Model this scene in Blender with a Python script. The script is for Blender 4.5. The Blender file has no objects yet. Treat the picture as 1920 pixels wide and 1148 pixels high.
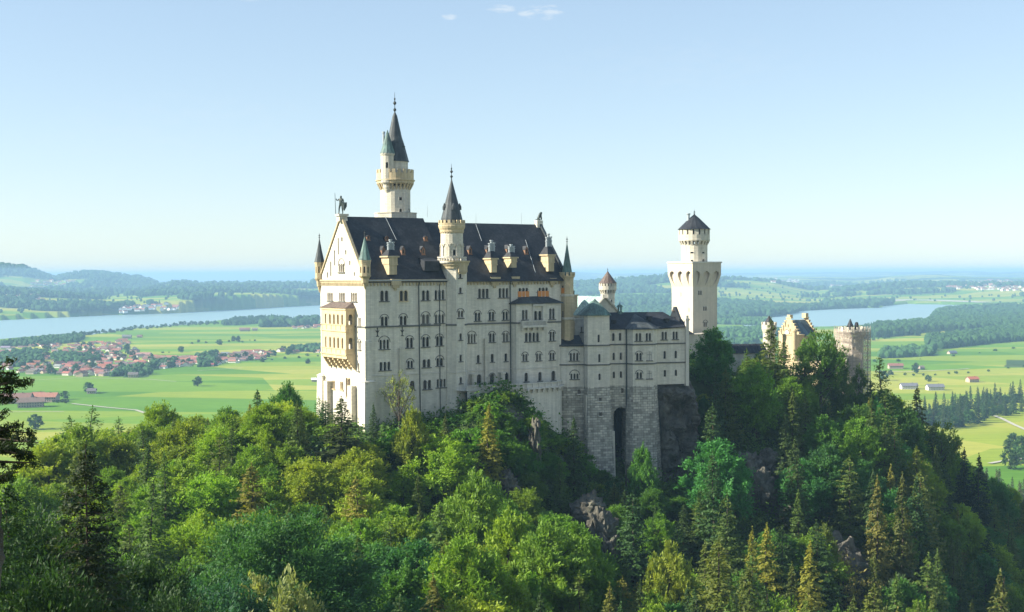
import bpy, bmesh, math, random
import numpy as np
from mathutils import Vector, Matrix, noise as mnoise
from mathutils.geometry import delaunay_2d_cdt
random.seed(7); rng = np.random.default_rng(7)
R = math.radians
sc = bpy.context.scene
COL = sc.collection

# ------------------------------------------------------------------ camera
FPX = 2400.0; PITCH = math.degrees(math.atan((574-512.5)/2400.0)); ROLL = 0.25; EYEY = 512.5
cam_d = bpy.data.cameras.new('camera'); cam = bpy.data.objects.new('camera', cam_d); COL.objects.link(cam)
cam_d.sensor_width = 36.0; cam_d.lens = 36.0*FPX/1920; cam_d.clip_start = 0.5; cam_d.clip_end = 200000
CM = Matrix.Rotation(R(90-PITCH), 3, 'X') @ Matrix.Rotation(R(-ROLL), 3, 'Z')
cam.matrix_world = CM.to_4x4()
sc.camera = cam
sc.render.resolution_x = 1024; sc.render.resolution_y = 612

# ------------------------------------------------------------------ light
HAZE = 9.0e-5
HAZE = 9.0e-5
SUN_EL, SUN_AZ = 31.0, -100.0           # azimuth from +Y, positive towards +X
world = bpy.data.worlds.new('World'); sc.world = world; world.use_nodes = True
wn = world.node_tree; wn.nodes.clear()
sky = wn.nodes.new('ShaderNodeTexSky'); sky.sky_type = 'NISHITA'; sky.sun_disc = False
sky.sun_elevation = R(SUN_EL); sky.sun_rotation = R(SUN_AZ); sky.altitude = 900; sky.air_density = 1.0; sky.dust_density = 0.4; sky.ozone_density = 1.0
bg = wn.nodes.new('ShaderNodeBackground'); bg.inputs[1].default_value = 0.145
wo = wn.nodes.new('ShaderNodeOutputWorld')
wtc = wn.nodes.new('ShaderNodeTexCoord'); skc = sky.outputs[0]
def cloud(az, el, w, h, thr, amt, seed):
    global skc
    d = Vector((math.sin(R(az))*math.cos(R(el)), math.cos(R(az))*math.cos(R(el)), math.sin(R(el)))); sx = Vector((math.cos(R(az)), -math.sin(R(az)), 0)); up = sx.cross(d)
    def dot(v):
        n = wn.nodes.new('ShaderNodeVectorMath'); n.operation = 'DOT_PRODUCT'; n.inputs[1].default_value = v; wn.links.new(wtc.outputs['Generated'], n.inputs[0]); return n.outputs['Value']
    def m(op, a, b=0.0):
        n = wn.nodes.new('ShaderNodeMath'); n.operation = op
        for i, v in enumerate((a, b)):
            if isinstance(v, float): n.inputs[i].default_value = v
            else: wn.links.new(v, n.inputs[i])
        return n.outputs[0]
    X = m('DIVIDE', dot(sx), float(math.tan(R(w)))); Y = m('DIVIDE', dot(up), float(math.tan(R(h)))); r2 = m('ADD', m('MULTIPLY', X, X), m('MULTIPLY', Y, Y)); fall = m('MAXIMUM', m('SUBTRACT', 1.0, r2), 0.0)
    cb_ = wn.nodes.new('ShaderNodeCombineXYZ'); wn.links.new(m('MULTIPLY', X, w*0.9), cb_.inputs[0]); wn.links.new(m('MULTIPLY', Y, h*3.0), cb_.inputs[1]); cb_.inputs[2].default_value = seed
    nz = wn.nodes.new('ShaderNodeTexNoise'); nz.inputs['Scale'].default_value = 1.3; nz.inputs['Detail'].default_value = 6; nz.inputs['Roughness'].default_value = .65; wn.links.new(cb_.outputs[0], nz.inputs[0])
    f = m('MULTIPLY', m('MAXIMUM', m('SUBTRACT', m('MULTIPLY', nz.outputs[0], m('POWER', fall, .5)), thr), 0.0), amt); f = m('MINIMUM', f, .55)
    mx = wn.nodes.new('ShaderNodeMix'); mx.data_type = 'RGBA'; wn.links.new(f, mx.inputs[0]); wn.links.new(skc, mx.inputs[6]); mx.inputs[7].default_value = (5.2, 5.4, 5.5, 1); skc = mx.outputs[2]
cloud(1.35, 11.45, 1.5, .45, .36, 3.5, 1.0); cloud(-2.7, 11.3, .5, .22, .33, 3.0, 4.0); cloud(-.4, 11.6, .9, .25, .35, 2.5, 7.0); cloud(-11.5, 11.9, 1.6, .3, .38, 1.5, 9.0); cloud(8, 9.0, 9, 2.0, .38, .25, 12.0); cloud(-14, 6.0, 10, 2.5, .36, .3, 15.0)
gm = wn.nodes.new('ShaderNodeGamma'); gm.inputs[1].default_value = .585; wn.links.new(skc, gm.inputs[0])
tn_ = wn.nodes.new('ShaderNodeMix'); tn_.data_type = 'RGBA'; tn_.blend_type = 'MULTIPLY'; tn_.inputs[0].default_value = 1.0; wn.links.new(gm.outputs[0], tn_.inputs[6]); tn_.inputs[7].default_value = (.90, .985, 1.05, 1); wn.links.new(tn_.outputs[2], bg.inputs[0]); wn.links.new(bg.outputs[0], wo.inputs[0])
sd = bpy.data.lights.new('sun', 'SUN'); sun = bpy.data.objects.new('sun', sd); COL.objects.link(sun)
sd.energy = 4.8; sd.angle = R(0.5); sd.color = (1.0, 0.93, 0.78)
sdir = Vector((math.sin(R(SUN_AZ))*math.cos(R(SUN_EL)), math.cos(R(SUN_AZ))*math.cos(R(SUN_EL)), math.sin(R(SUN_EL))))
sun.rotation_euler = sdir.to_track_quat('Z', 'Y').to_euler()
sc.view_settings.view_transform = 'Standard'; sc.view_settings.look = 'None'
sc.view_settings.exposure = 1.25; sc.view_settings.gamma = 1.0
sc.cycles.max_bounces = 5; sc.cycles.diffuse_bounces = 2; sc.cycles.glossy_bounces = 2; sc.cycles.transmission_bounces = 3
sc.cycles.volume_bounces = 0; sc.cycles.transparent_max_bounces = 6; sc.cycles.use_denoising = True

# ------------------------------------------------------------------ pixel <-> place (photo pixels, 1920 x 1148)
def ray(px, py):
    return CM @ Vector(((px-960)/FPX, -(py-574)/FPX, -1.0))
def atY(px, py, Y):
    d = ray(px, py); return d*(Y/d.y)
def proj(p):
    q = CM.transposed() @ Vector(p); return (960+FPX*q.x/-q.z, 574-FPX*q.y/-q.z)
def zat(X, Y, py):                       # height above place X,Y seen at picture row py
    lo, hi = -400.0, 400.0
    for _ in range(40):
        m = (lo+hi)/2
        if proj((X, Y, m))[1] > py: lo = m
        else: hi = m
    return (lo+hi)/2
def onplane(px, py, P, n):
    d = ray(px, py); t = Vector(P).dot(n)/d.dot(n); return d*t

# ------------------------------------------------------------------ noise (numpy)
def vnoise(x, y, seed=0):
    x = np.asarray(x, float); y = np.asarray(y, float)
    xi = np.floor(x).astype(np.int64); yi = np.floor(y).astype(np.int64); xf = x-xi; yf = y-yi
    def h(a, b):
        n = (a*374761393+b*668265263+seed*974711+12345) & 0x7fffffff
        n = ((n ^ (n >> 13))*1274126177) & 0x7fffffff
        return ((n ^ (n >> 16)) & 0xffff)/65535.0
    u = xf*xf*(3-2*xf); v = yf*yf*(3-2*yf)
    return (h(xi, yi)*(1-u)+h(xi+1, yi)*u)*(1-v)+(h(xi, yi+1)*(1-u)+h(xi+1, yi+1)*u)*v
def fbm(x, y, o=4, seed=0):
    s = 0; a = 0.5; t = 0
    for k in range(o):
        s = s+a*vnoise(x*2**k, y*2**k, seed+k); t += a; a *= 0.5
    return s/t
def sstep(a, b, x):
    t = np.clip((x-a)/(b-a), 0, 1); return t*t*(3-2*t)

# ------------------------------------------------------------------ materials
def mat(name, col, rough=0.8, spec=0.3):
    m = bpy.data.materials.new(name); m.use_nodes = True
    b = m.node_tree.nodes['Principled BSDF']; b.inputs['Base Color'].default_value = (*col, 1)
    b.inputs['Roughness'].default_value = rough; b.inputs['Specular IOR Level'].default_value = spec
    return m
class NT:
    def __init__(s, m): s.t = m.node_tree; s.b = s.t.nodes.get('Principled BSDF')
    def n(s, ty, **k):
        x = s.t.nodes.new('ShaderNode'+ty)
        for a, v in k.items():
            if a.startswith('i_'): x.inputs[a[2:].replace('_', ' ')].default_value = v
            else: setattr(x, a, v)
        return x
    def l(s, a, b): s.t.links.new(a, b)
    def noise(s, vec, scale, detail=4, rough=0.6):
        x = s.n('TexNoise'); x.inputs['Scale'].default_value = scale; x.inputs['Detail'].default_value = detail; x.inputs['Roughness'].default_value = rough
        if vec: s.l(vec, x.inputs['Vector'])
        return x.outputs['Fac']
    def ramp(s, fac, stops):
        x = s.n('ValToRGB'); e = x.color_ramp.elements
        while len(e) < len(stops): e.new(0.5)
        for i, (p, c) in enumerate(stops): e[i].position = p; e[i].color = (*c, 1) if len(c) == 3 else c
        s.l(fac, x.inputs[0]); return x.outputs[0]
    def mix(s, fac, a, b, mode='MIX'):
        x = s.n('Mix'); x.data_type = 'RGBA'; x.blend_type = mode
        for sock, v in ((x.inputs[0], fac), (x.inputs[6], a), (x.inputs[7], b)):
            if isinstance(v, (int, float)): sock.default_value = v
            elif isinstance(v, tuple): sock.default_value = (*v, 1)
            else: s.l(v, sock)
        return x.outputs[2]
    def math(s, op, a, b=0.0, c=0.0):
        x = s.n('Math'); x.operation = op
        for i, v in enumerate((a, b, c)):
            if isinstance(v, (int, float)): x.inputs[i].default_value = v
            else: s.l(v, x.inputs[i])
        return x.outputs[0]
    def bump(s, h, dist, strength=1.0):
        x = s.n('Bump'); x.inputs['Distance'].default_value = dist; x.inputs['Strength'].default_value = strength
        s.l(h, x.inputs['Height']); s.l(x.outputs[0], s.b.inputs['Normal'])
    def col(s, c): s.l(c, s.b.inputs['Base Color'])

def stone_mat(name, c, bw, bh, contrast, joint, bump, stain=0.35):
    m = mat(name, c, 0.9, 0.2); t = NT(m)
    uv = t.n('UVMap').outputs[0]; tc = t.n('TexCoord').outputs['Object']
    br = t.n('TexBrick'); br.inputs['Scale'].default_value = 1; br.inputs['Brick Width'].default_value = bw; br.inputs['Row Height'].default_value = bh
    br.inputs['Mortar Size'].default_value = joint; br.inputs['Mortar Smooth'].default_value = 0.4; br.inputs['Bias'].default_value = 0.0
    lo = tuple(v*(1-contrast) for v in c); hi = tuple(min(1, v*(1+contrast*0.6)) for v in c)
    br.inputs['Color1'].default_value = (*lo, 1); br.inputs['Color2'].default_value = (*hi, 1); br.inputs['Mortar'].default_value = (*[v*(0.93-0.8*contrast) for v in c], 1)
    t.l(uv, br.inputs['Vector'])
    n1 = t.noise(tc, 0.12, 6, 0.65); n2 = t.noise(tc, 1.3, 5, 0.7)
    mp = t.n('Mapping'); mp.inputs['Scale'].default_value = (1.2, 1.2, 0.06); t.l(tc, mp.inputs[0])
    n3 = t.noise(mp.outputs[0], 1.0, 5, 0.6)
    x = t.mix(1.0, br.outputs['Color'], t.ramp(n1, [(0.3, (0.86, 0.86, 0.86)), (0.7, (1.05, 1.03, 1.0))]), 'MULTIPLY')
    x = t.mix(stain, x, t.ramp(n3, [(0.36, (0.50, 0.50, 0.48)), (0.58, (1.05, 1.05, 1.05))]), 'MULTIPLY')
    x = t.mix(0.4, x, t.ramp(n2, [(0.25, (0.8, 0.8, 0.8)), (0.7, (1.08, 1.07, 1.05))]), 'MULTIPLY')
    t.col(x)
    h = t.math('ADD', t.math('MULTIPLY', br.outputs['Fac'], -1.0), t.math('MULTIPLY', n2, 0.8)); t.bump(h, bump, 0.9)
    return m
M = {}
M['limestone'] = stone_mat('limestone', (0.66, 0.62, 0.52), 1.1, 0.42, 0.10, 0.02, 0.04)
M['limestone_grey'] = stone_mat('limestone_grey', (0.74, 0.70, 0.60), 1.1, 0.42, 0.08, 0.02, 0.04, 0.3)
M['rubble'] = stone_mat('rubble', (0.58, 0.55, 0.47), 1.25, 0.62, 0.40, 0.07, 0.28, 0.45)
M['sandstone'] = stone_mat('sandstone', (0.58, 0.48, 0.31), 0.9, 0.4, 0.08, 0.02, 0.03)
M['ochre'] = stone_mat('ochre', (0.66, 0.53, 0.33), 1.5, 0.6, 0.05, 0.01, 0.02, 0.2)
M['brick'] = stone_mat('brick', (0.42, 0.20, 0.10), 0.5, 0.2, 0.2, 0.02, 0.02)
M['plaster'] = stone_mat('plaster', (0.60, 0.54, 0.44), 2.5, 1.2, 0.02, 0.005, 0.005, 0.2)
def roof_mat(name, c, c2, tile=(0.5, 0.35), streak=0.5):
    m = mat(name, c, 0.6, 0.35); t = NT(m); uv = t.n('UVMap').outputs[0]; tc = t.n('TexCoord').outputs['Object']
    br = t.n('TexBrick'); br.inputs['Scale'].default_value = 1; br.inputs['Brick Width'].default_value = tile[0]; br.inputs['Row Height'].default_value = tile[1]
    br.inputs['Mortar Size'].default_value = 0.02; br.inputs['Color1'].default_value = (0.8, 0.8, 0.8, 1); br.inputs['Color2'].default_value = (1.25, 1.25, 1.25, 1); br.inputs['Mortar'].default_value = (0.6, 0.6, 0.6, 1)
    t.l(uv, br.inputs[0])
    n1 = t.noise(tc, 0.25, 6, 0.7); x = t.mix(t.ramp(n1, [(0.42, (0, 0, 0)), (0.72, (1, 1, 1))]), c, c2)
    x = t.mix(1.0, x, br.outputs['Color'], 'MULTIPLY')
    mp = t.n('Mapping'); mp.inputs['Scale'].default_value = (2.5, 2.5, 0.12); t.l(tc, mp.inputs[0])
    x = t.mix(streak, x, t.ramp(t.noise(mp.outputs[0], 1, 4), [(0.3, (0.6, 0.6, 0.6)), (0.7, (1.5, 1.5, 1.5))]), 'MULTIPLY')
    t.col(x); t.bump(br.outputs['Fac'], 0.03, -0.5 if False else 0.5); return m
M['slate'] = roof_mat('slate', (0.014, 0.017, 0.023), (0.042, 0.046, 0.052), (0.6, 0.5), 0.65)
M['lead'] = roof_mat('lead', (0.035, 0.043, 0.048), (0.075, 0.085, 0.085), (0.6, 6.0), 0.7)
M['copper'] = roof_mat('copper', (0.10, 0.17, 0.15), (0.06, 0.08, 0.08), (0.6, 5.0), 0.9)
M['copper_pale'] = roof_mat('copper_pale', (0.34, 0.46, 0.42), (0.16, 0.24, 0.22), (0.8, 5.0), 0.9)
M['brown_roof'] = roof_mat('brown_roof', (0.10, 0.075, 0.065), (0.16, 0.12, 0.10), (0.5, 0.3), 0.5)
M['blue_roof'] = roof_mat('blue_roof', (0.07, 0.11, 0.13), (0.10, 0.15, 0.17), (0.8, 6.0), 0.5)
M['glass'] = mat('glass', (0.012, 0.014, 0.016), 0.15, 0.5); t = NT(M['glass']); oi = t.n('ObjectInfo'); t.col(t.ramp(oi.outputs['Random'], [(.55, (.010, .012, .014)), (.75, (.03, .032, .034)), (.9, (.07, .065, .055)), (.97, (.16, .15, .13))]))
M['room'] = mat('room', (0.22, 0.10, 0.05), 0.7)
M['iron'] = mat('iron', (0.03, 0.035, 0.035), 0.5)
M['bronze'] = mat('bronze', (0.035, 0.05, 0.045), 0.45)
M['pipe'] = mat('pipe', (0.045, 0.06, 0.065), 0.5)
M['trim'] = stone_mat('trim', (0.66, 0.63, 0.56), 1.0, 0.5, 0.03, 0.01, 0.01, 0.2)
M['course'] = mat('course', (0.13, 0.13, 0.12), 0.9)
M['board'] = mat('board', (0.62, 0.24, 0.06), 0.7)
M['dormer'] = mat('dormer', (0.22, 0.125, 0.08), 0.8)
M['zinc'] = mat('zinc', (0.32, 0.36, 0.38), 0.45)
M['steel'] = mat('steel', (0.35, 0.33, 0.30), 0.5)
M['net'] = mat('net', (0.50, 0.40, 0.33), 0.9)

# ------------------------------------------------------------------ mesh builder
class MB:
    def __init__(s): s.v = []; s.f = []; s.m = []
    def face(s, pts, m=0):
        i = len(s.v); s.v.extend([tuple(p) for p in pts]); s.f.append(tuple(range(i, i+len(pts)))); s.m.append(m)
    def mesh(s, vs, fs, m=0):
        i = len(s.v); s.v.extend([tuple(p) for p in vs]); s.f.extend([tuple(i+k for k in f) for f in fs]); s.m.extend([m]*len(fs))
    def prism(s, poly, z0, z1, m=0, top=1.0, cen=None, cap=True, bot=True):
        n = len(poly)
        if cen is None: cen = (sum(p[0] for p in poly)/n, sum(p[1] for p in poly)/n)
        a = [(p[0], p[1], z0) for p in poly]; b = [(cen[0]+(p[0]-cen[0])*top, cen[1]+(p[1]-cen[1])*top, z1) for p in poly]
        fs = [(i, (i+1) % n, n+(i+1) % n, n+i) for i in range(n)]
        if cap: fs.append(tuple(range(n, 2*n)))
        if bot: fs.append(tuple(range(n-1, -1, -1)))
        s.mesh(a+b, fs, m)
    def lathe(s, c, prof, n=24, m=0, rot=0.0):      # prof: (r,z) bottom to top
        vs = []; fs = []
        for r, z in prof:
            for k in range(n):
                a = rot+2*math.pi*k/n; vs.append((c[0]+r*math.cos(a), c[1]+r*math.sin(a), z))
        for i in range(len(prof)-1):
            for k in range(n):
                q = (k+1) % n; fs.append((i*n+k, i*n+q, (i+1)*n+q, (i+1)*n+k))
        s.mesh(vs, fs, m)
    def tube(s, p, q, r, n=6, r2=None, m=0):
        p = Vector(p); q = Vector(q); r2 = r if r2 is None else r2
        d = (q-p).normalized(); a = d.orthogonal().normalized(); b = d.cross(a)
        vs = [p+(a*math.cos(t)+b*math.sin(t))*r for t in [2*math.pi*k/n for k in range(n)]]+[q+(a*math.cos(t)+b*math.sin(t))*r2 for t in [2*math.pi*k/n for k in range(n)]]
        s.mesh(vs, [(k, (k+1) % n, n+(k+1) % n, n+k) for k in range(n)]+[tuple(range(n-1, -1, -1)), tuple(range(n, 2*n))], m)
    def build(s, name, mats, parent=None, smooth=False):
        if not s.v: return None
        if not isinstance(mats, (list, tuple)): mats = [mats]
        o0 = parent.matrix_basis.translation if parent is not None else Vector((0, 0, 0))
        if parent is not None and parent.parent is not None: o0 = o0+parent.parent.matrix_basis.translation
        me = bpy.data.meshes.new(name)
        V = np.array(s.v, float)-np.array(o0); me.from_pydata(V.tolist(), [], s.f)
        for x in mats: me.materials.append(x)
        if len(mats) > 1: me.polygons.foreach_set('material_index', s.m)
        set_uv(me, np.array(o0)); me.validate(); me.update()
        if smooth: me.polygons.foreach_set('use_smooth', [True]*len(me.polygons))
        o = bpy.data.objects.new(name, me); COL.objects.link(o)
        if parent is not None: o.parent = parent
        return o
def _split(s, name, mats, parent=None, tol=.03):
    n = len(s.v); par = list(range(n))
    def find(i):
        while par[i] != i: par[i] = par[par[i]]; i = par[i]
        return i
    for f in s.f:
        for j in f[1:]: par[find(j)] = find(f[0])
    isl = {}
    for i in range(n): isl.setdefault(find(i), []).append(i)
    B = []
    for r_, vs in isl.items(): P = np.array([s.v[i] for i in vs]); B.append([{r_}, P.min(0)-tol, P.max(0)+tol])
    ch = True
    while ch:
        ch = False; i = 0
        while i < len(B):
            j = i+1
            while j < len(B):
                if (B[i][1] <= B[j][2]).all() and (B[j][1] <= B[i][2]).all(): B[i] = [B[i][0] | B[j][0], np.minimum(B[i][1], B[j][1]), np.maximum(B[i][2], B[j][2])]; B.pop(j); ch = True
                else: j += 1
            i += 1
    out = []
    for roots, _, _ in B:
        k = MB(); mp_ = {}
        for f, m in zip(s.f, s.m):
            if find(f[0]) in roots:
                for i in f:
                    if i not in mp_: mp_[i] = len(k.v); k.v.append(s.v[i])
                k.f.append(tuple(mp_[i] for i in f)); k.m.append(m)
        out.append(k.build(name, mats, parent))
    return out
MB.build_split = _split
def set_uv(me, o0):
    n = len(me.polygons); N = np.empty(n*3, 'f'); me.polygons.foreach_get('normal', N); N = N.reshape(-1, 3)
    L = np.empty(n, 'i'); me.polygons.foreach_get('loop_total', L)
    vi = np.empty(len(me.loops), 'i'); me.loops.foreach_get('vertex_index', vi)
    co = np.empty(len(me.vertices)*3, 'f'); me.vertices.foreach_get('co', co); co = co.reshape(-1, 3)+o0
    NL = np.repeat(N, L, axis=0); P = co[vi]
    h = np.hypot(NL[:, 0], NL[:, 1]); flat = h < 0.15; hh = np.where(h < 1e-6, 1, h)
    u = (-NL[:, 1]*P[:, 0]+NL[:, 0]*P[:, 1])/hh; v = P[:, 2]/np.clip(hh, 0.3, 1)
    u = np.where(flat, P[:, 0], u); v = np.where(flat, P[:, 1], v)
    uvl = me.uv_layers.new(name='UVMap'); uvl.data.foreach_set('uv', np.stack([u, v], 1).ravel().astype('f'))

def thing(name, label, cat, loc=(0, 0, 0), group=None):
    o = bpy.data.objects.new(name, None); COL.objects.link(o); o.location = loc; o.empty_display_size = 0.5
    o['label'] = label; o['category'] = cat
    if group: o['group'] = group
    return o
def sub(o): return o
def tag(o, label, cat, group=None):
    o['label'] = label; o['category'] = cat
    if group: o['group'] = group
    return o
def struct(o, kind='structure'): o['kind'] = kind; return o

# ------------------------------------------------------------------ facade: a vertical wall plane with real openings
class Fac:
    def __init__(s, P, d):
        s.P = Vector((P[0], P[1], 0)); s.d = Vector((d[0], d[1], 0)).normalized(); s.n = Vector((s.d.y, -s.d.x, 0)); s.holes = []
    def px(s, x, y):
        q = onplane(x, y, s.P, s.n); return ((q-s.P).dot(s.d), q.z)
    def W(s, a, z, out=0.0):
        p = s.P+s.d*a+s.n*out; return (p.x, p.y, z)
    def box(s, mb, a0, a1, z0, z1, o0, o1, m=0):
        vs = [s.W(a, z, o) for o in (o1, o0) for a, z in ((a0, z0), (a1, z0), (a1, z1), (a0, z1))]
        mb.mesh(vs, [(0, 1, 2, 3), (5, 4, 7, 6), (1, 5, 6, 2), (4, 0, 3, 7), (3, 2, 6, 7), (4, 5, 1, 0)], m)
    def wall(s, mb, outline, depth=0.5, m=0):
        vs = [Vector(p) for p in outline]; n0 = len(vs); ed = [(i, (i+1) % n0) for i in range(n0)]
        for h in s.holes:
            i0 = len(vs); vs += [Vector(p) for p in h]; k = len(h); ed += [(i0+i, i0+(i+1) % k) for i in range(k)]
        V, E, F, *_ = delaunay_2d_cdt(vs, ed, [], 1, 1e-4)
        def inside(p, poly):
            c = False; j = len(poly)-1
            for i in range(len(poly)):
                a, b = poly[i], poly[j]
                if (a[1] > p[1]) != (b[1] > p[1]) and p[0] < (b[0]-a[0])*(p[1]-a[1])/(b[1]-a[1])+a[0]: c = not c
                j = i
            return c
        keep = []
        for f in F:
            c = (sum(V[i][0] for i in f)/len(f), sum(V[i][1] for i in f)/len(f))
            if inside(c, outline) and not any(inside(c, h) for h in s.holes): keep.append(f)
        fs = []
        for f in keep:
            ar = sum(V[f[i]][0]*V[f[(i+1) % 3]][1]-V[f[(i+1) % 3]][0]*V[f[i]][1] for i in range(3)) if len(f) == 3 else 1
            fs.append(tuple(f) if ar > 0 else tuple(reversed(f)))
        mb.mesh([s.W(v[0], v[1]) for v in V], fs, m)
        for h in s.holes:
            k = len(h)
            for i in range(k):
                a, b = h[i], h[(i+1) % k]
                mb.face([s.W(*a), s.W(*a, -depth), s.W(*b, -depth), s.W(*b)], m)
def arch_poly(a0, a1, z0, z1, seg=6, round_=True):
    if not round_: return [(a0, z0), (a1, z0), (a1, z1), (a0, z1)]
    r = (a1-a0)/2; c = (a0+a1)/2; zs = max(z1-r, z0+0.05)
    return [(a0, z0), (a1, z0)]+[(c+r*math.cos(t), zs+(z1-zs)*math.sin(t)) for t in [math.pi*k/seg for k in range(seg+1)]]
def window(fac, root, x, yt, yb, w, n=1, arch=0, frame='trim', pane='glass', name='window', rnd=True, sill=True, depth=0.45, boxed=None):
    """x: picture column of its middle, yt/yb: top and foot of its lights, w: width of all its lights"""
    a0, _ = fac.px(x-w/2, yb); a1, _ = fac.px(x+w/2, yb); _, z0 = fac.px(x, yb); _, z1 = fac.px(x, yt)
    return window_at(fac, root, a0, a1, z0, z1, n, arch, frame, pane, name, rnd, sill, depth, boxed)
def window_at(fac, root, a0, a1, z0, z1, n=1, arch=0, frame='trim', pane='glass', name='window', rnd=True, sill=True, depth=0.45, boxed=None):
    W_ = a1-a0; gap = 0.0 if n == 1 else min(0.30, W_*0.14); lw = (W_-gap*(n-1))/n
    fr = MB(); pn = MB(); t = 0.14
    for k in range(n):
        b0 = a0+k*(lw+gap); b1 = b0+lw; h = arch_poly(b0, b1, z0, z1, 6, rnd); fac.holes.append(h)
        o = arch_poly(b0-t, b1+t, z0, z1+t, 6, rnd); kk = len(h)
        if not rnd: o = [(b0-t, z0), (b1+t, z0), (b1+t, z1+t), (b0-t, z1+t)]
        for i in range(1, kk):
            j = (i+1) % kk
            fr.face([fac.W(*h[i], .05), fac.W(*o[i], .05), fac.W(*o[j], .05), fac.W(*h[j], .05)])
            fr.face([fac.W(*o[i], .05), fac.W(*o[i], -.02), fac.W(*o[j], -.02), fac.W(*o[j], .05)])
            fr.face([fac.W(*h[j], .05), fac.W(*h[j], -.02), fac.W(*h[i], -.02), fac.W(*h[i], .05)])
        pn.face([fac.W(b0-.05, z0-.05, -depth+.03), fac.W(b1+.05, z0-.05, -depth+.03), fac.W(b1+.05, z1+.05, -depth+.03), fac.W(b0-.05, z1+.05, -depth+.03)])
        # slim glazing cross
        if lw > 0.5:
            c = (b0+b1)/2; fac.box(pn, c-.035, c+.035, z0, z1, -depth+.04, -depth+.10, 1); zz = z0+(z1-z0)*.62; fac.box(pn, b0, b1, zz-.035, zz+.035, -depth+.04, -depth+.095, 1)
    for k in range(1, n):                                   # slender columns between the lights
        c = a0+k*(lw+gap)-gap/2; q = fac.W(c, 0, .02); rr = max(0.06, gap*.42)
        fr.lathe((q[0], q[1]), [(rr*1.6, z0), (rr*1.6, z0+.15), (rr, z0+.2), (rr*.9, z1-lw/2-.25), (rr*1.8, z1-lw/2), (rr*1.8, z1-lw/2+.08)], 8)
    if sill: fac.box(fr, a0-.3, a1+.3, z0-.22, z0-.003, -.02, .28, 1)
    if arch:
        c = (a0+a1)/2; r = W_/2+0.35; zc = z1-0.55*W_ if arch == 1 else z1-.25*W_
        zc = min(z1-0.15, z0+(z1-z0)*0.75); pts = [(math.cos(math.pi*k/12), math.sin(math.pi*k/12)) for k in range(13)]
        for i in range(12):
            (c0, s0), (c1, s1) = pts[i], pts[i+1]
            q = [fac.W(c+c0*(r-.16), zc+s0*(r-.16)*.95, .1), fac.W(c+c0*r, zc+s0*r*.95, .1), fac.W(c+c1*r, zc+s1*r*.95, .1), fac.W(c+c1*(r-.16), zc+s1*(r-.16)*.95, .1)]
            b = [fac.W(c+c0*(r-.16), zc+s0*(r-.16)*.95, -.02), fac.W(c+c0*r, zc+s0*r*.95, -.02), fac.W(c+c1*r, zc+s1*r*.95, -.02), fac.W(c+c1*(r-.16), zc+s1*(r-.16)*.95, -.02)]
            fr.mesh(q+b, [(0, 1, 2, 3), (1, 5, 6, 2), (3, 7, 4, 0)], 1)
    if boxed:                                              # lower part closed with boards
        zb = z0+(z1-z0)*.62; fac.box(fr, a0-.25, a1+.25, z0, zb, .03, .12, 2)
    o = fr.build(name, [M[frame], M['course'] if frame == 'trim' else M[frame], M['board']], root)
    pn.build('pane', [M[pane], M['pipe']], o)
    return o
def ngon(c, r, n, rot=0.0): return [(c[0]+r*math.cos(rot+2*math.pi*k/n), c[1]+r*math.sin(rot+2*math.pi*k/n)) for k in range(n)]
def facing(c, n, rot, r, px):                              # index of the facet of a round tower seen at picture column px
    P = ngon(c, r, n, rot); best = None
    for i in range(n):
        a, b = P[i], P[(i+1) % n]; m = ((a[0]+b[0])/2, (a[1]+b[1])/2); nx, ny = m[0]-c[0], m[1]-c[1]
        if nx*m[0]+ny*m[1] < 0:
            d = abs(proj((m[0], m[1], 0))[0]-px)
            if best is None or d < best[0]: best = (d, i)
    return best[1]
def round_tower(mb, root, c, r, z0, z1, n=20, rot=0.0, wins=(), m=0, frame='trim', depth=.4):
    """wins: (picture column, yt, yb, width in metres)"""
    P = ngon(c, r, n, rot); by = {}
    for w in wins: by.setdefault(facing(c, n, rot, r, w[0]), []).append(w)
    for i in range(n):
        a, b = P[i], P[(i+1) % n]; f = Fac(a, (b[0]-a[0], b[1]-a[1])); L = math.dist(a, b)
        for w in by.get(i, ()):
            mid = ((a[0]+b[0])/2, (a[1]+b[1])/2); zt = zat(*mid, w[1]); zb = zat(*mid, w[2]); ww = min(w[3], L*.8)
            window_at(f, root, L/2-ww/2, L/2+ww/2, zb, zt, 1, 0, frame, sill=False, rnd=(len(w) < 5), depth=depth)
        f.wall(mb, [(0, z0), (L, z0), (L, z1), (0, z1)], depth, m)
def crenels(mb, c, r, z, h, n, t=.35, m=0, rot=0.0, fill=.6):
    for k in range(n):
        a0 = rot+2*math.pi*(k-fill/2)/n; a1 = rot+2*math.pi*(k+fill/2)/n
        P = [(c[0]+R_*math.cos(a), c[1]+R_*math.sin(a)) for R_, a in ((r, a0), (r, a1), (r-t, a1), (r-t, a0))]
        mb.prism(P, z, z+h, m)
def corbels(mb, c, r0, r1, z0, z1, n, m=0, rot=0.0, fill=.38):
    for k in range(n):
        a = rot+2*math.pi*k/n; w = fill*math.pi/n
        vs = []
        for z, ro in ((z0, r0+.08), ((z0+z1)/2, r0+(r1-r0)*.55), (z1, r1)):
            for aa, rr in ((a-w, r0-.2), (a-w, ro), (a+w, ro), (a+w, r0-.2)): vs.append((c[0]+rr*math.cos(aa), c[1]+rr*math.sin(aa), z))
        fs = [(0, 1, 2, 3)]
        for L in (0, 4): fs += [(L, L+1, L+5, L+4), (L+1, L+2, L+6, L+5), (L+2, L+3, L+7, L+6)]
        mb.mesh(vs, fs, m)
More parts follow.
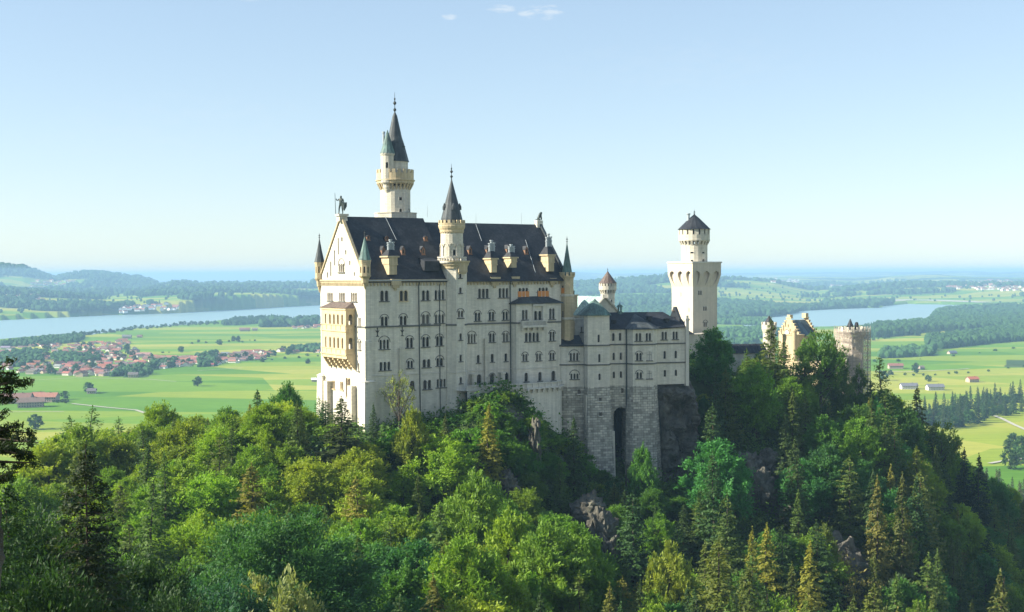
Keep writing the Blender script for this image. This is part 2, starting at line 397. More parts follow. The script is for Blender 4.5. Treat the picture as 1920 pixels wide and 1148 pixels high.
def finial(mb, c, z0, z1, s=1.0, m=0):
    h = z1-z0
    mb.lathe(c, [(.16*s, z0-.3), (.10*s, z0+.1*h), (.30*s, z0+.17*h), (.30*s, z0+.22*h), (.08*s, z0+.28*h), (.07*s, z0+.40*h), (.34*s, z0+.48*h), (.30*s, z0+.53*h), (.07*s, z0+.6*h), (.18*s, z0+.70*h), (.05*s, z0+.75*h), (.03*s, z1)], 8, m)

# =================================================================== the palace
VPA = 57.0
pd = Vector((math.sin(R(VPA)), math.cos(R(VPA)), 0)); pn = Vector((-pd.y, pd.x, 0))
O = atY(685, 560, 300.0); O.z = 0
def PU(u, v): p = O+pd*u+pn*v; return (p.x, p.y)
def PW(u, v, z): p = O+pd*u+pn*v; return (p.x, p.y, z)
SF = Fac(PU(0, 0), pd)                                    # south face, western half
RV = 0.7
SR = Fac(PU(0, RV), pd)                                   # south face, eastern half, set back a little
z_e = SF.px(688, 524.5)[1]; z_sc = SF.px(692, 613)[1]; z_lt = SF.px(692, 706)[1]; zb = -46.0
WF0 = Fac(PU(0, 0), (-pn.x, -pn.y)); PWID = -WF0.px(601, 560)[0]
WF = Fac(PU(0, PWID), (-pn.x, -pn.y))                     # west face, a = 0 at its far corner
rd = onplane(640, 406.5, PU(0, PWID/2)+(0,), pn) if False else None
z_r1 = zat(*PU(0, PWID/2), 406); uJ = SF.px(841, 522)[0]; uE = SR.px(1060, 560)[0]
z_r2 = zat(*PU(uE*.75, PWID/2), 419.5)
pal = thing('palace', 'huge pale limestone palace with steep dark slate roof, the tallest block of the castle', 'palace', (*PU(uE/2, PWID/2), zb))

wm = MB()
W_ = lambda *a, **k: window(SF, pal, *a, **k)
for a in [(720.5, 545, 565, 15, 2), (798, 544.4, 563.3, 13.7, 2), (824, 543.8, 562, 17.7, 3),
          (720.5, 593.8, 610.8, 12.6, 2, 1), (756, 592.6, 609.6, 12.8, 2, 1), (798, 589.5, 607, 13.7, 2, 1), (824, 589.5, 606, 16.8, 3, 1),
          (720.5, 637, 654.8, 17.7, 3, 1), (768, 633.4, 652.3, 12.4, 2, 1), (798, 631.6, 650.5, 12.8, 2, 1), (824, 630.4, 648.3, 12.5, 2, 1),
          (721.8, 678.6, 694.6, 20, 3), (769, 676.5, 690.4, 10.7, 2, 1), (799.7, 673.7, 689, 14.4, 2), (824.5, 671.6, 686.5, 12.3, 2, 1),
          (773, 714, 731, 9, 1), (801, 712.7, 730, 15, 2), (827.3, 710.6, 726.4, 16.7, 3), (772, 743.7, 748, 4.5, 1)]: W_(*a)
W_(756.8, 545, 564.5, 14.6, 2, 0, 'ochre')
SF.wall(wm, [(0, zb), (uJ-.2, zb), (uJ-.2, z_e), (0, z_e)])
# the eastern half
W_ = lambda *a, **k: window(SR, pal, *a, **k)
for a in [(906.4, 541.3, 559.2, 19.5, 3), (944, 540.2, 558.3, 17.7, 3),
          (895.5, 586, 602, 10.7, 2, 1), (921.7, 584.8, 601, 10.5, 2, 1), (947.5, 584.3, 600, 10, 2, 1),
          (884.5, 626.3, 643.2, 14, 3, 1), (922.4, 625, 641.6, 10.5, 2, 1), (948, 624.3, 640.5, 10, 2, 1),
          (896.8, 665.5, 680.5, 5.3), (923, 663.5, 679, 5.3), (948.5, 662.8, 677.7, 5),
          (898.3, 701.8, 719.2, 8.6), (922.7, 700.4, 722, 8, 1, 1), (949.7, 698.3, 715.3, 8.3)]: W_(*a)
W_(981.4, 540, 557, 17.7, 3, 0, boxed=1); W_(1018.5, 539.3, 556.4, 17.4, 3, 0, boxed=1)
SR.wall(wm, [(uJ-2, zb), (uE, zb), (uE, z_e), (uJ-2, z_e)])
# west face with its gable
W_ = lambda *a, **k: window(WF, pal, *a, **k)
for a in [(619.2, 548.3, 564.2, 10, 3), (641.5, 548.3, 565, 10.5, 3), (664, 548.3, 565.5, 11, 3), (674.5, 595.4, 611.7, 4.5, 2), (674.5, 639, 656, 4.5, 2, 1),
          (672.8, 680.5, 696, 2.5), (609.4, 711, 727, 3), (625.5, 714, 729, 5, 2), (641, 716, 731, 5, 2), (640.6, 494.3, 510.8, 10.6, 3, 1)]:
    W_(*a, pane='room', frame='ochre' if a[1] > 700 else 'trim')
W_(653, 709, 745, 8, 2, 0, pane='room', frame='ochre')
for x, yt, yb, w in [(634.6, 445.5, 477.6, 2), (641.3, 444.4, 453, 2.4), (627.6, 469, 498.5, 2), (620.4, 490, 518, 2), (614, 510, 521, 2.2), (648.6, 468.5, 477.6, 2.2), (656, 488.8, 497.8, 2.2), (664.6, 509.7, 518, 2.2)]:
    window(WF, pal, x, yt, yb, w, 1, 0, pane='plaster', name='blind_niche', depth=.3, sill=False)
WF.wall(wm, [(0, zb), (PWID, zb), (PWID, z_e), (PWID/2+.05, z_r1-.4), (PWID/2-.05, z_r1-.4), (0, z_e)])
NF = Fac(PU(uE, PWID), -pd); NF.wall(wm, [(0, zb), (uE, zb), (uE, z_e), (0, z_e)])
EF = Fac(PU(uE, 0), pn); EF.wall(wm, [(0, zb), (PWID, zb), (PWID, z_e), (PWID/2, z_r2+.4), (0, z_e)])
wm.build('wall', M['limestone_grey'], pal)
# white outer skin of the sunlit face is the same stone as everywhere

# string courses, pale offset, cornice with little arches
cb = MB()
SF.box(cb, 0, uJ-2.3, z_sc-.28, z_sc+.1, -.02, .22); SR.box(cb, uJ+3, SR.px(957, 600)[0], z_sc-.28, z_sc+.1, -.02, .22); WF.box(cb, 0, PWID+.2, z_sc-.28, z_sc+.1, -.02, .2)
cb.build('string_course', M['course'], pal)
cb = MB(); SF.box(cb, 0, uJ-2.3, z_lt-.1, z_lt+.14, -.02, .16); SR.box(cb, uJ+3, SR.px(957, 600)[0], z_lt-.1, z_lt+.14, -.02, .16); cb.build('offset_band', M['trim'], pal)
cb = MB()
def cornice(f, a0, a1, step=.95, m=0):
    f.box(cb, a0, a1, z_e-.45, z_e-.02, -.02, .55, m); f.box(cb, a0, a1, z_e-.8, z_e-.455, -.02, .32, m)
    a = a0+.3
    while a < a1-.3: f.box(cb, a, a+step*.42, z_e-1.5, z_e-.803, -.02, .26, m); f.box(cb, a-.06, a+step*.42+.06, z_e-1.05, z_e-.81, -.02, .30, m); a += step
cornice(SF, 0, uJ-.2); cornice(SR, uJ+2.5, uE-.5); cornice(WF, 0, PWID, .75)
for f, x0, x1, y0, y1 in ((SF, 731.5, 750, 526, 535), (SR, 918, 936, 522, 531), (SR, 957, 972, 521, 529), (SR, 1028, 1041, 524, 530)):
    a0, zt = f.px(x0, y0); a1, z1 = f.px(x1, y1); f.box(cb, a0, a1, z1, zt+.3, 0, .75); c = (a0+a1)/2; f.box(cb, a0+.4, a1-.4, z1-.6, z1-.003, 0, .5); f.box(cb, c-.35, c+.35, z1-1.2, z1-.603, 0, .3)
cb.build('cornice', M['sandstone'], pal)

# roof: two steep halves, the western one higher
rf = MB(); ov = .75
def slab(mb, u0, u1, zr, w=PWID, v0=0, t=.25, m=0):
    k = (zr-z_e)/(w/2); ze = z_e-ov*k*.55
    for u0_, u1_, sgn in ((u0, u1, 1),):
        s = [(u0, v0-ov*.55, ze), (u1, v0-ov*.55, ze), (u1, v0+w/2, zr), (u0, v0+w/2, zr)]
        n = [(u1, v0+w+ov*.55, ze), (u0, v0+w+ov*.55, ze), (u0, v0+w/2, zr), (u1, v0+w/2, zr)]
        for q in (s, n): mb.face([PW(*p) for p in q], m); mb.face([PW(p[0], p[1], p[2]-t) for p in reversed(q)], m)
        mb.face([PW(u0, v0-ov*.55, ze-t), PW(u1, v0-ov*.55, ze-t), PW(u1, v0-ov*.55, ze), PW(u0, v0-ov*.55, ze)], m)
        for u in (u0, u1):
            mb.face([PW(u, v0-ov*.55, ze-t), PW(u, v0-ov*.55, ze), PW(u, v0+w/2, zr), PW(u, v0+w/2, zr-t)], m); mb.face([PW(u, v0+w+ov*.55, ze-t), PW(u, v0+w+ov*.55, ze), PW(u, v0+w/2, zr), PW(u, v0+w/2, zr-t)], m)
slab(rf, .25, uJ, z_r1); slab(rf, uJ+.02, uE-.3, z_r2)
rf.face([PW(uJ-.05, 0, z_e), PW(uJ-.05, PWID, z_e), PW(uJ-.05, PWID/2, z_r1-.2)])
roofo = rf.build('roof', M['slate'], pal)
cb = MB(); SF.box(cb, .3, uJ, z_e-.35, z_e-.15, .5, .8); SR.box(cb, uJ, uE-.5, z_e-.35, z_e-.15, .5, .8); cb.build('gutter', M['zinc'], pal)
# gable copings
cp = MB()
def coping(u, zr, w, m, th=.55):
    for s in (0, 1):
        v0 = -.5 if s == 0 else w+.5; z0 = z_e-.2; P = []
        a = (v0, z0); b = (w/2, zr+.35)
        q = [(u-.35, *a), (u-.35, *b), (u+.35, *b), (u+.35, *a)]
        cp.mesh([PW(p[0], p[1], p[2]-.25) for p in q]+[PW(p[0], p[1], p[2]+.3) for p in q], [(0, 1, 2, 3), (4, 5, 6, 7), (0, 1, 5, 4), (1, 2, 6, 5), (2, 3, 7, 6), (3, 0, 4, 7)], m)
coping(.0, z_r1, PWID, 0); cp.build('gable_coping', M['sandstone'], pal)
cp = MB(); coping(uE, z_r2+.3, PWID, 0); cp.build('gable_coping', M['lead'], pal)
# pale diagonal cables and lightning rods on the roof
cb = MB()
def rpt(x, y, zr=None, lift=.06):                         # point on the south slope seen at (x, y)
    zr = zr or (z_r1 if x < 838 else z_r2); k = (zr-z_e)/(PWID/2)
    nn = (pn*(-k)+Vector((0, 0, 1))).normalized(); p = onplane(x, y, Vector(PW(0, 0, z_e)), nn); return p+nn*lift
for (a, b) in (((722, 406.5), (743, 450)), ((892, 421), (903, 452)), ((985, 450), (1004, 512))): cb.tube(rpt(*a), rpt(*b), .06, 4)
for x, y0, y1 in ((801.5, 386, 407), (892.5, 400, 420), (977.5, 399, 420)):
    p = Vector((*PU(0, PWID/2), 0)); q = onplane(x, y1, p, pn); t = onplane(x, y0, p, pn); cb.tube(q, t, .06, 4, .03)
cb.build_split('lightning_cable', M['zinc'], pal)

# dormers
def dormer(x, y, hgt=1.8, w=.98, pointed=1):
    q = rpt(x, y+6*hgt/2.1, lift=0); k = ((z_r1 if x < 838 else z_r2)-z_e)/(PWID/2); dep = hgt/k+.3
    f = Fac((q-pd*(w/2)-pn*.12).to_2d(), pd); d = MB(); z0 = q.z-.1; h = arch_poly(w*.27, w*.73, z0+.35, z0+hgt*.72, 5); f.holes.append(h)
    out = [(0, z0), (w, z0), (w, z0+hgt*.68), (w/2, z0+hgt+(.3 if pointed else -.2)), (0, z0+hgt*.68)]; f.wall(d, out, .2)
    for a0 in (0, w):
        p = [f.W(a0, z0), f.W(a0, z0+hgt*.68), f.W(a0, z0+hgt*.68, -dep*.8), f.W(a0, z0, -.1)]; d.face(p)
    ap = out[3][1]
    for s, a0 in ((0, -.12), (1, w+.12)): d.face([f.W(a0, z0+hgt*.62, .12), f.W(w/2, ap+.06, .12), f.W(w/2, ap+.06, -dep), f.W(a0, z0+hgt*.62, -dep*.8)], 1)
    f.box(d, -.1, w+.1, z0-.12, z0+.05, -.2, .15, 0)
    o = d.build('dormer', [M['dormer'], M['slate']], pal); p = MB(); p.face([f.W(w*.2, z0+.2, -.15), f.W(w*.8, z0+.2, -.15), f.W(w*.8, z0+hgt*.75, -.15), f.W(w*.2, z0+hgt*.75, -.15)]); p.build('pane', M['glass'], o)
for x, y in ((719, 472), (756, 472), (793.5, 472), (881.5, 471), (915.4, 470), (953, 469), (987, 471)): dormer(x, y)
for x, y in ((725, 447), (798, 447), (690.5, 446)): dormer(x, y, 1.4, .9, 0)
def stack(x, yt, y0, y1, w, lead=True):                   # wall dormer with a chimney cluster above
    f = SF if x < 838 else SR
    a, zb_ = f.px(x, y1); zt = f.px(x, y0)[1]; zc = f.px(x, yt)[1]; s = w/8.0/2
    d = MB(); f.box(d, a-s*.75, a+s*.75, zb_, zb_+(zt-zb_)*.55, -3.5, .15); f.box(d, a-s*.85, a+s*.85, zb_+(zt-zb_)*.55, zt-.35, -3.6, .25); f.box(d, a-s*1.15, a+s*1.15, zt-.348, zt, -3.7, .5)
    f.box(d, a-s*.9, a+s*.9, zb_+(zt-zb_)*.5, zb_+(zt-zb_)*.57, .16, .36)
    o = d.build('chimney_base', M['sandstone'], pal)
    d = MB(); b0 = [f.W(a-s, zt+.003, .3), f.W(a+s, zt+.003, .3), f.W(a+s, zt+.003, -3.4), f.W(a-s, zt+.003, -3.4)]; zz = zt+(zc-zt)*.38; t0 = [f.W(a-.6, zz, -.7), f.W(a+.6, zz, -.7), f.W(a+.6, zz, -2), f.W(a-.6, zz, -2)]
    d.mesh(b0+t0, [(0, 1, 5, 4), (1, 2, 6, 5), (2, 3, 7, 6), (3, 0, 4, 7), (4, 5, 6, 7)]); d.build('chimney_cap', M['slate'], o)
    d = MB()
    for da, do, hh in ((-.55, -1.0, .72), (.05, -1.2, 1.0), (.6, -1.0, .78)):
        c = f.W(a+da, 0, do); z1 = zz+(zc-zz)*hh; zm = zz+(z1-zz)*.5
        d.lathe(c[:2], [(.34, zz-.1), (.34, zm), (.46, zm+.05), (.46, zm+.25), (.3, zm+.3), (.3, z1-.3), (.44, z1-.28), (.44, z1), (.1, z1)], 8)
    d.build('flue', M['zinc'], o)
stack(736.5, 449, 480, 515, 22); stack(926, 450, 484, 511, 17); stack(963, 458, 482, 502, 17); stack(1033, 438, 477, 509, 19)
# slate hood beside the stair tower
f = SF; a0 = f.px(800, 500)[0]; a1 = f.px(828, 500)[0]; d = MB(); z0 = z_e+2.0; z1 = f.px(814, 489)[1]+.8
d.mesh([f.W(a0, z0, -1), f.W(a1, z0, -1), f.W(a1, z1-.9, -1), f.W(a0, z1-.9, -1), f.W(a0, z0, -8), f.W(a1, z0, -8), f.W(a1, z1+.6, -6.5), f.W(a0, z1+.6, -6.5)], [(0, 1, 2, 3), (2, 6, 7, 3), (1, 5, 6, 2), (0, 3, 7, 4)])
d.build('roof_hood', M['slate'], pal)

# corner turrets
def turret(c, r, z0, z1, zc, zf, n=8, cone='copper', body='sandstone', corb=3.0, win=None, cren=False, rot=R(22.5), drop=0.0):
    t = MB(); P = []
    if corb: t.lathe(c, [(.15, z0-corb), (r*.45, z0-corb*.62), (r*.62, z0-corb*.55), (r*.75, z0-corb*.2), (r*1.12, z0-.15), (r*1.12, z0)], n, 0, rot)
    else: t.lathe(c, [(r*1.0, z0-drop), (r*1.0, z0)], n, 0, rot)
    o = None; body_ = MB(); root = t.build('turret', M[body], pal); body_.lathe(c, [(r*1.12, z1-.5), (r*1.14, z1-.1), (r*1.14, z1), (.1, z1)], n, 0, rot)
    P_ = ngon(c, r, n, rot)
    for i in range(n):
        a, b = P_[i], P_[(i+1) % n]; f = Fac(a, (b[0]-a[0], b[1]-a[1])); L = math.dist(a, b)
        if win:
            for wz0, wz1 in win:
                h = arch_poly(L*.3, L*.7, wz0, wz1, 5); f.holes.append(h); body_.face([f.W(L*.25, wz0-.1, -.3), f.W(L*.75, wz0-.1, -.3), f.W(L*.75, wz1+.1, -.3), f.W(L*.25, wz1+.1, -.3)], 1)
        f.wall(body_, [(0, z0), (L, z0), (L, z1-.5), (0, z1-.5)], .3)
        f.box(body_, .03, L-.03, z1-1.0, z1-.5, -.05, .06)
    body_.build('turret_body', [M[body], M['glass']], root)
    if cren:
        k = MB(); crenels(k, c, r*1.2, z1, .9, 12, .3); k.lathe(c, [(r*1.2, z1-.4), (r*1.2, z1)], n, 0, rot); k.build('battlement', M[body], root)
    k = MB(); rr = r*1.18 if not cren else r*.95
    k.lathe(c, [(rr, z1-.1), (rr*.82, z1+(zc-z1)*.12), (rr*.45, z1+(zc-z1)*.5), (.06, zc)], n, 0, rot); k.build('spire', M[cone], root)
    k = MB(); finial(k, c, zc, zf, .8); k.build('finial', M['iron'], root)
    return root
c = PU(-.1, -.1); zz = lambda y: zat(*c, y)
turret(c, 1.35, zz(517), zz(487), zz(443), zz(431), win=[(zz(512), zz(500))], corb=3.2)
c = PU(-.1, PWID+.2); turret(c, 1.15, zz(522), zz(491), zz(447), zz(437), cone='lead', win=[(zz(512), zz(500))], corb=3.6)
c = PU(uE+.3, .3); r_ = 1.75
zt = turret(c, r_, zz(524), zz(517), zz(455), zz(443), cren=True, corb=0, drop=zz(524)-zb, win=None)
k = MB(); k.lathe(c, [(r_+.12, zz(556)), (r_+.25, zz(554)), (r_+.12, zz(552))], 8, 0, R(22.5)); k.lathe(c, [(r_+.12, zz(600)), (r_+.3, zz(597)), (r_+.12, zz(595))], 8, 0, R(22.5))
k.build_split('turret_band', M['limestone'], zt)
k = MB(); fi = facing(c, 8, R(22.5), r_, 1056); P_ = ngon(c, r_, 8, R(22.5)); a, b = P_[fi], P_[(fi+1) % 8]; f = Fac(a, (b[0]-a[0], b[1]-a[1])); L = math.dist(a, b)
f.box(k, L*.12, L*.88, zz(550), zz(540), -.05, .08, 1); f.box(k, L*.35, L*.65, zz(598), zz(583), -.05, .06, 0); f.box(k, L*.35, L*.65, zz(540), zz(536), -.05, .06, 0)
k.build_split('slit', [M['glass'], M['board']], zt)

# stair tower in the middle of the south face
c = PU(SF.px(857, 560)[0]-.2, .9); zz = lambda y: zat(*c, y); rS = 3.1; rot = R(VPA)*-1+R(90)-R(22.5)
st_ = MB(); corb_z = zz(497)
dq = MB(); dq.lathe(c, [(rS*1.0, corb_z-.01), (rS*1.0, corb_z+.0)], 8)
sroot_mb = MB()
sroot_mb.lathe(c, [(rS+.1, corb_z-.9), (rS+.15, corb_z-.4), (rS+.45, corb_z), (rS+.5, corb_z+.35), (rS+.75, corb_z+.7), (rS+.8, corb_z+1.0), (.5, corb_z+1.0)], 24)
sroot = sroot_mb.build('stair_tower', M['sandstone'], pal)
P8 = ngon(c, rS, 8, rot)
fi = facing(c, 8, rot, rS, 858)
for i in range(8):
    a, b = P8[i], P8[(i+1) % 8]; f = Fac(a, (b[0]-a[0], b[1]-a[1])); L = math.dist(a, b)
    if i == fi:
        for yt, yb in ((512, 521.5), (539, 549.7), (624.3, 636.8), (664, 676.5), (705.8, 717.6)):
            z0 = zz(yb); z1 = zz(yt); window_at(f, sroot, L/2-.32, L/2+.32, z0, z1, 1, 0, depth=.35)
        window_at(f, sroot, L/2-.75, L/2+.75, zz(594.6), zz(582.4), 2, 1, depth=.35, sill=False)
        f.box(st_, L/2-1.05, L/2+1.05, zz(595.5)-.3, zz(595.5), -.02, .2, 1)
    for z in (z_sc,):
        if i != fi: f.box(st_, -.08, L+.08, z-.28, z+.1, -.02, .2, 1)
    f.box(st_, -.08, L+.08, z_lt-.1, z_lt+.14, -.02, .15, 2)
    f.wall(st_, [(0, zb), (L, zb), (L, corb_z-.5), (0, corb_z-.5)], .4)
st_.build('tower_wall', [M['limestone_grey'], M['course'], M['trim']], sroot)
c2 = (c[0]+(-0.75)*pd.x*.9, c[1]+(-0.75)*pd.y*.9+.3); zz = lambda y: zat(*c2, y)
k = MB(); k.lathe(c2, [(3.55, zz(494)), (3.65, zz(492)), (3.65, zz(490.5)), (3.45, zz(490.2))], 24)
for q in range(30):
    a = 2*math.pi*q/30; k.lathe((c2[0]+3.45*math.cos(a), c2[1]+3.45*math.sin(a)), [(.12, zz(490.3)), (.2, zz(487.5)), (.1, zz(485)), (.14, zz(483.5))], 6)
k.lathe(c2, [(3.3, zz(483.5)), (3.62, zz(483.4)), (3.62, zz(481.8)), (3.3, zz(481.7)), (3.3, zz(483.5))], 24); k.build('balustrade', M['trim'], sroot)
k = MB(); P = round_tower(k, sroot, c2, 2.75, zz(493), zz(428), 20, 0.1, [(854.5, 468, 479, .62)])
k.lathe(c2, [(2.78, zz(437)), (2.95, zz(436)), (2.95, zz(432)), (3.2, zz(428)), (3.32, zz(424)), (3.2, zz(421)), (3.2, zz(420.5)), (.5, zz(420.5))], 24, 1)
corbels(k, c2, 2.75, 3.02, zz(438), zz(434), 26, 1)
for q in range(10):                                        # blind arcade
    a = .1+2*math.pi*(q+.5)/10; x0, y0 = c2[0]+2.72*math.cos(a), c2[1]+2.72*math.sin(a); f = Fac((x0+math.sin(a)*.8, y0-math.cos(a)*.8), (-math.sin(a), math.cos(a)))
    if math.cos(a)*c2[0]+math.sin(a)*c2[1] < 0 or True:
        zc = zz(462)
        for t in range(8):
            t0, t1 = math.pi*t/8, math.pi*(t+1)/8; r0, r1 = .55, .78
            k.mesh([f.W(.8+r0*math.cos(t0), zc+r0*math.sin(t0), .12), f.W(.8+r1*math.cos(t0), zc+r1*math.sin(t0), .12), f.W(.8+r1*math.cos(t1), zc+r1*math.sin(t1), .12), f.W(.8+r0*math.cos(t1), zc+r0*math.sin(t1), .12),
                    f.W(.8+r0*math.cos(t0), zc+r0*math.sin(t0), -.1), f.W(.8+r1*math.cos(t0), zc+r1*math.sin(t0), -.15), f.W(.8+r1*math.cos(t1), zc+r1*math.sin(t1), -.15), f.W(.8+r0*math.cos(t1), zc+r0*math.sin(t1), -.1)], [(0, 1, 2, 3), (1, 5, 6, 2), (0, 3, 7, 4)], 0)
        q_ = f.W(.8-.78, 0, .02); k.lathe(q_[:2], [(.14, zz(480)), (.1, zz(477)), (.09, zc-.3), (.2, zc)], 6)
k.build('tower_wall', [M['limestone'], M['sandstone']], sroot)
k = MB(); crenels(k, c2, 3.3, zz(420.6), .95, 18, .35, fill=.55); k.lathe(c2, [(3.3, zz(421)), (3.3, zz(419)), (2.95, zz(419)), (2.95, zz(421))], 24); k.build('battlement', M['sandstone'], sroot)
k = MB(); k.lathe(c2, [(2.75, zz(420)), (2.6, zz(410)), (1.6, zz(380)), (.55, zz(350)), (.12, zz(337))], 12)
for q, aa in enumerate((-1.3, .1, -2.7)):
    x0, y0 = c2[0]+1.95*math.cos(aa), c2[1]+1.95*math.sin(aa); k.lathe((x0, y0), [(.45, zz(394)), (.45, zz(388)), (.05, zz(381))], 6)
k.build('spire', M['lead'], sroot); k = MB(); finial(k, c2, zz(337), zz(307), 1.1); k.build('finial', M['iron'], sroot)
k = MB(); f = SF; a0 = f.px(851, 500)[0]; a1 = f.px(867, 500)[0]; P8f = Fac((PU(0, .9-rS-.25)), pd)
P8f.box(k, a0-.1, a1-.1, zz(511), zz(494), -.6, .1); P8f.box(k, a0+.1, a1-.3, zz(514), zz(511), -.6, -.1); k.build('oriel', M['sandstone'], sroot)
# plinth widening at the tower foot
k = MB(); k.lathe(c, [(rS+1.3, zb), (rS+.02, zz(735)), (rS-.1, zz(735))], 8, 0, rot); k.build('tower_foot', M['limestone_grey'], sroot)

# bay with its own roof on the eastern half
a0 = SR.px(957, 640)[0]; BO = 2.1; SB = Fac(PU(0, RV-BO), pd); b0 = SB.px(968, 640)[0]; b1 = SB.px(1052, 640)[0]; a1 = b1+.4
bw = MB(); zbt = SB.px(1000, 568)[1]; k = MB()
bay = MB(); c0, c1, c2_, c3 = PU(a0, RV), PU(b0, RV-BO), PU(b1, RV-BO), PU(a1, RV)
apx = SB.px(1006, 557)
rr = [PW(a0-.4, RV, zbt), PW(b0-.4, RV-BO-.5, zbt), PW(b1+.4, RV-BO-.5, zbt), PW(a1+.4, RV, zbt)]; tp = [PW(a0+3.5, RV+.02, zbt+1.6), PW(a1-3.5, RV+.02, zbt+1.6)]
bay.mesh(rr+tp+[(x, y, z-.25) for x, y, z in rr], [(0, 1, 4), (1, 2, 5, 4), (2, 3, 5), (0, 1, 7, 6), (1, 2, 8, 7), (2, 3, 9, 8), (6, 7, 8, 9)])
bay.face([rr[0], tp[0], PW(a0, RV+.02, zbt)])
broot = bay.build('bay_roof', M['lead'], pal)
W_ = lambda *a, **kk: window(SB, pal, *a, **kk)
for a in [(984, 581, 599.6, 10.3, 2), (1008.3, 583, 600, 14.6, 2), (1034.8, 578.3, 598.8, 10, 2), (997.4, 623.6, 640.5, 26, 4), (1035.2, 622, 639, 9.6, 2, 1),
          (984.3, 664, 677.4, 9.3, 2, 1), (1010, 662.8, 676.3, 9.5, 2, 1), (1035, 661.4, 675, 9.5, 2, 1), (986.8, 699, 715.7, 6.8), (1012.5, 697.6, 714.3, 6.5), (1037.5, 695.5, 713.6, 7.5)]: W_(*a)
SB.wall(bw, [(b0, zb), (b1, zb), (b1, zbt), (b0, zbt)])
f = Fac(c0, (c1[0]-c0[0], c1[1]-c0[1])); L = math.dist(c0, c1); f.wall(bw, [(0, zb), (L, zb), (L, zbt), (0, zbt)]); f.box(bw, 0, L, z_sc-.28, z_sc+.1, -.02, .2, 1); f.box(bw, 0, L, z_lt-.1, z_lt+.14, -.02, .15, 2)
f = Fac(c2_, (c3[0]-c2_[0], c3[1]-c2_[1])); L = math.dist(c3, c2_); f.wall(bw, [(0, zb), (L, zb), (L, zbt), (0, zbt)])
SB.box(bw, b0, SB.px(975, 600)[0], z_sc-.28, z_sc+.1, -.02, .2, 1); SB.box(bw, SB.px(1023, 600)[0], b1, z_sc-.28, z_sc+.1, -.02, .2, 1); SB.box(bw, b0, b1, z_lt-.1, z_lt+.14, -.02, .15, 2)
bw.build('bay', [M['limestone_grey'], M['course'], M['trim']], pal)
k = MB(); a0b = SB.px(975, 608)[0]; a1b = SB.px(1021, 608)[0]; zf = SB.px(1000, 610)[1]; zp = SB.px(1000, 601)[1]
SB.box(k, a0b, a1b, zf-.5, zf, 0, 1.3); SB.box(k, a0b, a1b, zp-.2, zp, .98, 1.25)
for e in (a0b, a1b-.25): SB.box(k, e, e+.25, zf+.003, zp-.203, 0, 1.25)
n_ = 18
for i in range(1, n_): SB.box(k, a0b+(a1b-a0b)*i/n_-.07, a0b+(a1b-a0b)*i/n_+.07, zf+.003, zp-.203, 1.02, 1.2)
for i in range(5): e = a0b+.4+(a1b-a0b-.9)*i/4; SB.box(k, e-.2, e+.25, zf-1.3, zf-.503, 0, .7)
for x in (999.5, 1017): e = SB.px(x, 590)[0]; SB.box(k, e-.12, e+.12, zp, SB.px(1000, 572)[1], 0, .35)
SB.box(k, SB.px(998, 590)[0], SB.px(1019, 590)[0], SB.px(1000, 574)[1], SB.px(1000, 571)[1], 0, .5)
k.build('balcony', M['trim'], pal)
k = MB(); q = PW(*[SR.px(1008, 557)[0], RV, zbt+1.5]); k.tube(q, (q[0], q[1], q[2]+1.6), .1); k.tube((q[0]-.4, q[1]-.2, q[2]+1.1), (q[0]+.4, q[1]+.2, q[2]+1.1), .07); k.build('cross', M['iron'], pal)

# pilasters, down pipes, wall anchors
k = MB()
def pil(f, x0, x1, yt, z0, out=.55): a0 = f.px(x0, yt)[0]; a1 = f.px(x1, yt)[0]; z1 = f.px(x0, yt)[1]; f.box(k, a0, a1, z0, z1, -.02, out); return a0, a1, z1
pil(SF, 747.5, 755.5, 653, z_lt-6); pil(SR, 907, 913, 635, z_lt-7, .7)
for x0, x1, yt in ((881, 889, 704), (935, 942, 701)):
    a0, a1, z1 = pil(SR, x0, x1, yt, z_lt-9, 1.2); SR.box(k, a0-.15, a1+.15, z1+.003, z1+.35, -.02, 1.4)
WF.box(k, WF.px(615.5, 712)[0], WF.px(619.5, 712)[0]+.9, zb, WF.px(618, 714)[1], -.02, 1.3); WF.box(k, WF.px(660, 720)[0], WF.px(665, 720)[0]+.9, zb, WF.px(663, 723)[1], -.02, 1.3)
k.build_split('buttress', M['limestone'], pal)
k = MB()                                                   # corner piers with sloping faces
def pier(c, s, y0, grow): z1 = zat(*c, y0); k.prism([PU2(c, -s, -s), PU2(c, s, -s), PU2(c, s, s), PU2(c, -s, s)], zb, z1, 0, 1/(1+grow)); k.prism([PU2(c, -s*.86, -s*.86), PU2(c, s*.86, -s*.86), PU2(c, s*.86, s*.86), PU2(c, -s*.86, s*.86)], z1+.002, z1+.5, 0, .6)
def PU2(c, u, v): return (c[0]+pd.x*u+pn.x*v, c[1]+pd.y*u+pn.y*v)
pier(PU(.75, .75), 1.75, 716, .35); pier(PU(.75, PWID-.75), 2.0, 704, .35)
pier(PU(.62, .62), .95, 640, .1)
k.build_split('corner_pier', M['limestone_grey'], pal)
k = MB()
a0 = SF.px(784.5, 540)[0]; k.tube(SF.W(a0, z_e-.3, .5), SF.W(a0, z_e-1.6, .2), .11); k.tube(SF.W(a0, z_e-1.6, .2), SF.W(a0+.3, zb, .2), .12); k.tube(SF.W(uJ-2.6, z_e-1.2, .12), SF.W(uJ-2.6, zb, .12), .1)
a0 = SR.px(956, 560)[0]; k.tube(SR.W(a0, z_e-.3, .5), SR.W(a0, z_e-1.6, .2), .12); k.tube(SR.W(a0, z_e-1.6, .2), SR.W(a0+.1, -31, .2), .13); k.tube(SR.W(a0+.1, -31, .2), SR.W(a0+.5, -27, .2), .03)
k.build_split('down_pipe', M['pipe'], pal)
k = MB()
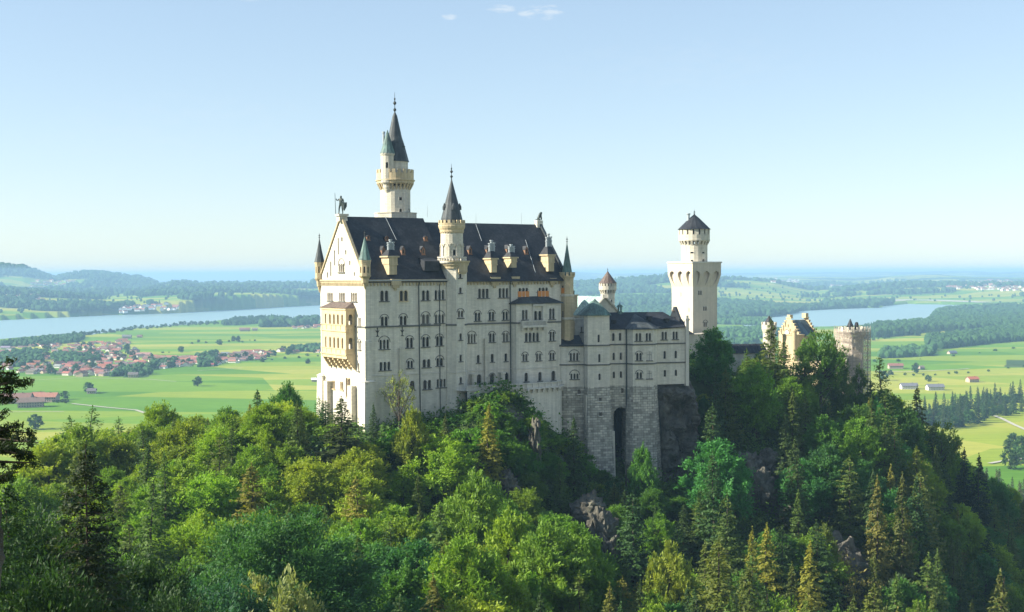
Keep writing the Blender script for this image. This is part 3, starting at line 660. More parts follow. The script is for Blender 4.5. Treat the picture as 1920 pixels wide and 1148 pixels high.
for x, y in ((707.6, 622), (754, 621)):
    a0, z0 = SF.px(x, y); SF.box(k, a0-.1, a0+.1, z0-1.2, z0+1.2, 0, .1)
    for s in (-1, 1): k.tube(SF.W(a0, z0-.3, .08), SF.W(a0+.45*s, z0+.3, .08), .09, 5); k.tube(SF.W(a0, z0-.9, .08), SF.W(a0+.4*s, z0-1.2, .08), .08, 5)
k.build_split('wall_anchor', M['iron'], pal)

# loggia on the west face
LO = 2.5; LF = Fac(PU(-LO, PWID), (-pn.x, -pn.y)); l0 = LF.px(602.8, 620)[0]; l1 = LF.px(648.4, 620)[0]
LZ = lambda y: LF.px(626, y)[1]
lg = MB(); LS = Fac(PU(-LO, PWID-l1), pd); LN = Fac(PU(0, PWID-l0), -pd)
zr0 = LZ(577.5); zp1 = LZ(608.5); zc1 = LZ(620.5); zp2 = LZ(653); zb2 = LZ(664)
for yt, yb in ((588.8, 608.3), (631.8, 653)):
    for x in (610.9, 618.6, 626.2, 633.6, 641.5): a, _ = LF.px(x, 600); LF.holes.append(arch_poly(a-.46, a+.46, LZ(yb), LZ(yt)))
    LS.holes.append(arch_poly(LO/2-.5, LO/2+.5, LZ(yb), LZ(yt))); LN.holes.append(arch_poly(LO/2-.5, LO/2+.5, LZ(yb), LZ(yt)))
LF.wall(lg, [(l0, zb2), (l1, zb2), (l1, zr0), (l0, zr0)], .35); LS.wall(lg, [(0, zb2), (LO, zb2), (LO, zr0), (0, zr0)], .35); LN.wall(lg, [(0, zb2), (LO, zb2), (LO, zr0), (0, zr0)], .35)
for f, A, B in ((LF, l0-.25, l1+.25), (LS, 0, LO-.02), (LN, .02, LO)):
    for z, h, o in ((zr0-.45, .43, .22), (zp1-.12, .2, .16), (zc1-.1, .3, .22), (zp2-.12, .2, .16), (zb2-.1, .3, .22)): f.box(lg, A, B, z, z+h, -.02, o)
for zf_ in (zp1-1.3, zp2-1.3): lg.face([LF.W(l0, zf_, 0), LF.W(l1, zf_, 0), LF.W(l1, zf_, -LO), LF.W(l0, zf_, -LO)])
for z0, z1 in ((zp1-1.25, zp1-.15), (zp2-1.1, zp2-.15)):
    for i in range(6): a = l0+.3+(l1-l0-.6)*i/5; LF.box(lg, a-.1, a+.1, z0, z1, -.02, .1)
loggia = lg.build('loggia', M['ochre'], pal)
k = MB()
for zt_, zb_ in ((LZ(586), zp1-1.2), (LZ(629), zp2-1.2)):
    for i in range(4): a = l0+1+(l1-l0-2)*i/3; LF.box(k, a-.4, a+.4, zb_, zt_-.4, -LO+.02, -LO+.12)
k.build('inner_door', M['room'], loggia)
k = MB(); ap = LZ(566.5); r0 = [LF.W(l0-.4, zr0, .4), LF.W(l1+.4, zr0, .4), LF.W(l1+.4, zr0, -LO), LF.W(l0-.4, zr0, -LO)]; t0 = [LF.W(l0+1.5, ap, -LO+.03), LF.W(l1-1.2, ap, -LO+.03)]
k.mesh(r0+t0, [(0, 1, 5, 4), (1, 2, 5), (0, 4, 3), (3, 2, 1, 0)]); k.build('loggia_roof', M['brown_roof'], loggia)
k = MB(); zq = LZ(693)
for i in range(6):
    a = l0+(l1-l0)*i/5; w = .28
    for s in range(5): LF.box(k, a-w, a+w, zb2-.12-(s+1)*(zb2-zq)/5*.9, zb2-.12-s*(zb2-zq)/5*.9-.003, -LO, -LO+LO*(1-s/5.0)**.8)
for i in range(5):
    a = l0+(l1-l0)*(i+.5)/5; r = (l1-l0)/10-.2
    LF.box(k, a-r-.25, a+r+.25, zb2-.9, zb2-.11, -LO, -.05)
k.build('corbel', M['ochre'], loggia)
k = MB(); WF.box(k, PWID-2.6, PWID-1.2, LZ(640), LZ(585), -.02, .0) ; 

# =================================================================== tall round tower behind the palace
c = PU(0, 0); cx = None
for it in range(60):
    u = it*1.0; q = PU(u, PWID+5.2); x = proj((*q, 0))[0]
    if x > 742: break
c = PU(u-(x-742)/6.6, PWID+5.2); zz = lambda y: zat(*c, y); sc_ = FPX/c[1]
tt = thing('round_tower', 'tallest slender round tower with dark pointed spire rising behind the palace roof', 'tower', (*c, zb))
rr = 28/sc_; k = MB()
pl = MB(); P = ngon(c, 40/sc_, 8, R(22.5)+.3); pl.prism(P, zb, zz(401), 0); pl.prism(ngon(c, 41/sc_, 8, R(22.5)+.3), zz(401)+.003, zz(399.5), 0); pl.build('platform', M['limestone'], tt)
round_tower(k, tt, c, rr, zz(402), zz(350), 24, .05, [(752, 370, 376, .75, 1), (752.5, 391, 398, .7), (766, 391, 398, .7)])
k.build('tower_wall', M['limestone'], tt)
k = MB(); corbels(k, c, rr, rr+.95, zz(357), zz(345), 26, 0, .05, .42); k.lathe(c, [(rr+.3, zz(347)), (rr+.95, zz(345)), (rr+1.0, zz(341)), (rr+1.25, zz(340)), (rr+1.25, zz(338)), (rr+.95, zz(337.5)), (rr+.95, zz(326)), (rr+.65, zz(326)), (rr+.65, zz(337)), (.4, zz(337))], 26)
crenels(k, c, rr+.95, zz(326), 1.0, 20, .3); k.build('gallery', M['sandstone'], tt)
k = MB(); round_tower(k, tt, c, 24/sc_, zz(338), zz(302), 20, 0, []); k.build('tower_wall', M['limestone'], tt)
k = MB(); k.lathe(c, [(26.5/sc_, zz(304)), (25.5/sc_, zz(302)), (17/sc_, zz(270)), (13/sc_, zz(258)), (4.5/sc_, zz(218)), (.12, zz(210))], 12)
for dx, yy in ((15, 277), (-14, 280)): k.lathe((c[0]+dx/sc_, c[1]-1), [(.5, zz(yy+8)), (.5, zz(yy)), (.7, zz(yy-1)), (.05, zz(yy-7))], 6)
k.build('spire', M['lead'], tt); k = MB(); finial(k, c, zz(214), zz(173), 1.3); k.build('finial', M['iron'], tt)
c3 = (c[0]-12/sc_, c[1]-3.0); k = MB(); zz3 = lambda y: zat(*c3, y); k3 = 12.5/sc_
round_tower(k, tt, c3, k3, zz3(338), zz3(291), 14, 0, [(727, 304, 315, .6)]); k.lathe(c3, [(.2, zz3(366)), (k3*.5, zz3(358)), (k3*.7, zz3(352)), (k3*.75, zz3(347)), (k3*1.05, zz3(343)), (k3*1.05, zz3(338))], 14)
k.lathe(c3, [(k3, zz3(293)), (k3*1.12, zz3(290)), (k3*1.12, zz3(288)), (.3, zz3(288))], 14); k.build('turret', M['limestone'], tt)
k = MB(); k.lathe(c3, [(k3*1.15, zz3(289)), (k3*.8, zz3(276)), (k3*.35, zz3(256)), (.08, zz3(244))], 12); k.build('turret_spire', M['copper'], tt)
k = MB(); k.tube((c3[0]-1.0, c3[1], zz3(270)), (c3[0]-1.0, c3[1], zz3(248)), .3, 8); k.lathe((c3[0]-1.0, c3[1]), [(.4, zz3(250)), (.4, zz3(247)), (.1, zz3(246.8))], 8); k.build('chimney', M['zinc'], tt)

# =================================================================== south wing on the rock, stepped towards the gorge
B0 = atY(1046, 700, 328.0); d2 = Vector((math.sin(R(76.5)), math.cos(R(76.5)), 0)); n2 = Vector((-d2.y, d2.x, 0))
def BU(a, out): p = B0+d2*a-n2*out; return (p.x, p.y)
def BFac(out): return Fac(BU(0, out), d2)
F0 = BFac(0); ax = lambda x, y, out: BFac(out).px(x, y)[0]
zA = BFac(.2).px(1075, 648)[1]; zB = BFac(2.6).px(1120, 590.5)[1]; zC = F0.px(1158, 616.7)[1]; zE = F0.px(1260, 612.5)[1]
s1 = F0.px(1160, 645.8)[1]; s2 = F0.px(1160, 681.9)[1]; zr = F0.px(1160, 723)[1]; zk = F0.px(1200, 905)[1]-6
wing = thing('castle_wing', 'pale limestone wing with projecting bays and slate roof on battered rubble footings', 'castle wing', (*BU(17, -5), zk))
aA1 = ax(1095, 690, .2); aB0 = ax(1093.3, 690, 1.2); aB1 = ax(1102, 690, 2.6); aB2 = ax(1143, 690, 2.6); aC = aB2; aD0 = ax(1174, 690, 0); aD1 = ax(1187, 690, 2.3); aD2 = ax(1226, 690, 2.3); aD3 = ax(1230, 690, 0)+.35; aE = ax(1288, 690, 0)
plan = [(0, -4), (.15, -1.2), (1.0, -.2), (2.4, .2), (aA1, .2), (aA1, 1.0), (aB1, 2.6), (aB2, 2.6), (aB2, 0), (aD0, 0), (aD1, 2.3), (aD2, 2.3), (aD3, 0), (aE, 0), (aE, -11)]
wins = {3: [(1076.4, 662, 676.5, 16, 3, 1), (1077.2, 700.6, 711, 15, 3, 1)],
        6: [(1122.5, 627.5, 642, 4.2), (1123.8, 664, 679.5, 4.2), (1124.2, 700.6, 713, 4.2)],
        8: [(1150, 624.6, 639.5, 4.6), (1162.6, 624, 639, 4.6), (1150.6, 661.4, 675.5, 4.2), (1164, 661, 675, 4.2), (1151, 697, 709.5, 4.2), (1164.3, 696.4, 708.7, 4.2)],
        10: [(1197, 625, 639.6, 11, 2), (1215.7, 624.8, 639, 10, 2), (1198, 662, 676, 10.5, 2, 1), (1198.5, 698, 710, 10.5, 2, 1)],
        12: [(1245.4, 622.2, 637, 10, 2), (1266, 621.8, 636.3, 9.5, 2), (1246.2, 658.4, 673, 4.4), (1267, 657.8, 672, 4.4), (1246.7, 694, 706.5, 4.4), (1267.3, 693.4, 705, 4.4)]}
tops = {0: zA, 1: zA, 2: zA, 3: zA, 4: zB, 5: zB, 6: zB, 7: zB, 8: zC, 9: zC, 10: zC, 11: zC, 12: zE, 13: zE}
w1 = MB(); cs = MB(); w2 = MB()
for i in range(len(plan)-1):
    a, b = BU(*plan[i]), BU(*plan[i+1]); f = Fac(a, (b[0]-a[0], b[1]-a[1])); L = math.dist(a, b); zt = tops[i]
    for w in wins.get(i, ()): window(f, wing, *w, sill=(len(w) > 5 or w[3] > 6))
    if i == 10:
        for yt, yb in ((657, 677),):
            pass
        for x, yt, yb in ((1217.7, 659, 676), (1217.7, 695, 710)): window(f, wing, x, yt, yb, 8.5, 1, 0, pane='trim', name='blind_window', depth=.2)
    if i == 5: 
        for yt, yb in ((600, 610), (630, 641), (664, 678)): z0 = zat(*a, yb); z1 = zat(*a, yt); window_at(f, wing, L*.3, L*.3+.3, z0, z1, 1, sill=False, rnd=False)
    f.wall(w1, [(0, zr-.01), (L, zr-.01), (L, zt), (0, zt)])
    for z in (s1, s2):
        f.box(cs, -.02, L+.02, z-.2, z+.14, -.02, .2)
w1.build('wall', M['limestone_grey'], wing); cs.build('string_course', M['course'], wing)
# rubble footings, spreading towards the base
def bat(i0, i1, grow, zt, z0):
    for i in range(i0, i1):
        (a, o1), (b, o2) = plan[i], plan[i+1]; am = (plan[i0][0]+plan[i1][0])/2; 
        g = lambda a_, o_: (am+(a_-am)*(1+grow*.12), o_+grow)
        p = [(*BU(a, o1+.08), zt), (*BU(b, o2+.08), zt), (*BU(*g(b, o2)), z0), (*BU(*g(a, o1)), z0)]
        w2.face([p[3], p[2], p[1], p[0]])
bat(0, 4, 1.2, zr, zk); bat(4, 7, 2.6, zr, zk); bat(9, 12, 2.0, zr, zk)
a, b = BU(aB2-.6, .02), BU(aD0+.6, .02); f = Fac(a, (b[0]-a[0], b[1]-a[1])); L = math.dist(a, b)
ha0, hz = f.px(1150.5, 764); ha1 = f.px(1176, 764)[0]; f.holes.append(arch_poly(max(.3, ha0), L-.1, zk+.2, hz, 8)); f.wall(w2, [(0, zk), (L, zk), (L, zr), (0, zr)], 5.0)
w2.build('footing', M['rubble'], wing)
k = MB(); F0.box(k, aC-1, aD0+1, zk, hz+1, -6, -5.0); k.build('passage_back', M['glass'], wing)  # near-black plate paints in the dark at the end of the passage
k = MB()                                                  # buttress beside the passage and corner strips
for x0, x1, yt, o0, gr in ((1143, 1152, 806, 2.3, .5), (1096, 1105, 738, 1.7, .35)):
    a0 = ax(x0, 800, o0); a1 = ax(x1, 800, o0); z1 = F0.px(1147, yt)[1]; k.prism([BU(a0, o0+1.4), BU(a1, o0+1.4), BU(a1, -.5), BU(a0, -.5)], zk, z1, 0, .72); 
k.build_split('buttress', M['limestone_grey'], wing)
k = MB()
for x, yt, yb, o in ((1125.5, 746, 752, 3.0), (1126.5, 773, 780, 3.5), (1086, 731, 739, .5), (1167, 728, 737, .05)):
    F = BFac(o); a0, z0 = F.px(x-2, yb); a1, z1 = F.px(x+2, yt); F.box(k, a0, a1, z0, z1, -.8, .12, 0); F.box(k, a0-.3, a1+.3, z0-.25, z0-.003, -.8, .3, 1)
k.build_split('slit', [M['glass'], M['trim']], wing)
k = MB(); a0 = ax(1288.5, 660, .1); zp = F0.px(1289, 601)[1]; F0.box(k, a0-.5, a0+.35, zr-.5, zp, -.8, .55); F0.box(k, a0-.65, a0+.5, zp, zp+.5, -.95, .7); F0.box(k, a0-.4, a0+.25, zp+.502, zp+1.3, -.7, .45); k.build_split('corner_pier', M['trim'], wing)
k = MB(); 
for x, yt in ((1095.6, 648), (1174.2, 617)): F = BFac(.25); a0, z1 = F.px(x, yt); k.tube(F.W(a0, z1, .1), F.W(a0, zr-12, .3), .14)
a0 = ax(1231, 650, .2); k.tube(F0.W(a0, zr, .2), F0.W(a0+2.2, zk+6, 1.2), .12); k.build_split('down_pipe', M['pipe'], wing)
# roofs of the wing
def roofpoly(name, m, eave, ridge, faces, parent=wing):
    k = MB(); k.mesh([(*BU(a, o), z) for a, o, z in eave+ridge], faces); n = len(eave)
    k.mesh([(*BU(a, o), z) for a, o, z in eave]+[(*BU(a, o), z-.22) for a, o, z in eave], [(i, (i+1) % n, n+(i+1) % n, n+i) for i in range(n)]+[tuple(range(n, 2*n))]); return k.build(name, m, parent)
zq = F0.px(1075, 630)[1]
roofpoly('roof', M['slate'], [(-.4, -1.3, zA), (.8, -.0, zA), (2.4, .65, zA), (aA1-.02, .65, zA), (aA1-.02, -6, zA), (-.4, -6, zA)], [(3.0, -4, zq), (aA1-.03, -4, zq)], [(0, 1, 6), (1, 2, 6), (2, 3, 7, 6), (3, 4, 7), (4, 5, 6, 7), (5, 0, 6)])
ap = BFac(0).px(1117, 560)[1]; am = (aB0+aB2)/2+.2
roofpoly('roof', M['copper'], [(aB0-.6, .8, zB), (aB1-.2, 3.1, zB), (aB2+.4, 3.1, zB), (aB2+.4, -2.6, zB), (aB0-.6, -2.6, zB)], [(am, .1, ap)], [(0, 1, 5), (1, 2, 5), (2, 3, 5), (3, 4, 5), (4, 0, 5)])
zR = F0.px(1190, 586)[1]+.0
BFb = BFac(-5.2); zR = BFb.px(1190, 585.5)[1]; aR = BFb.px(1243, 585.5)[0]; aR2 = BFb.px(1254, 594)[0]; zR2 = BFb.px(1254, 594)[1]; aR3 = aE
roofpoly('roof', M['slate'], [(aC-.02, .45, zC), (aD0+1, .45, zC), (aD3, .45, zC), (aE+.0, .45, zE), (aE+.0, -10.8, zE), (aC, -10.8, zC)], [(aC, -5.2, zR), (aR, -5.2, zR), (aR2, -5.2, zR2), (aE, -5.2, zR2)],
         [(0, 1, 2, 7, 6), (2, 3, 9, 8, 7), (3, 4, 9), (4, 5, 6, 7, 8, 9), (5, 0, 6)])
apD = BFb.px(1203, 588)
roofpoly('roof', M['lead'], [(aD0-.5, .5, zC+.03), (aD1-.2, 2.85, zC+.03), (aD2+.3, 2.85, zC+.03), (aD3+.5, .5, zC+.03)], [((aD1+aD2)/2-.3, -3.9, BFac(-3.9).px(1203, 588)[1])], [(0, 1, 4), (1, 2, 4), (2, 3, 4)])
k = MB()                                                  # stepped gable at the east end
for a0, a1, z0, z1 in ((0, 11, zE-1, zE+.8),):
    pass
f = Fac(BU(aE-2.6, -10.8), (-d2.x*0-(-n2.x)*1, -(-n2.y)))
q = [(aE-1.4, .2, zE), (aE-1.4, -5.2, zR2+2.6), (aE-1.4, -6.2, zR2+2.6), (aE-1.4, -10.8, zE)]
k.mesh([(*BU(a, o), z) for a, o, z in q]+[(*BU(a+.6, o), z) for a, o, z in q], [(0, 1, 2, 3), (7, 6, 5, 4), (0, 4, 5, 1), (1, 5, 6, 2), (2, 6, 7, 3)]); k.build('gable', M['slate'], wing)
k = MB(); p = BU(aE-1.1, -5.7); k.prism([(p[0]-.9, p[1]-.6), (p[0]+.9, p[1]-.6), (p[0]+.9, p[1]+.6), (p[0]-.9, p[1]+.6)], zR2+1.5, BFb.px(1272, 585)[1]+.3); k.build('chimney', M['brick'], wing)
k = MB(); 
for x, y in ((1152, 603), (1218, 597), (1251, 601)):
    a0, z0 = BFac(-1.5).px(x, y); F = BFac(-1.5); F.box(k, a0-.5, a0+.5, z0-.5, z0+.35, -1.2, .15); F.box(k, a0-.7, a0+.7, z0+.353, z0+.5, -1.4, .35)
k.build_split('roof_vent', M['slate'], wing)
k = MB(); a0, z0 = BFac(-5.2).px(1162, 588); c = BU(a0, -5.2); zz = lambda y: zat(*c, y)
k.lathe(c, [(.75, zz(590)), (.75, zz(585)), (.55, zz(584))], 8); 
for q in range(6): a = q*math.pi/3; k.tube((c[0]+.45*math.cos(a), c[1]+.45*math.sin(a), zz(585)), (c[0]+.45*math.cos(a), c[1]+.45*math.sin(a), zz(576)), .1, 5)
k.lathe(c, [(.85, zz(576.5)), (.8, zz(575)), (.6, zz(572.5)), (.2, zz(571)), (.12, zz(569)), (.05, zz(567))], 10); k.build('lantern', M['copper'], wing)

# =================================================================== gabled house behind the wing, with its small round tower
hh = thing('gabled_house', 'courtyard house with pale green copper roof and plain stone gable behind the square bay', 'castle house', (*PU(60, 14), -20))
Pg = atY(1133, 557, 366); Pg0 = Vector((Pg.x, Pg.y, 0)); zap = Pg.z
gl = Fac(Pg0.to_2d(), pd); aL = gl.px(1094, 590)[0]; aR_ = gl.px(1164, 592)[0]; zev = gl.px(1160, 590)[1]; k = MB()
hw = aR_; gl = Fac((Pg0-pd*hw).to_2d(), pd); window(gl, hh, 1124, 603, 611, 3)
gl.wall(k, [(0, zev-22), (2*hw, zev-22), (2*hw, zev), (hw, zap), (0, zev)])
f = Fac((Pg0-pd*hw+pn*26).to_2d(), -pn); f.wall(k, [(0, zev-22), (26, zev-22), (26, zev), (0, zev)]); f = Fac((Pg0+pd*hw).to_2d(), pn); f.wall(k, [(0, zev-22), (26, zev-22), (26, zev), (0, zev)]); k.build('wall', M['limestone'], hh)
k = MB()
for s in (-1, 1):
    q = [Pg0+pd*(s*(hw+.4))-pn*.2, Pg0-pn*.2, Pg0+pn*24, Pg0+pd*(s*(hw+.4))+pn*24]; zs = [zev-.4, zap+.15, zap+.15, zev-.4]
    k.face([(p.x, p.y, z) for p, z in zip(q, zs)]); k.face([(p.x, p.y, z-.25) for p, z in zip(reversed(q), reversed(zs))]); k.face([(q[0].x, q[0].y, zs[0]-.25), (q[0].x, q[0].y, zs[0]), (q[1].x, q[1].y, zs[1]), (q[1].x, q[1].y, zs[1]-.25)])
k.build('roof', M['copper_pale'], hh)
k = MB()
for s in (-1, 1): k.tube(Pg0+pd*(s*hw)-pn*.3+Vector((0, 0, zev)), Pg0-pn*.3+Vector((0, 0, zap+.2)), .3, 4)
q = Pg0-pn*.2; k.prism([(q.x-.7, q.y-.6), (q.x+.7, q.y-.6), (q.x+.7, q.y+.6), (q.x-.7, q.y+.6)], zap-.3, zap+.7); k.build('gable_coping', M['limestone_grey'], hh)
k = MB(); q = Pg0+pn*20+Vector((0, 0, zap)); 
for s in range(5): p = q-pn*s*.9; k.tube(p, p+Vector((0, 0, 1.0+.5*(s % 2))), .2, 6)
k.build('chimney', M['iron'], hh)
# low polygonal choir with a lit copper roof
ch = thing('chapel_annex', 'low annex with folded green copper roof wedged between palace and square bay', 'annex', (*BU(4, -12), -20))
c = atY(1096, 575, 346).to_2d(); zz = lambda y: zat(*c, y); k = MB(); k.lathe(c, [(2.9, zz(680)), (2.9, zz(592))], 8, 0, .2); k.lathe(c, [(3.0, zz(597)), (3.15, zz(595)), (3.15, zz(591))], 8, 0, .2); k.build('wall', M['limestone'], ch)
k = MB(); k.lathe(c, [(3.4, zz(591)), (2.2, zz(579)), (.9, zz(567)), (.05, zz(562))], 8, 0, .2); k.build('roof', M['copper_pale'], ch)
f = Fac(atY(1077, 620, 341).to_2d(), pd); k = MB(); window(f, ch, 1090.5, 612, 623, 3.2); L = f.px(1100, 620)[0]; f.wall(k, [(0, f.px(1078, 660)[1]), (L, f.px(1078, 660)[1]), (L, f.px(1090, 600)[1]), (0, f.px(1078, 600)[1])])
g = Fac((f.P+pn*6).to_2d(), -pn); zt = f.px(1078, 600)[1]; g.wall(k, [(0, zt-9), (6, zt-9), (6, zt), (0, zt)]); f.box(k, -.2, L, zt-.1, zt+.3, -6, .2); f.box(k, -.1, L, zt-.9, zt-.6, -.02, .1); k.build('stair_house', M['limestone'], ch)
k = MB(); f.face = None; q = [f.W(-2.9, f.px(1078, 636)[1]-1, .2), f.W(0, zt-.3, .2), f.W(0, zt-.3, -4), f.W(-2.9, f.px(1078, 636)[1]-1, -4)]; k.face(q); k.face([f.W(-2.9, zt-9, .2), f.W(0, zt-9, .2), f.W(0, zt-.3, .2), f.W(-2.9, f.px(1078, 636)[1]-1, .2)]); k.build('stair_parapet', M['sandstone'], ch)
cp_ = thing('chimney_tower', 'sandstone chimney block with dark pot just right of the palace corner turret', 'chimney', (*atY(1078, 570, 352).to_2d(), -25))
f = Fac(atY(1073.5, 570, 352).to_2d(), pd); k = MB(); L = f.px(1083, 570)[0]; z1 = f.px(1078, 555)[1]; f.box(k, 0, L, z1-25, z1, -3, 0); f.box(k, -.2, L+.2, z1, z1+.35, -3.2, .2); k.build('shaft', M['sandstone'], cp_); k = MB(); f.box(k, .4, 1.0, z1+.353, z1+1.5, -1, -.4); k.build('pot', M['iron'], cp_)

c = atY(1139.5, 560, 376).to_2d(); zz = lambda y: zat(*c, y); s_ = FPX/376
t2 = thing('small_round_tower', 'small cream round tower with brown conical roof behind the copper roofed house', 'tower', (c[0], c[1], zz(600)))
k = MB(); round_tower(k, t2, c, 13/s_, zz(610), zz(549), 20, 0, [(1146, 562, 569, .6)]); k.build('tower_wall', M['limestone'], t2)
k = MB(); corbels(k, c, 13/s_, 16.3/s_, zz(551), zz(543), 18, 0, 0, .5); k.lathe(c, [(16.4/s_, zz(543.5)), (16.6/s_, zz(536.5)), (.3, zz(536.5))], 20); crenels(k, c, 16.6/s_, zz(536.5), zz(531)-zz(536.5), 18, .4, fill=.68); k.lathe(c, [(14.4/s_, zz(537)), (14.4/s_, zz(530))], 20, 1); k.build('battlement', [M['limestone'], M['glass']], t2)
k = MB(); k.lathe(c, [(17.3/s_, zz(531.5)), (13/s_, zz(526)), (.1, zz(509))], 12); k.build('cone_roof', M['brown_roof'], t2); k = MB(); finial(k, c, zz(510), zz(502), .6); k.build('finial', M['iron'], t2)

# =================================================================== square tower with round top
class FlareFac(Fac):
    def __init__(s, P, d, L, z0, z1, ov): super().__init__(P, d); s.L = L; s.z0 = z0; s.z1 = z1; s.ov = ov; s.full = False
    def of(s, z): return s.ov*min(1, max(0, (z-s.z0)/(s.z1-s.z0)))
    def W(s, a, z, out=0.0):
        o = s.of(z); p = s.P+s.d*(s.L/2+(a-s.L/2)*(1+2*o/s.L))+s.n*(o+out); return (p.x, p.y, z)
Pq = atY(1298.8, 560, 384); Pq.z = 0; qR = Fac(Pq.to_2d(), pd); LR = qR.px(1344.6, 560)[0]; LL = LR*.99
c = (Pq+pd*(LR/2)+pn*(LL/2)).to_2d(); zz = lambda y: zat(Pq.x, Pq.y, y)
sq = thing('square_tower', 'tall square cream tower with pointed machicolation niches and a round turret on top', 'tower', (c[0], c[1], zz(725)))
zf0 = zz(538); zf1 = zz(515); zt = zz(493.5); k = MB(); nk = MB()
corners = [Pq, Pq+pd*LR, Pq+pd*LR+pn*LL, Pq+pn*LL]; dirs = [pd, pn, -pd, -pn]
for i in range(4):
    f = Fac(corners[i].to_2d(), dirs[i].to_2d()); 
    if i == 0:
        for a in [(1312.5, 545.3, 553.2, 6.5, 2), (1321.9, 575, 582.7, 6.5, 2), (1322.4, 603.6, 612.8, 6.5, 2, 1)]: window(f, sq, *a, rnd=False, sill=False)
    if i == 3: window(f, sq, 1277, 548, 556, 1.0, 1, sill=False); window(f, sq, 1292, 577, 585, 1.0, 1, sill=False)
    L = LR; f.wall(k, [(0, zz(740)), (L, zz(740)), (L, zt-1.5), (0, zt-1.5)], .4)
    g = FlareFac(corners[i].to_2d(), dirs[i].to_2d(), L, zf0, zf1, .85); zn0, zn1, zn2 = zf0+.35, zf1+.2, zz(508)
    for q in range(3):
        a0 = L*(q+.5)/3; w = L/3*.29; P = [(a0, zn0)]+[(a0+w*.75, zn0+(zn1-zn0)*.45), (a0+w, zn1-.6), (a0+w, zn1), (a0+w*.8, zn1+(zn2-zn1)*.5), (a0, zn2), (a0-w*.8, zn1+(zn2-zn1)*.5), (a0-w, zn1), (a0-w, zn1-.6), (a0-w*.75, zn0+(zn1-zn0)*.45)]
        g.holes.append(P)
    # subdivide the outline vertically so that the flare bends
    zs = [zf0, (zf0+zf1)/2, zf1, (zf1+zt)/2, zt]; g.wall(k, [(0, z) for z in reversed(zs)]+[(L, z) for z in zs], 1.6)
k.build('tower_wall', M['plaster'], sq)
k = MB(); cc = [(c[0]+(p[0]-c[0])*(1+2.1/LR), c[1]+(p[1]-c[1])*(1+2.1/LR)) for p in [q.to_2d() for q in corners]]; k.prism(cc, zt, zt+.45); k.build('platform', M['trim'], sq)
zz = lambda y: zat(*c, y); s_ = FPX/c[1]; rr = 24.3/s_
k = MB(); round_tower(k, sq, c, rr, zt+.2, zz(458), 20, .15, [(1300, 487, 493, .8), (1317, 485.5, 493, .9), (1299.5, 472.5, 475.5, 1.0, 1), (1317, 472.5, 475.5, 1.0, 1)], 0); k.build('round_wall', M['limestone'], sq)
k = MB(); corbels(k, c, rr, 28.8/s_, zz(460), zz(452), 22, 0, .1, .48); k.lathe(c, [(rr+.1, zz(453.5)), (29/s_, zz(452)), (29.3/s_, zz(449.5)), (28.8/s_, zz(449)), (28.8/s_, zz(440.5)), (.3, zz(440.5))], 24); crenels(k, c, 28.8/s_, zz(440.5), zz(430)-zz(440.5), 16, .5, fill=.72); k.lathe(c, [(25/s_, zz(441)), (25/s_, zz(429.5))], 24, 1); k.build('battlement', [M['limestone'], M['glass']], sq)
k = MB(); k.lathe(c, [(31.5/s_, zz(430.5)), (29/s_, zz(428.5)), (10/s_, zz(410)), (.1, zz(402))], 16); k.build('cone_roof', M['slate'], sq); k = MB(); finial(k, c, zz(403), zz(393), 1.0); k.build('finial', M['iron'], sq)
k = MB(); p = (c[0]-11.5/s_, c[1]-.5); k.lathe(p, [(.42, zz(420)), (.42, zz(403)), (.62, zz(402.5)), (.62, zz(400.5)), (.1, zz(400.4))], 10); k.build('chimney', M['zinc'], sq)
lo = thing('low_building', 'low cream building with dark lean-to roof at the foot of the square tower', 'building', (*atY(1320, 700, 374).to_2d(), -40))
f = Fac(atY(1284, 660, 372).to_2d(), pd); L = f.px(1350, 660)[0]; k = MB(); z1 = f.px(1310, 628)[1]; window(f, lo, 1336, 640, 646, 3, 1, 0); window(f, lo, 1312, 652, 662, 7, 1, 0); f.wall(k, [(0, z1-20), (L, z1-20), (L, z1), (0, z1)]); f.box(k, -.1, L+.1, z1-.02, z1+.25, -6, .2); g = Fac((f.P+pn*9).to_2d(), -pn); g.wall(k, [(0, z1-20), (9, z1-20), (9, z1), (0, z1)]); k.build('wall', M['plaster'], lo)
k = MB(); a1 = f.px(1301, 627)[0]; k.mesh([f.W(-1, z1+.26, .4), f.W(a1, z1+.26, .4), f.W(a1, z1+.26, -7), f.W(-1, z1+.26, -7), f.W(-1.5, z1+3.4, -3.5), f.W(a1-3.2, z1+3.2, -3.5)], [(0, 1, 5, 4), (1, 2, 5), (2, 3, 4, 5), (3, 0, 4), (3, 2, 1, 0)]); k.build('roof', M['slate'], lo)

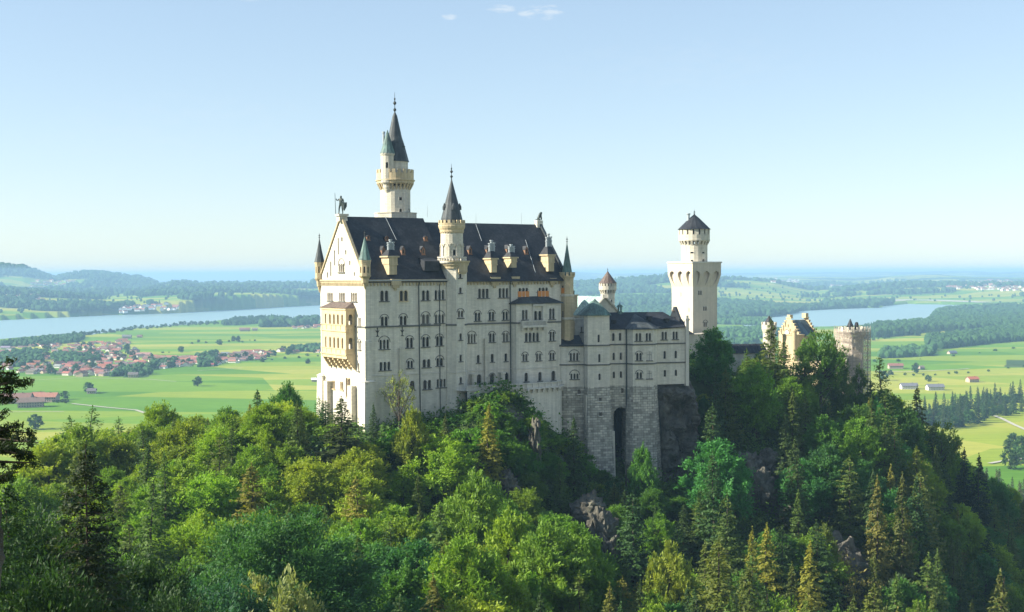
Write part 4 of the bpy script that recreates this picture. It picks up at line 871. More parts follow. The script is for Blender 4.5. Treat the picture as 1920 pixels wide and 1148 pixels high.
# =================================================================== terrace along the palace
ter = thing('terrace', 'balustraded terrace with consoles running along the foot of the palace', 'terrace', (*atY(960, 735, 314).to_2d(), -46))
T0 = atY(876, 735, 309.5); T1 = atY(988, 728, 315.5); T2 = atY(1046, 724, 321.5); T3 = atY(1053, 722, 326)
k = MB(); bl = MB(); cn = MB()
zT = zat(T0.x, T0.y, 734)
for P, Q in ((T0, T1), (T1, T2), (T2, T3)):
    f = Fac(P.to_2d(), (Q-P).to_2d()); L = (Q-P).to_2d().length; f.wall(k, [(0, -58), (L, -58), (L, zT), (0, zT)])
    f.box(bl, -.1, L+.1, zT, zT+.2, -.4, .25); f.box(bl, -.1, L+.1, zT+1.15, zT+1.35, -.35, .22); f.box(bl, 0, L, zT+.203, zT+1.147, -.15, -.05)
    n = max(2, int(L/1.9))
    for i in range(n+1): a = L*i/n; f.box(bl, a-.2, a+.2, zT+.203, zT+1.147, -.3, .15)
    if P is not T0:
        n = max(2, int(L/1.5))
        for i in range(n+1): a = L*i/n; f.box(cn, a-.25, a+.25, zT-.5, zT-.003, 0, .75); f.box(cn, a-.2, a+.2, zT-1.1, zT-.503, 0, .4)
        f.box(cn, 0, L, zT-.15, zT+.1, .25, .8)
k.build('retaining_wall', M['limestone_grey'], ter); bl.build('balustrade', M['trim'], ter); cn.build('console', M['trim'], ter)
k = MB(); fl = [T0, T1, T2, T3, Vector((*PU(uE, -1), 0)), Vector((*PU(uJ, -1), 0))]; k.face([(p.x, p.y, zT+.02) for p in fl]); k.build('paving', M['limestone_grey'], ter)

# =================================================================== gatehouse group
gh = thing('gatehouse', 'ochre gatehouse with stepped clock gable, blue-grey roof and octagonal turret behind the trees', 'gatehouse', (*atY(1500, 760, 425).to_2d(), -50))
G0 = atY(1498, 640, 428); G0.z = 0; gW = Fac((G0+pn*12.5).to_2d(), -pn); gx0 = gW.px(1460, 640)[0]; gS = Fac(G0.to_2d(), pd); GL = gS.px(1531, 620)[0]
Wd = 12.5-gx0; gW = Fac((G0+pn*Wd).to_2d(), -pn); ze_ = gW.px(1496, 629)[1]; za = gW.px(1477, 597)[1]; k = MB()
st = []; nst = 6
for i in range(nst): z = ze_+(za-ze_)*(i+1)/nst; a = Wd/2*i/nst*.92; st += [(a, z-(za-ze_)/nst), (a, z)]
out = [(0, -60), (Wd, -60)]+[(Wd-a, z) for a, z in st]+[(a, z) for a, z in reversed(st)]
for x, yt, yb in ((1473, 603, 613), (1469.5, 610, 620), (1465.5, 616, 627), (1478, 608, 614), (1481.5, 616, 622)): window(gW, gh, x, yt, yb, 1.3, 1, 0, pane='glass', name='slit_window', sill=False, frame='sandstone')
gW.wall(k, out, .3)
for i in range(nst): a, z = st[2*i+1]; gW.box(k, a-.12, a+Wd/2/nst*.92+.12, z-.05, z+.3, -.8, .15); gW.box(k, Wd-a-Wd/2/nst*.92-.12, Wd-a+.12, z-.05, z+.3, -.8, .15)
gW.box(k, Wd/2-.7, Wd/2+.7, za, za+1.2, -1.2, .1)
window(gS, gh, 1512, 640, 650, 4, 2); gS.wall(k, [(0, -60), (GL, -60), (GL, ze_), (0, ze_)])
g2 = Fac((G0+pd*GL).to_2d(), pn)
g2.wall(k, [(0, -60), (Wd, -60)]+[(Wd-a, z) for a, z in st]+[(a, z) for a, z in reversed(st)], .3); g2.box(k, Wd/2-.9, Wd/2+.9, za, za+1.6, -1.2, .1)
for i in range(nst): a, z = st[2*i+1]; g2.box(k, a-.12, a+Wd/2/nst*.92+.12, z-.05, z+.3, -.8, .15); g2.box(k, Wd-a-Wd/2/nst*.92-.12, Wd-a+.12, z-.05, z+.3, -.8, .15)
k.build('wall', M['sandstone'], gh)
k = MB(); m_ = lambda u, v, z: tuple((G0+pd*u+pn*v).to_3d()+Vector((0, 0, z)))
k.face([m_(.5, -.5, ze_-.3), m_(GL-.5, -.5, ze_-.3), m_(GL-.5, Wd/2, za-.6), m_(.5, Wd/2, za-.6)]); k.face([m_(GL-.5, Wd+.5, ze_-.3), m_(.5, Wd+.5, ze_-.3), m_(.5, Wd/2, za-.6), m_(GL-.5, Wd/2, za-.6)]); k.build('roof', M['blue_roof'], gh)
a, z = gW.px(1475.5, 624.5); q = Vector(gW.W(a, z, .05)); clk = MB(); fr_ = MB()
ring = [(math.cos(t), math.sin(t)) for t in [2*math.pi*i/20 for i in range(20)]]
clk.mesh([gW.W(a+.95*x, z+.95*y, .12) for x, y in ring], [tuple(range(20))]); fr_.mesh([gW.W(a+1.2*x, z+1.2*y, .06) for x, y in ring]+[gW.W(a+.95*x, z+.95*y, .14) for x, y in ring], [(i, (i+1) % 20, 20+(i+1) % 20, 20+i) for i in range(20)])
gW.box(fr_, a-.06, a+.06, z, z+.7, .13, .17); gW.box(fr_, a, a+.5, z-.05, z+.05, .13, .17)
for i in range(12): x, y = math.cos(i*math.pi/6), math.sin(i*math.pi/6); gW.box(fr_, a+.78*x-.05, a+.78*x+.05, z+.78*y-.05, z+.78*y+.05, .13, .16)
cl = clk.build('clock_face', mat('clock_white', (.8, .8, .78)), gh); fr_.build('clock_ring', M['iron'], cl)
c = atY(1442, 640, 424).to_2d(); zz = lambda y: zat(*c, y); s_ = FPX/424; k = MB(); k.lathe(c, [(11.5/s_, -60), (11.5/s_, zz(624)), (14/s_, zz(617)), (14/s_, zz(609)), (.3, zz(609))], 12); corbels(k, c, 11.5/s_, 14/s_, zz(624), zz(616), 14); crenels(k, c, 14.2/s_, zz(609), zz(604)-zz(609), 10, .5); k.build('turret', M['limestone'], gh)
k = MB(); k.lathe(c, [(9.5/s_, zz(610)), (9.5/s_, zz(606)), (.1, zz(592))], 10); k.build('turret_roof', M['slate'], gh)
c = atY(1490, 640, 418).to_2d(); zz = lambda y: zat(*c, y); k = MB(); k.lathe(c, [(4/s_, -60), (4/s_, zz(624)), (5/s_, zz(621)), (4/s_, zz(618)), (.1, zz(616))], 12)
f = Fac(atY(1492, 640, 419).to_2d(), pd); L = f.px(1507, 640)[0]
for x, yt, yb in ((1500, 650, 660), (1500, 672, 682)): window(f, gh, x, yt, yb, 4, 1, 0, pane='room')
f.wall(k, [(0, -62), (L, -62), (L, zz(630)), (0, zz(630))]); f.box(k, -.2, L+.2, zz(630), zz(628), -6, .3); g = Fac((f.P+pn*6).to_2d(), -pn); g.wall(k, [(0, -62), (6, -62), (6, zz(630)), (0, zz(630))]); k.build('stair_block', M['sandstone'], gh)
f = Fac(atY(1536, 740, 408).to_2d(), pd); g = Fac((f.P+pn*14).to_2d(), -pn); zt_ = zat(f.P.x, f.P.y, 684); k = MB()
window(f, gh, 1560, 733, 749, 4, 1, 0, pane='room'); window(f, gh, 1550, 700, 710, 4, 2, 0, pane='room'); window(f, gh, 1570, 700, 710, 4, 2, 0, pane='room'); L = f.px(1585, 740)[0]; f.wall(k, [(0, -66), (L, -66), (L, zt_), (0, zt_)]); g.wall(k, [(0, -66), (14, -66), (14, zt_), (0, zt_)]); f.box(k, -.3, L+.3, zt_, zt_+.5, -12, .3); k.build('forecourt_block', M['sandstone'], gh)
c = atY(1598, 660, 410).to_2d(); zz = lambda y: zat(*c, y); s_ = FPX/410; r_ = 20.5/s_
rt = thing('gate_round_tower', 'stout round gate tower wrapped in scaffold netting with a small slate turret roof', 'tower', (*c, -62))
k = MB(); round_tower(k, rt, c, r_, -64, zz(632), 24, 0, [(1600, 648, 656, .8), (1590, 672, 680, .8), (1608, 690, 698, .8)]); corbels(k, c, r_, r_+.7, zz(634), zz(627), 24); k.lathe(c, [(r_+.2, zz(628)), (r_+.75, zz(627)), (r_+.75, zz(619)), (.3, zz(619))], 24); crenels(k, c, r_+.8, zz(619), zz(613)-zz(619), 14, .5); k.build('tower_wall', M['limestone'], rt)
k = MB(); p = (c[0]-4/s_, c[1]); k.lathe(p, [(6/s_, zz(619)), (6/s_, zz(612)), (6.5/s_, zz(612)), (.1, zz(598))], 10); p = (c[0]+8/s_, c[1]); k.lathe(p, [(4/s_, zz(619)), (4/s_, zz(610)), (.5, zz(605)), (.1, zz(604))], 8); k.build('turret_roof', M['slate'], rt)
scf = thing('scaffolding', 'scaffolding with pinkish safety netting around the stout round gate tower', 'scaffolding', (*c, -62)); k = MB(); R1 = r_+1.1; n = 12
for i in range(n):
    a = 2*math.pi*(i+.5)/n
    for rr in (R1, R1+1.0): k.tube((c[0]+rr*math.cos(a), c[1]+rr*math.sin(a), -64), (c[0]+rr*math.cos(a), c[1]+rr*math.sin(a), zz(612)), .09, 5)
k.build('pole', M['steel'], scf); k = MB(); z = -56.0
while z < zz(616):
    P = ngon(c, R1, n, math.pi/n); Q = ngon(c, R1+1, n, math.pi/n)
    for i in range(n):
        j = (i+1) % n; k.mesh([(*P[i], z), (*P[j], z), (*Q[j], z), (*Q[i], z), (*P[i], z+.1), (*P[j], z+.1), (*Q[j], z+.1), (*Q[i], z+.1)], [(0, 1, 2, 3), (7, 6, 5, 4), (2, 3, 7, 6)]); k.tube((*Q[i], z+1.0), (*Q[j], z+1.0), .06, 4)
        if (i+int(z)) % 3 == 0: k.tube((*Q[i], z), (*Q[j], z+2), .06, 4)
    z += 2.3
k.build('deck', M['steel'], scf)
nm = mat('netting', (.64, .52, .43), .9); t = NT(nm); tr = t.n('BsdfTransparent'); mx = t.n('MixShader'); mx.inputs[0].default_value = .32; ou = nm.node_tree.nodes['Material Output']; t.l(tr.outputs[0], mx.inputs[1]); t.l(t.b.outputs[0], mx.inputs[2]); t.l(mx.outputs[0], ou.inputs[0])
k = MB(); k.lathe(c, [(R1+1.12, -60), (R1+1.16, -55), (R1+1.12, -50), (R1+1.15, -45), (R1+1.12, -40), (R1+1.13, -32), (R1+1.12, zz(617))], n, 0, math.pi/n); k.build('netting', nm, scf)
gal = thing('gallery_building', 'long low courtyard building with dark roof left of the gatehouse turret', 'building', (*atY(1400, 680, 398).to_2d(), -45))
f = Fac(atY(1362, 662, 396).to_2d(), (.985, .17)); L = f.px(1440, 660)[0]; z1 = f.px(1400, 662)[1]; k = MB(); f.wall(k, [(0, z1-14), (L, z1-14), (L, z1), (0, z1)]); k.build('wall', M['limestone_grey'], gal); k = MB(); z2 = z1+2.6; k.mesh([f.W(-.5, z1-.1, .5), f.W(L, z1-.1, .5), f.W(L, z2, -4), f.W(-.5, z2, -4), f.W(-.5, z1-.1, -8), f.W(L, z1-.1, -8)], [(0, 1, 2, 3), (3, 2, 5, 4), (4, 5, 1, 0), (0, 3, 4)])
i = 0
while i*1.1 < L: k.tube(f.W(i*1.1, z1, .5), f.W(i*1.1, z2+.05, -4), .07, 4); i += 1
k.build('roof', M['slate'], gal)

# =================================================================== statues on the two gables
def skin(name, joints, edges, m, loc, scale, parent=None, rz=0.0, lv=2):
    me = bpy.data.meshes.new(name); vs = [tuple(Vector(j[:3])*scale) for j in joints]; me.from_pydata(vs, edges, [])
    o = bpy.data.objects.new(name, me); COL.objects.link(o); o.modifiers.new('s', 'SKIN'); sk = me.skin_vertices
    sv = (me.skin_vertices[0] if len(sk) else None)
    if sv is None: return o
    for i, j in enumerate(joints): sv.data[i].radius = (j[3]*scale, j[3]*scale*(j[4] if len(j) > 4 else 1))
    sv.data[0].use_root = True
    md = o.modifiers.new('u', 'SUBSURF'); md.levels = md.render_levels = lv
    me.materials.append(m); o.location = loc; o.rotation_euler = (0, 0, rz)
    if parent: o.parent = parent; o.location = Vector(loc)-parent.location
    return o
def skin_base(name, joints, edges, m, loc, scale, parent=None, rz=0.0):
    me = bpy.data.meshes.new(name); me.from_pydata([tuple(Vector(j[:3])*scale) for j in joints], edges, [])
    o = bpy.data.objects.new(name, me); COL.objects.link(o)
    bpy.context.view_layer.objects.active = o; o.select_set(True)
    bpy.ops.object.modifier_add(type='SKIN'); o.select_set(False)
    for i, j in enumerate(joints): me.skin_vertices[0].data[i].radius = (j[3]*scale, j[3]*scale)
    me.skin_vertices[0].data[0].use_root = True
    md = o.modifiers.new('u', 'SUBSURF'); md.levels = md.render_levels = 2; me.materials.append(m)
    o.rotation_euler = (0, 0, rz)
    if parent: o.parent = parent; o.location = Vector(loc)-parent.location
    else: o.location = loc
    return o
gt = Vector(PW(-.1, PWID/2, z_r1)); kz = zat(gt.x, gt.y, 401.5)
ks = thing('knight_statue', 'dark bronze knight statue with lance and shield on the tip of the gable', 'statue', (gt.x, gt.y, kz-1.6))
k = MB(); P = [PU2((gt.x, gt.y), u, v) for u, v in ((-.9, -.9), (1.3, -.9), (1.3, .9), (-.9, .9))]; k.prism(P, z_r1-1.2, kz-.5, 0, .9); k.prism([PU2((gt.x, gt.y), u, v) for u, v in ((-1.1, -1.1), (1.5, -1.1), (1.5, 1.1), (-1.1, 1.1))], kz-.498, kz, 0); k.build('pedestal', M['limestone'], ks)
H = zat(gt.x, gt.y, 366.5)-kz; s = H/1.8
J = [(0, 0, .95, .15), (0, 0, 1.15, .15), (0, 0, 1.38, .19), (0, 0, 1.52, .07), (0, -.02, 1.66, .11), (0, -.02, 1.78, .09),
     (.11, 0, .9, .11), (.15, -.04, .5, .075), (.17, .02, .08, .05), (.18, -.12, .03, .05), (-.11, 0, .9, .11), (-.2, -.02, .5, .075), (-.26, .05, .08, .05), (-.3, -.1, .03, .05),
     (.2, 0, 1.42, .08), (.30, -.02, 1.16, .06), (.26, -.22, 1.0, .045), (-.2, 0, 1.42, .08), (-.42, -.05, 1.3, .06), (-.5, -.1, 1.5, .05)]
E = [(0, 1), (1, 2), (2, 3), (3, 4), (4, 5), (0, 6), (6, 7), (7, 8), (8, 9), (0, 10), (10, 11), (11, 12), (12, 13), (2, 14), (14, 15), (15, 16), (2, 17), (17, 18), (18, 19)]
skin_base('body', J, E, M['bronze'], (gt.x, gt.y, kz), s, ks, R(-20))
k = MB(); k.tube((gt.x-.52*s, gt.y-.1, kz), (gt.x-.58*s, gt.y-.1, zat(gt.x, gt.y, 362)), .09, 6, .05); k.build('lance', M['bronze'], ks)
k = MB(); sx, sy, sz = gt.x+.34*s, gt.y-.3*s, kz+.75*s
k.mesh([(sx-.26*s, sy, sz+.36*s), (sx+.26*s, sy-.02, sz+.36*s), (sx+.25*s, sy-.02, sz-.05*s), (sx, sy-.12*s, sz-.5*s), (sx-.25*s, sy, sz-.05*s), (sx, sy-.1*s, sz+.1*s)]+[(sx-.26*s, sy+.1, sz+.36*s), (sx+.26*s, sy+.08, sz+.36*s), (sx+.25*s, sy+.08, sz-.05*s), (sx, sy, sz-.5*s), (sx-.25*s, sy+.1, sz-.05*s)], [(0, 5, 1), (1, 5, 2), (2, 5, 3), (3, 5, 4), (4, 5, 0), (0, 1, 7, 6), (1, 2, 8, 7), (2, 3, 9, 8), (3, 4, 10, 9), (4, 0, 6, 10), (6, 7, 8, 9, 10)]); k.build('shield', M['bronze'], ks)
ge = Vector(PW(uE, PWID/2, z_r2)); lz = zat(ge.x, ge.y, 413.5)
ls = thing('lion_statue', 'small dark lion statue sitting on the far gable of the palace', 'statue', (ge.x, ge.y, lz-1.5))
k = MB(); k.prism([PU2((ge.x, ge.y), u, v) for u, v in ((-1.3, -.8), (.7, -.8), (.7, .8), (-1.3, .8))], z_r2-1, lz, 0, .9); k.build('pedestal', M['limestone_grey'], ls)
J = [(0, 0, .42, .24), (.12, 0, .75, .25), (.28, 0, 1.05, .28), (.42, 0, 1.3, .24), (.66, 0, 1.34, .13), (-.05, .2, .25, .17), (.25, .24, .08, .1), (-.05, -.2, .25, .17), (.25, -.24, .08, .1), (.42, .17, .75, .1), (.5, .17, .08, .09), (.42, -.17, .75, .1), (.5, -.17, .08, .09), (-.3, 0, .12, .07), (-.6, 0, .2, .05)]
E = [(0, 1), (1, 2), (2, 3), (3, 4), (0, 5), (5, 6), (0, 7), (7, 8), (2, 9), (9, 10), (2, 11), (11, 12), (0, 13), (13, 14)]
skin_base('body', J, E, M['bronze'], (ge.x-.2, ge.y, lz), 1.55, ls, R(15))

# =================================================================== castle hill
CP = []
def cpx(px, py, Y): p = atY(px, py, Y); CP.append((p.x, Y, p.z))
for a in [(640, 835, 290), (685, 822, 296), (730, 808, 301), (790, 790, 305), (860, 778, 308), (885, 752, 306), (905, 748, 306), (940, 740, 307), (965, 744, 308), (990, 775, 311), (920, 790, 299), (965, 800, 300), (1010, 800, 314), (1046, 812, 322), (1095, 875, 325), (1150, 908, 330),
          (1200, 905, 331), (1240, 908, 332), (1275, 910, 333), (1312, 890, 333), (1315, 722, 352), (1370, 745, 362), (1400, 752, 370), (1480, 770, 395), (1560, 770, 402), (1620, 795, 410), (1700, 870, 408), (1780, 950, 400), (1850, 1030, 395), (1950, 1130, 390),
          (1000, 900, 300), (960, 870, 300), (900, 850, 296), (1130, 985, 298), (1150, 1070, 280), (1080, 1000, 290), (1300, 980, 302), (1300, 1110, 280), (1380, 880, 335), (1450, 940, 325), (1450, 1080, 296), (1600, 920, 340), (1600, 1100, 305), (1750, 1080, 335), (1900, 1200, 330), (1150, 1260, 245), (1400, 1310, 245), (1700, 1360, 255), (1900, 1400, 270)]: cpx(*a)
CP += [(-20, 345, -34), (20, 350, -32), (60, 370, -31), (80, 395, -36), (120, 430, -45), (-35, 270, -56), (-35, 230, -60), (-35, 180, -62), (-35, 120, -68), (-90, 270, -58), (-90, 200, -60), (-60, 140, -64), (-130, 320, -60), (-90, 345, -56), (-55, 330, -50),
       (-20, 250, -62), (0, 255, -64), (10, 200, -63), (10, 150, -70), (-12, 285, -55), (12, 285, -62), (30, 225, -72), (50, 180, -88), (90, 180, -98), (-60, 80, -55), (-30, 70, -62), (0, 80, -88), (60, 100, -105), (-24, 58, -33), (-17, 34, -19), (-38, 60, -31), (-46, 95, -52), (-14, 60, -45), (0, 30, -90),
       (-170, 400, -90), (-110, 420, -88), (0, 430, -62), (90, 460, -70), (160, 490, -85), (220, 440, -95), (260, 400, -110), (-260, 300, -70), (-260, 120, -60), (240, 250, -100), (240, 120, -110), (-260, 500, -130), (100, 600, -130), (260, 600, -150)]
CP = np.array(CP, float)
def tps_fit(P, lam=.6):
    n = len(P); X = P[:, :2]/100; d = np.sqrt(((X[:, None]-X[None])**2).sum(-1)); K = np.where(d > 0, d*d*np.log(d+1e-9), 0)+lam*1e-3*np.eye(n)
    A = np.zeros((n+3, n+3)); A[:n, :n] = K; A[:n, n] = 1; A[:n, n+1:] = X; A[n, :n] = 1; A[n+1:, :n] = X.T; b = np.zeros(n+3); b[:n] = P[:, 2]
    return np.linalg.solve(A, b)
TW = tps_fit(CP); PLAIN = -180.0
def hill_h(x, y):
    x = np.asarray(x, float); y = np.asarray(y, float); sh = x.shape; x = x.ravel(); y = y.ravel(); out = np.empty(len(x))
    for i in range(0, len(x), 20000):
        X = np.stack([x[i:i+20000], y[i:i+20000]], 1)/100; d = np.sqrt(((X[:, None]-CP[None, :, :2]/100)**2).sum(-1)); K = np.where(d > 0, d*d*np.log(d+1e-9), 0)
        out[i:i+20000] = K@TW[:-3]+TW[-3]+X@TW[-2:]
    f = np.maximum(sstep(430, 640, y+0.0*x), sstep(200, 300, np.abs(x-20))); out = np.clip(out, -130, -15)
    f = np.maximum(f, sstep(150, 230, -x-0.0*y)*sstep(360, 460, y))
    return (out*(1-f)+(PLAIN-8)*f).reshape(sh)
def hill_full(x, y):
    h = hill_h(x, y); return h+(fbm(np.asarray(x)/14, np.asarray(y)/14, 4, 5)-.5)*5+(fbm(np.asarray(x)/3.5, np.asarray(y)/3.5, 3, 9)-.5)*1.6
gx = np.arange(-310, 341, 2.2); gy = np.arange(12, 720, 2.2); GX, GY = np.meshgrid(gx, gy); GZ = hill_full(GX, GY)
def grid_mesh(name, X, Y, Z, m, smooth=True):
    ny, nx = X.shape; V = np.stack([X, Y, Z], -1).reshape(-1, 3); i = np.arange(ny*nx).reshape(ny, nx)
    Q = np.stack([i[:-1, :-1], i[:-1, 1:], i[1:, 1:], i[1:, :-1]], -1).reshape(-1, 4)
    return np_mesh(name, V, Q, m, smooth)
def np_mesh(name, V, Q, m, smooth=False, link=True):
    me = bpy.data.meshes.new(name); V = np.ascontiguousarray(V, 'f'); Q = np.ascontiguousarray(Q, 'i'); k = Q.shape[1]
    me.vertices.add(len(V)); me.vertices.foreach_set('co', V.ravel()); me.loops.add(Q.size); me.loops.foreach_set('vertex_index', Q.ravel())
    me.polygons.add(len(Q)); me.polygons.foreach_set('loop_start', np.arange(0, Q.size, k, dtype='i')); 
    me.polygons.foreach_set('use_smooth', np.full(len(Q), smooth)); me.update(calc_edges=True)
    if m: me.materials.append(m)
    if not link: return me
    o = bpy.data.objects.new(name, me); COL.objects.link(o); return o
# rock and earth of the slopes
hm = mat('slope_ground', (.1, .1, .08), .95, .1); t = NT(hm); tc = t.n('TexCoord').outputs['Object']; geo = t.n('NewGeometry'); sp = t.n('SeparateXYZ'); t.l(geo.outputs['Normal'], sp.inputs[0])
nz1 = t.noise(tc, .05, 6, .7); nz2 = t.noise(tc, .6, 6, .7)
rock = t.ramp(nz2, [(.3, (.06, .057, .055)), (.55, (.17, .16, .15)), (.8, (.30, .29, .27))]); earth = t.ramp(nz2, [(.3, (.03, .055, .015)), (.7, (.08, .12, .04))])
steep = t.math('ADD', t.math('MULTIPLY', sp.outputs[2], -1.6), t.math('MULTIPLY', nz1, 1.8)); fac = t.ramp(steep, [(.0, (0, 0, 0)), (.25, (1, 1, 1))])
t.col(t.mix(fac, earth, rock)); t.bump(nz2, 1.2, .8)
struct(grid_mesh('castle_hill', GX, GY, GZ, hm))
# the bare cliff under the east end of the wing
rm = mat('cliff_rock', (.2, .19, .18), .9, .15); t = NT(rm); tc = t.n('TexCoord').outputs['Object']; nz1 = t.noise(tc, .35, 8, .72); nz2 = t.noise(tc, 2.0, 6, .7); vo = t.n('TexVoronoi'); vo.inputs['Scale'].default_value = .35; t.l(tc, vo.inputs[0])
mp = t.n('Mapping'); mp.inputs['Scale'].default_value = (.5, .5, .07); t.l(tc, mp.inputs[0]); nz3 = t.noise(mp.outputs[0], 1.0, 5)
x = t.ramp(nz1, [(.28, (.04, .038, .032)), (.50, (.13, .122, .10)), (.78, (.27, .255, .21))]); x = t.mix(.6, x, t.ramp(nz3, [(.35, (.5, .5, .5)), (.65, (1.2, 1.2, 1.2))]), 'MULTIPLY')
x = t.mix(t.ramp(t.noise(tc, .2, 5), [(.55, (0, 0, 0)), (.7, (.6, .6, .6))]), x, (.05, .075, .03)); t.col(x); t.bump(t.math('ADD', nz1, t.math('MULTIPLY', nz2, .4)), 1.0, .9)
def cliff(name, px0, px1, py0, py1, Y, dep, seed, label=None):
    P0 = atY(px0, (py0+py1)/2, Y); P1 = atY(px1, (py0+py1)/2, Y+4); f = Fac(P0.to_2d(), (P1-P0).to_2d()); L = (P1-P0).to_2d().length; zt = zat(P0.x, P0.y, py0); z0 = zat(P0.x, P0.y, py1)
    nx, nz = 90, 110; A, Z = np.meshgrid(np.linspace(0, 1, nx), np.linspace(0, 1, nz)); s = A*L; z = z0+(zt-z0)*Z
    edge = np.minimum(1, np.minimum(A, 1-A)*7)**.5*np.minimum(1, (1-Z)*14+.02)**.5
    ridged = 1-np.abs(2*fbm(s/7, z/9, 4, seed)-1)
    out = -dep+edge*(dep*1.05+(1-Z)**1.5*1.5)+(ridged-.7)*7.5*edge+(np.floor(fbm(s/5, z/3, 3, seed+1)*8)/8-.5)*5*edge+(fbm(s/1.6, z/1.6, 4, seed+3)-.5)*1.6
    s2 = s+(fbm(z/5, s/5, 3, seed+7)-.5)*2.0
    X = f.P.x+f.d.x*s2+f.n.x*out; Yy = f.P.y+f.d.y*s2+f.n.y*out
    return grid_mesh(name, X, Yy, z, rm, False)
zt_ = F0.px(1260, 721)[1]
struct(cliff('rock_cliff', 1233, 1316, 720, 960, 333, 7, 3))
def boulder(px, py, Y, sx, sy, sz, seed):
    p = atY(px, py, Y); bm = bmesh.new(); bmesh.ops.create_icosphere(bm, subdivisions=4, radius=1)
    for v in bm.verts:
        c = v.co.copy(); p_ = c*1.6+Vector((seed, 0, 0)); d = mnoise.fractal(p_, 1, 2, 4); vd = mnoise.voronoi(c*2.2+Vector((seed, 1, 0)))[0]; q = math.floor((c.z+.15*d)*7)/7-c.z; v.co = Vector((c.x*sx, c.y*sy, (c.z+q*.6)*sz))*(1+.35*d+.55*(vd[1]-vd[0])-.15+.9*abs(q))
    me = bpy.data.meshes.new('rock_outcrop'); bm.to_mesh(me); bm.free(); me.materials.append(rm); o = bpy.data.objects.new('rock_outcrop', me); COL.objects.link(o); o.location = p; o['kind'] = 'structure'; return o
for i, a in enumerate([(1004, 838, 301, 1.5, 4, 6), (1100, 958, 294, 3.5, 4, 3), (1125, 1000, 287, 3, 4, 5.5), (1148, 1060, 279, 2.8, 4, 6), (1105, 950, 296, 3, 4, 3), (1400, 890, 330, 4, 5, 5), (1440, 875, 333, 4, 5, 4), (1425, 930, 324, 4, 5, 7), (1590, 1085, 300, 5, 6, 8), (1550, 1050, 304, 5, 5, 5),
                       (950, 910, 291, 2.5, 4, 3), (1185, 915, 316, 1.5, 5, 7), (1320, 962, 305, 3, 4, 3), (1650, 1065, 312, 2, 4, 6), (1480, 965, 318, 3, 4, 3), (1380, 935, 318, 3, 4, 4)]): boulder(*a, i*3.7)
nr = boulder(-27, 1020, 26, .26, .5, .95, 50)

# =================================================================== foliage
def leaf_mat(name, hue=1.0, rough=.55):
    m = bpy.data.materials.new(name); m.use_nodes = True; t = NT(m); oi = t.n('ObjectInfo'); tc = t.n('TexCoord').outputs['Object']; geo = t.n('NewGeometry')
    nz1 = t.noise(tc, .45, 3, .6); nz2 = t.noise(tc, 2.5, 2, .6)
    x = t.mix(1.0, oi.outputs['Color'], t.ramp(nz1, [(.3, (.62, .70, .75)), (.7, (1.35, 1.22, 1.0))]), 'MULTIPLY')
    x = t.mix(.8, x, t.ramp(nz2, [(.3, (.7, .7, .7)), (.7, (1.25, 1.25, 1.2))]), 'MULTIPLY'); t.col(x)
    t.b.inputs['Roughness'].default_value = rough; t.b.inputs['Specular IOR Level'].default_value = .25
    tr = t.n('BsdfTranslucent'); t.l(t.mix(1.0, x, (1.3, 1.35, .55), 'MULTIPLY'), tr.inputs[0]); mx = t.n('MixShader'); mx.inputs[0].default_value = .38; t.l(t.b.outputs[0], mx.inputs[1]); t.l(tr.outputs[0], mx.inputs[2]); t.l(mx.outputs[0], m.node_tree.nodes['Material Output'].inputs[0])
    return m
LM = leaf_mat('foliage'); bark = mat('bark', (.055, .042, .03), .9); t = NT(bark); t.col(t.ramp(t.noise(t.n('TexCoord').outputs['Object'], 4, 5), [(.3, (.025, .02, .015)), (.7, (.11, .085, .06))]))
birch = mat('pale_bark', (.25, .22, .18), .9)
def leaves(C, N, S, rs, asp=.55, jit=.6):
    """rhombic leaf sprays at C facing about N, size S"""
    n = len(C); N = N+rs.normal(0, jit, (n, 3)); N /= np.linalg.norm(N, axis=1, keepdims=True)+1e-9
    A = np.cross(N, rs.normal(0, 1, (n, 3))); A /= np.linalg.norm(A, axis=1, keepdims=True)+1e-9; B = np.cross(N, A); S = S[:, None]
    V = np.stack([C+A*S, C+B*S*asp+N*S*.12, C-A*S, C-B*S*asp+N*S*.12], 1).reshape(-1, 3); return V
def sprays(C, D, N, S, rs, asp=.42):
    N = N-(N*D).sum(1, keepdims=True)*D; N /= np.linalg.norm(N, axis=1, keepdims=True)+1e-9; B = np.cross(N, D); S = S[:, None]
    return np.stack([C-D*S, C+B*S*asp+N*S*.1, C+D*S, C-B*S*asp+N*S*.1], 1).reshape(-1, 3)
def quads(V): return np.arange(len(V)).reshape(-1, 4)
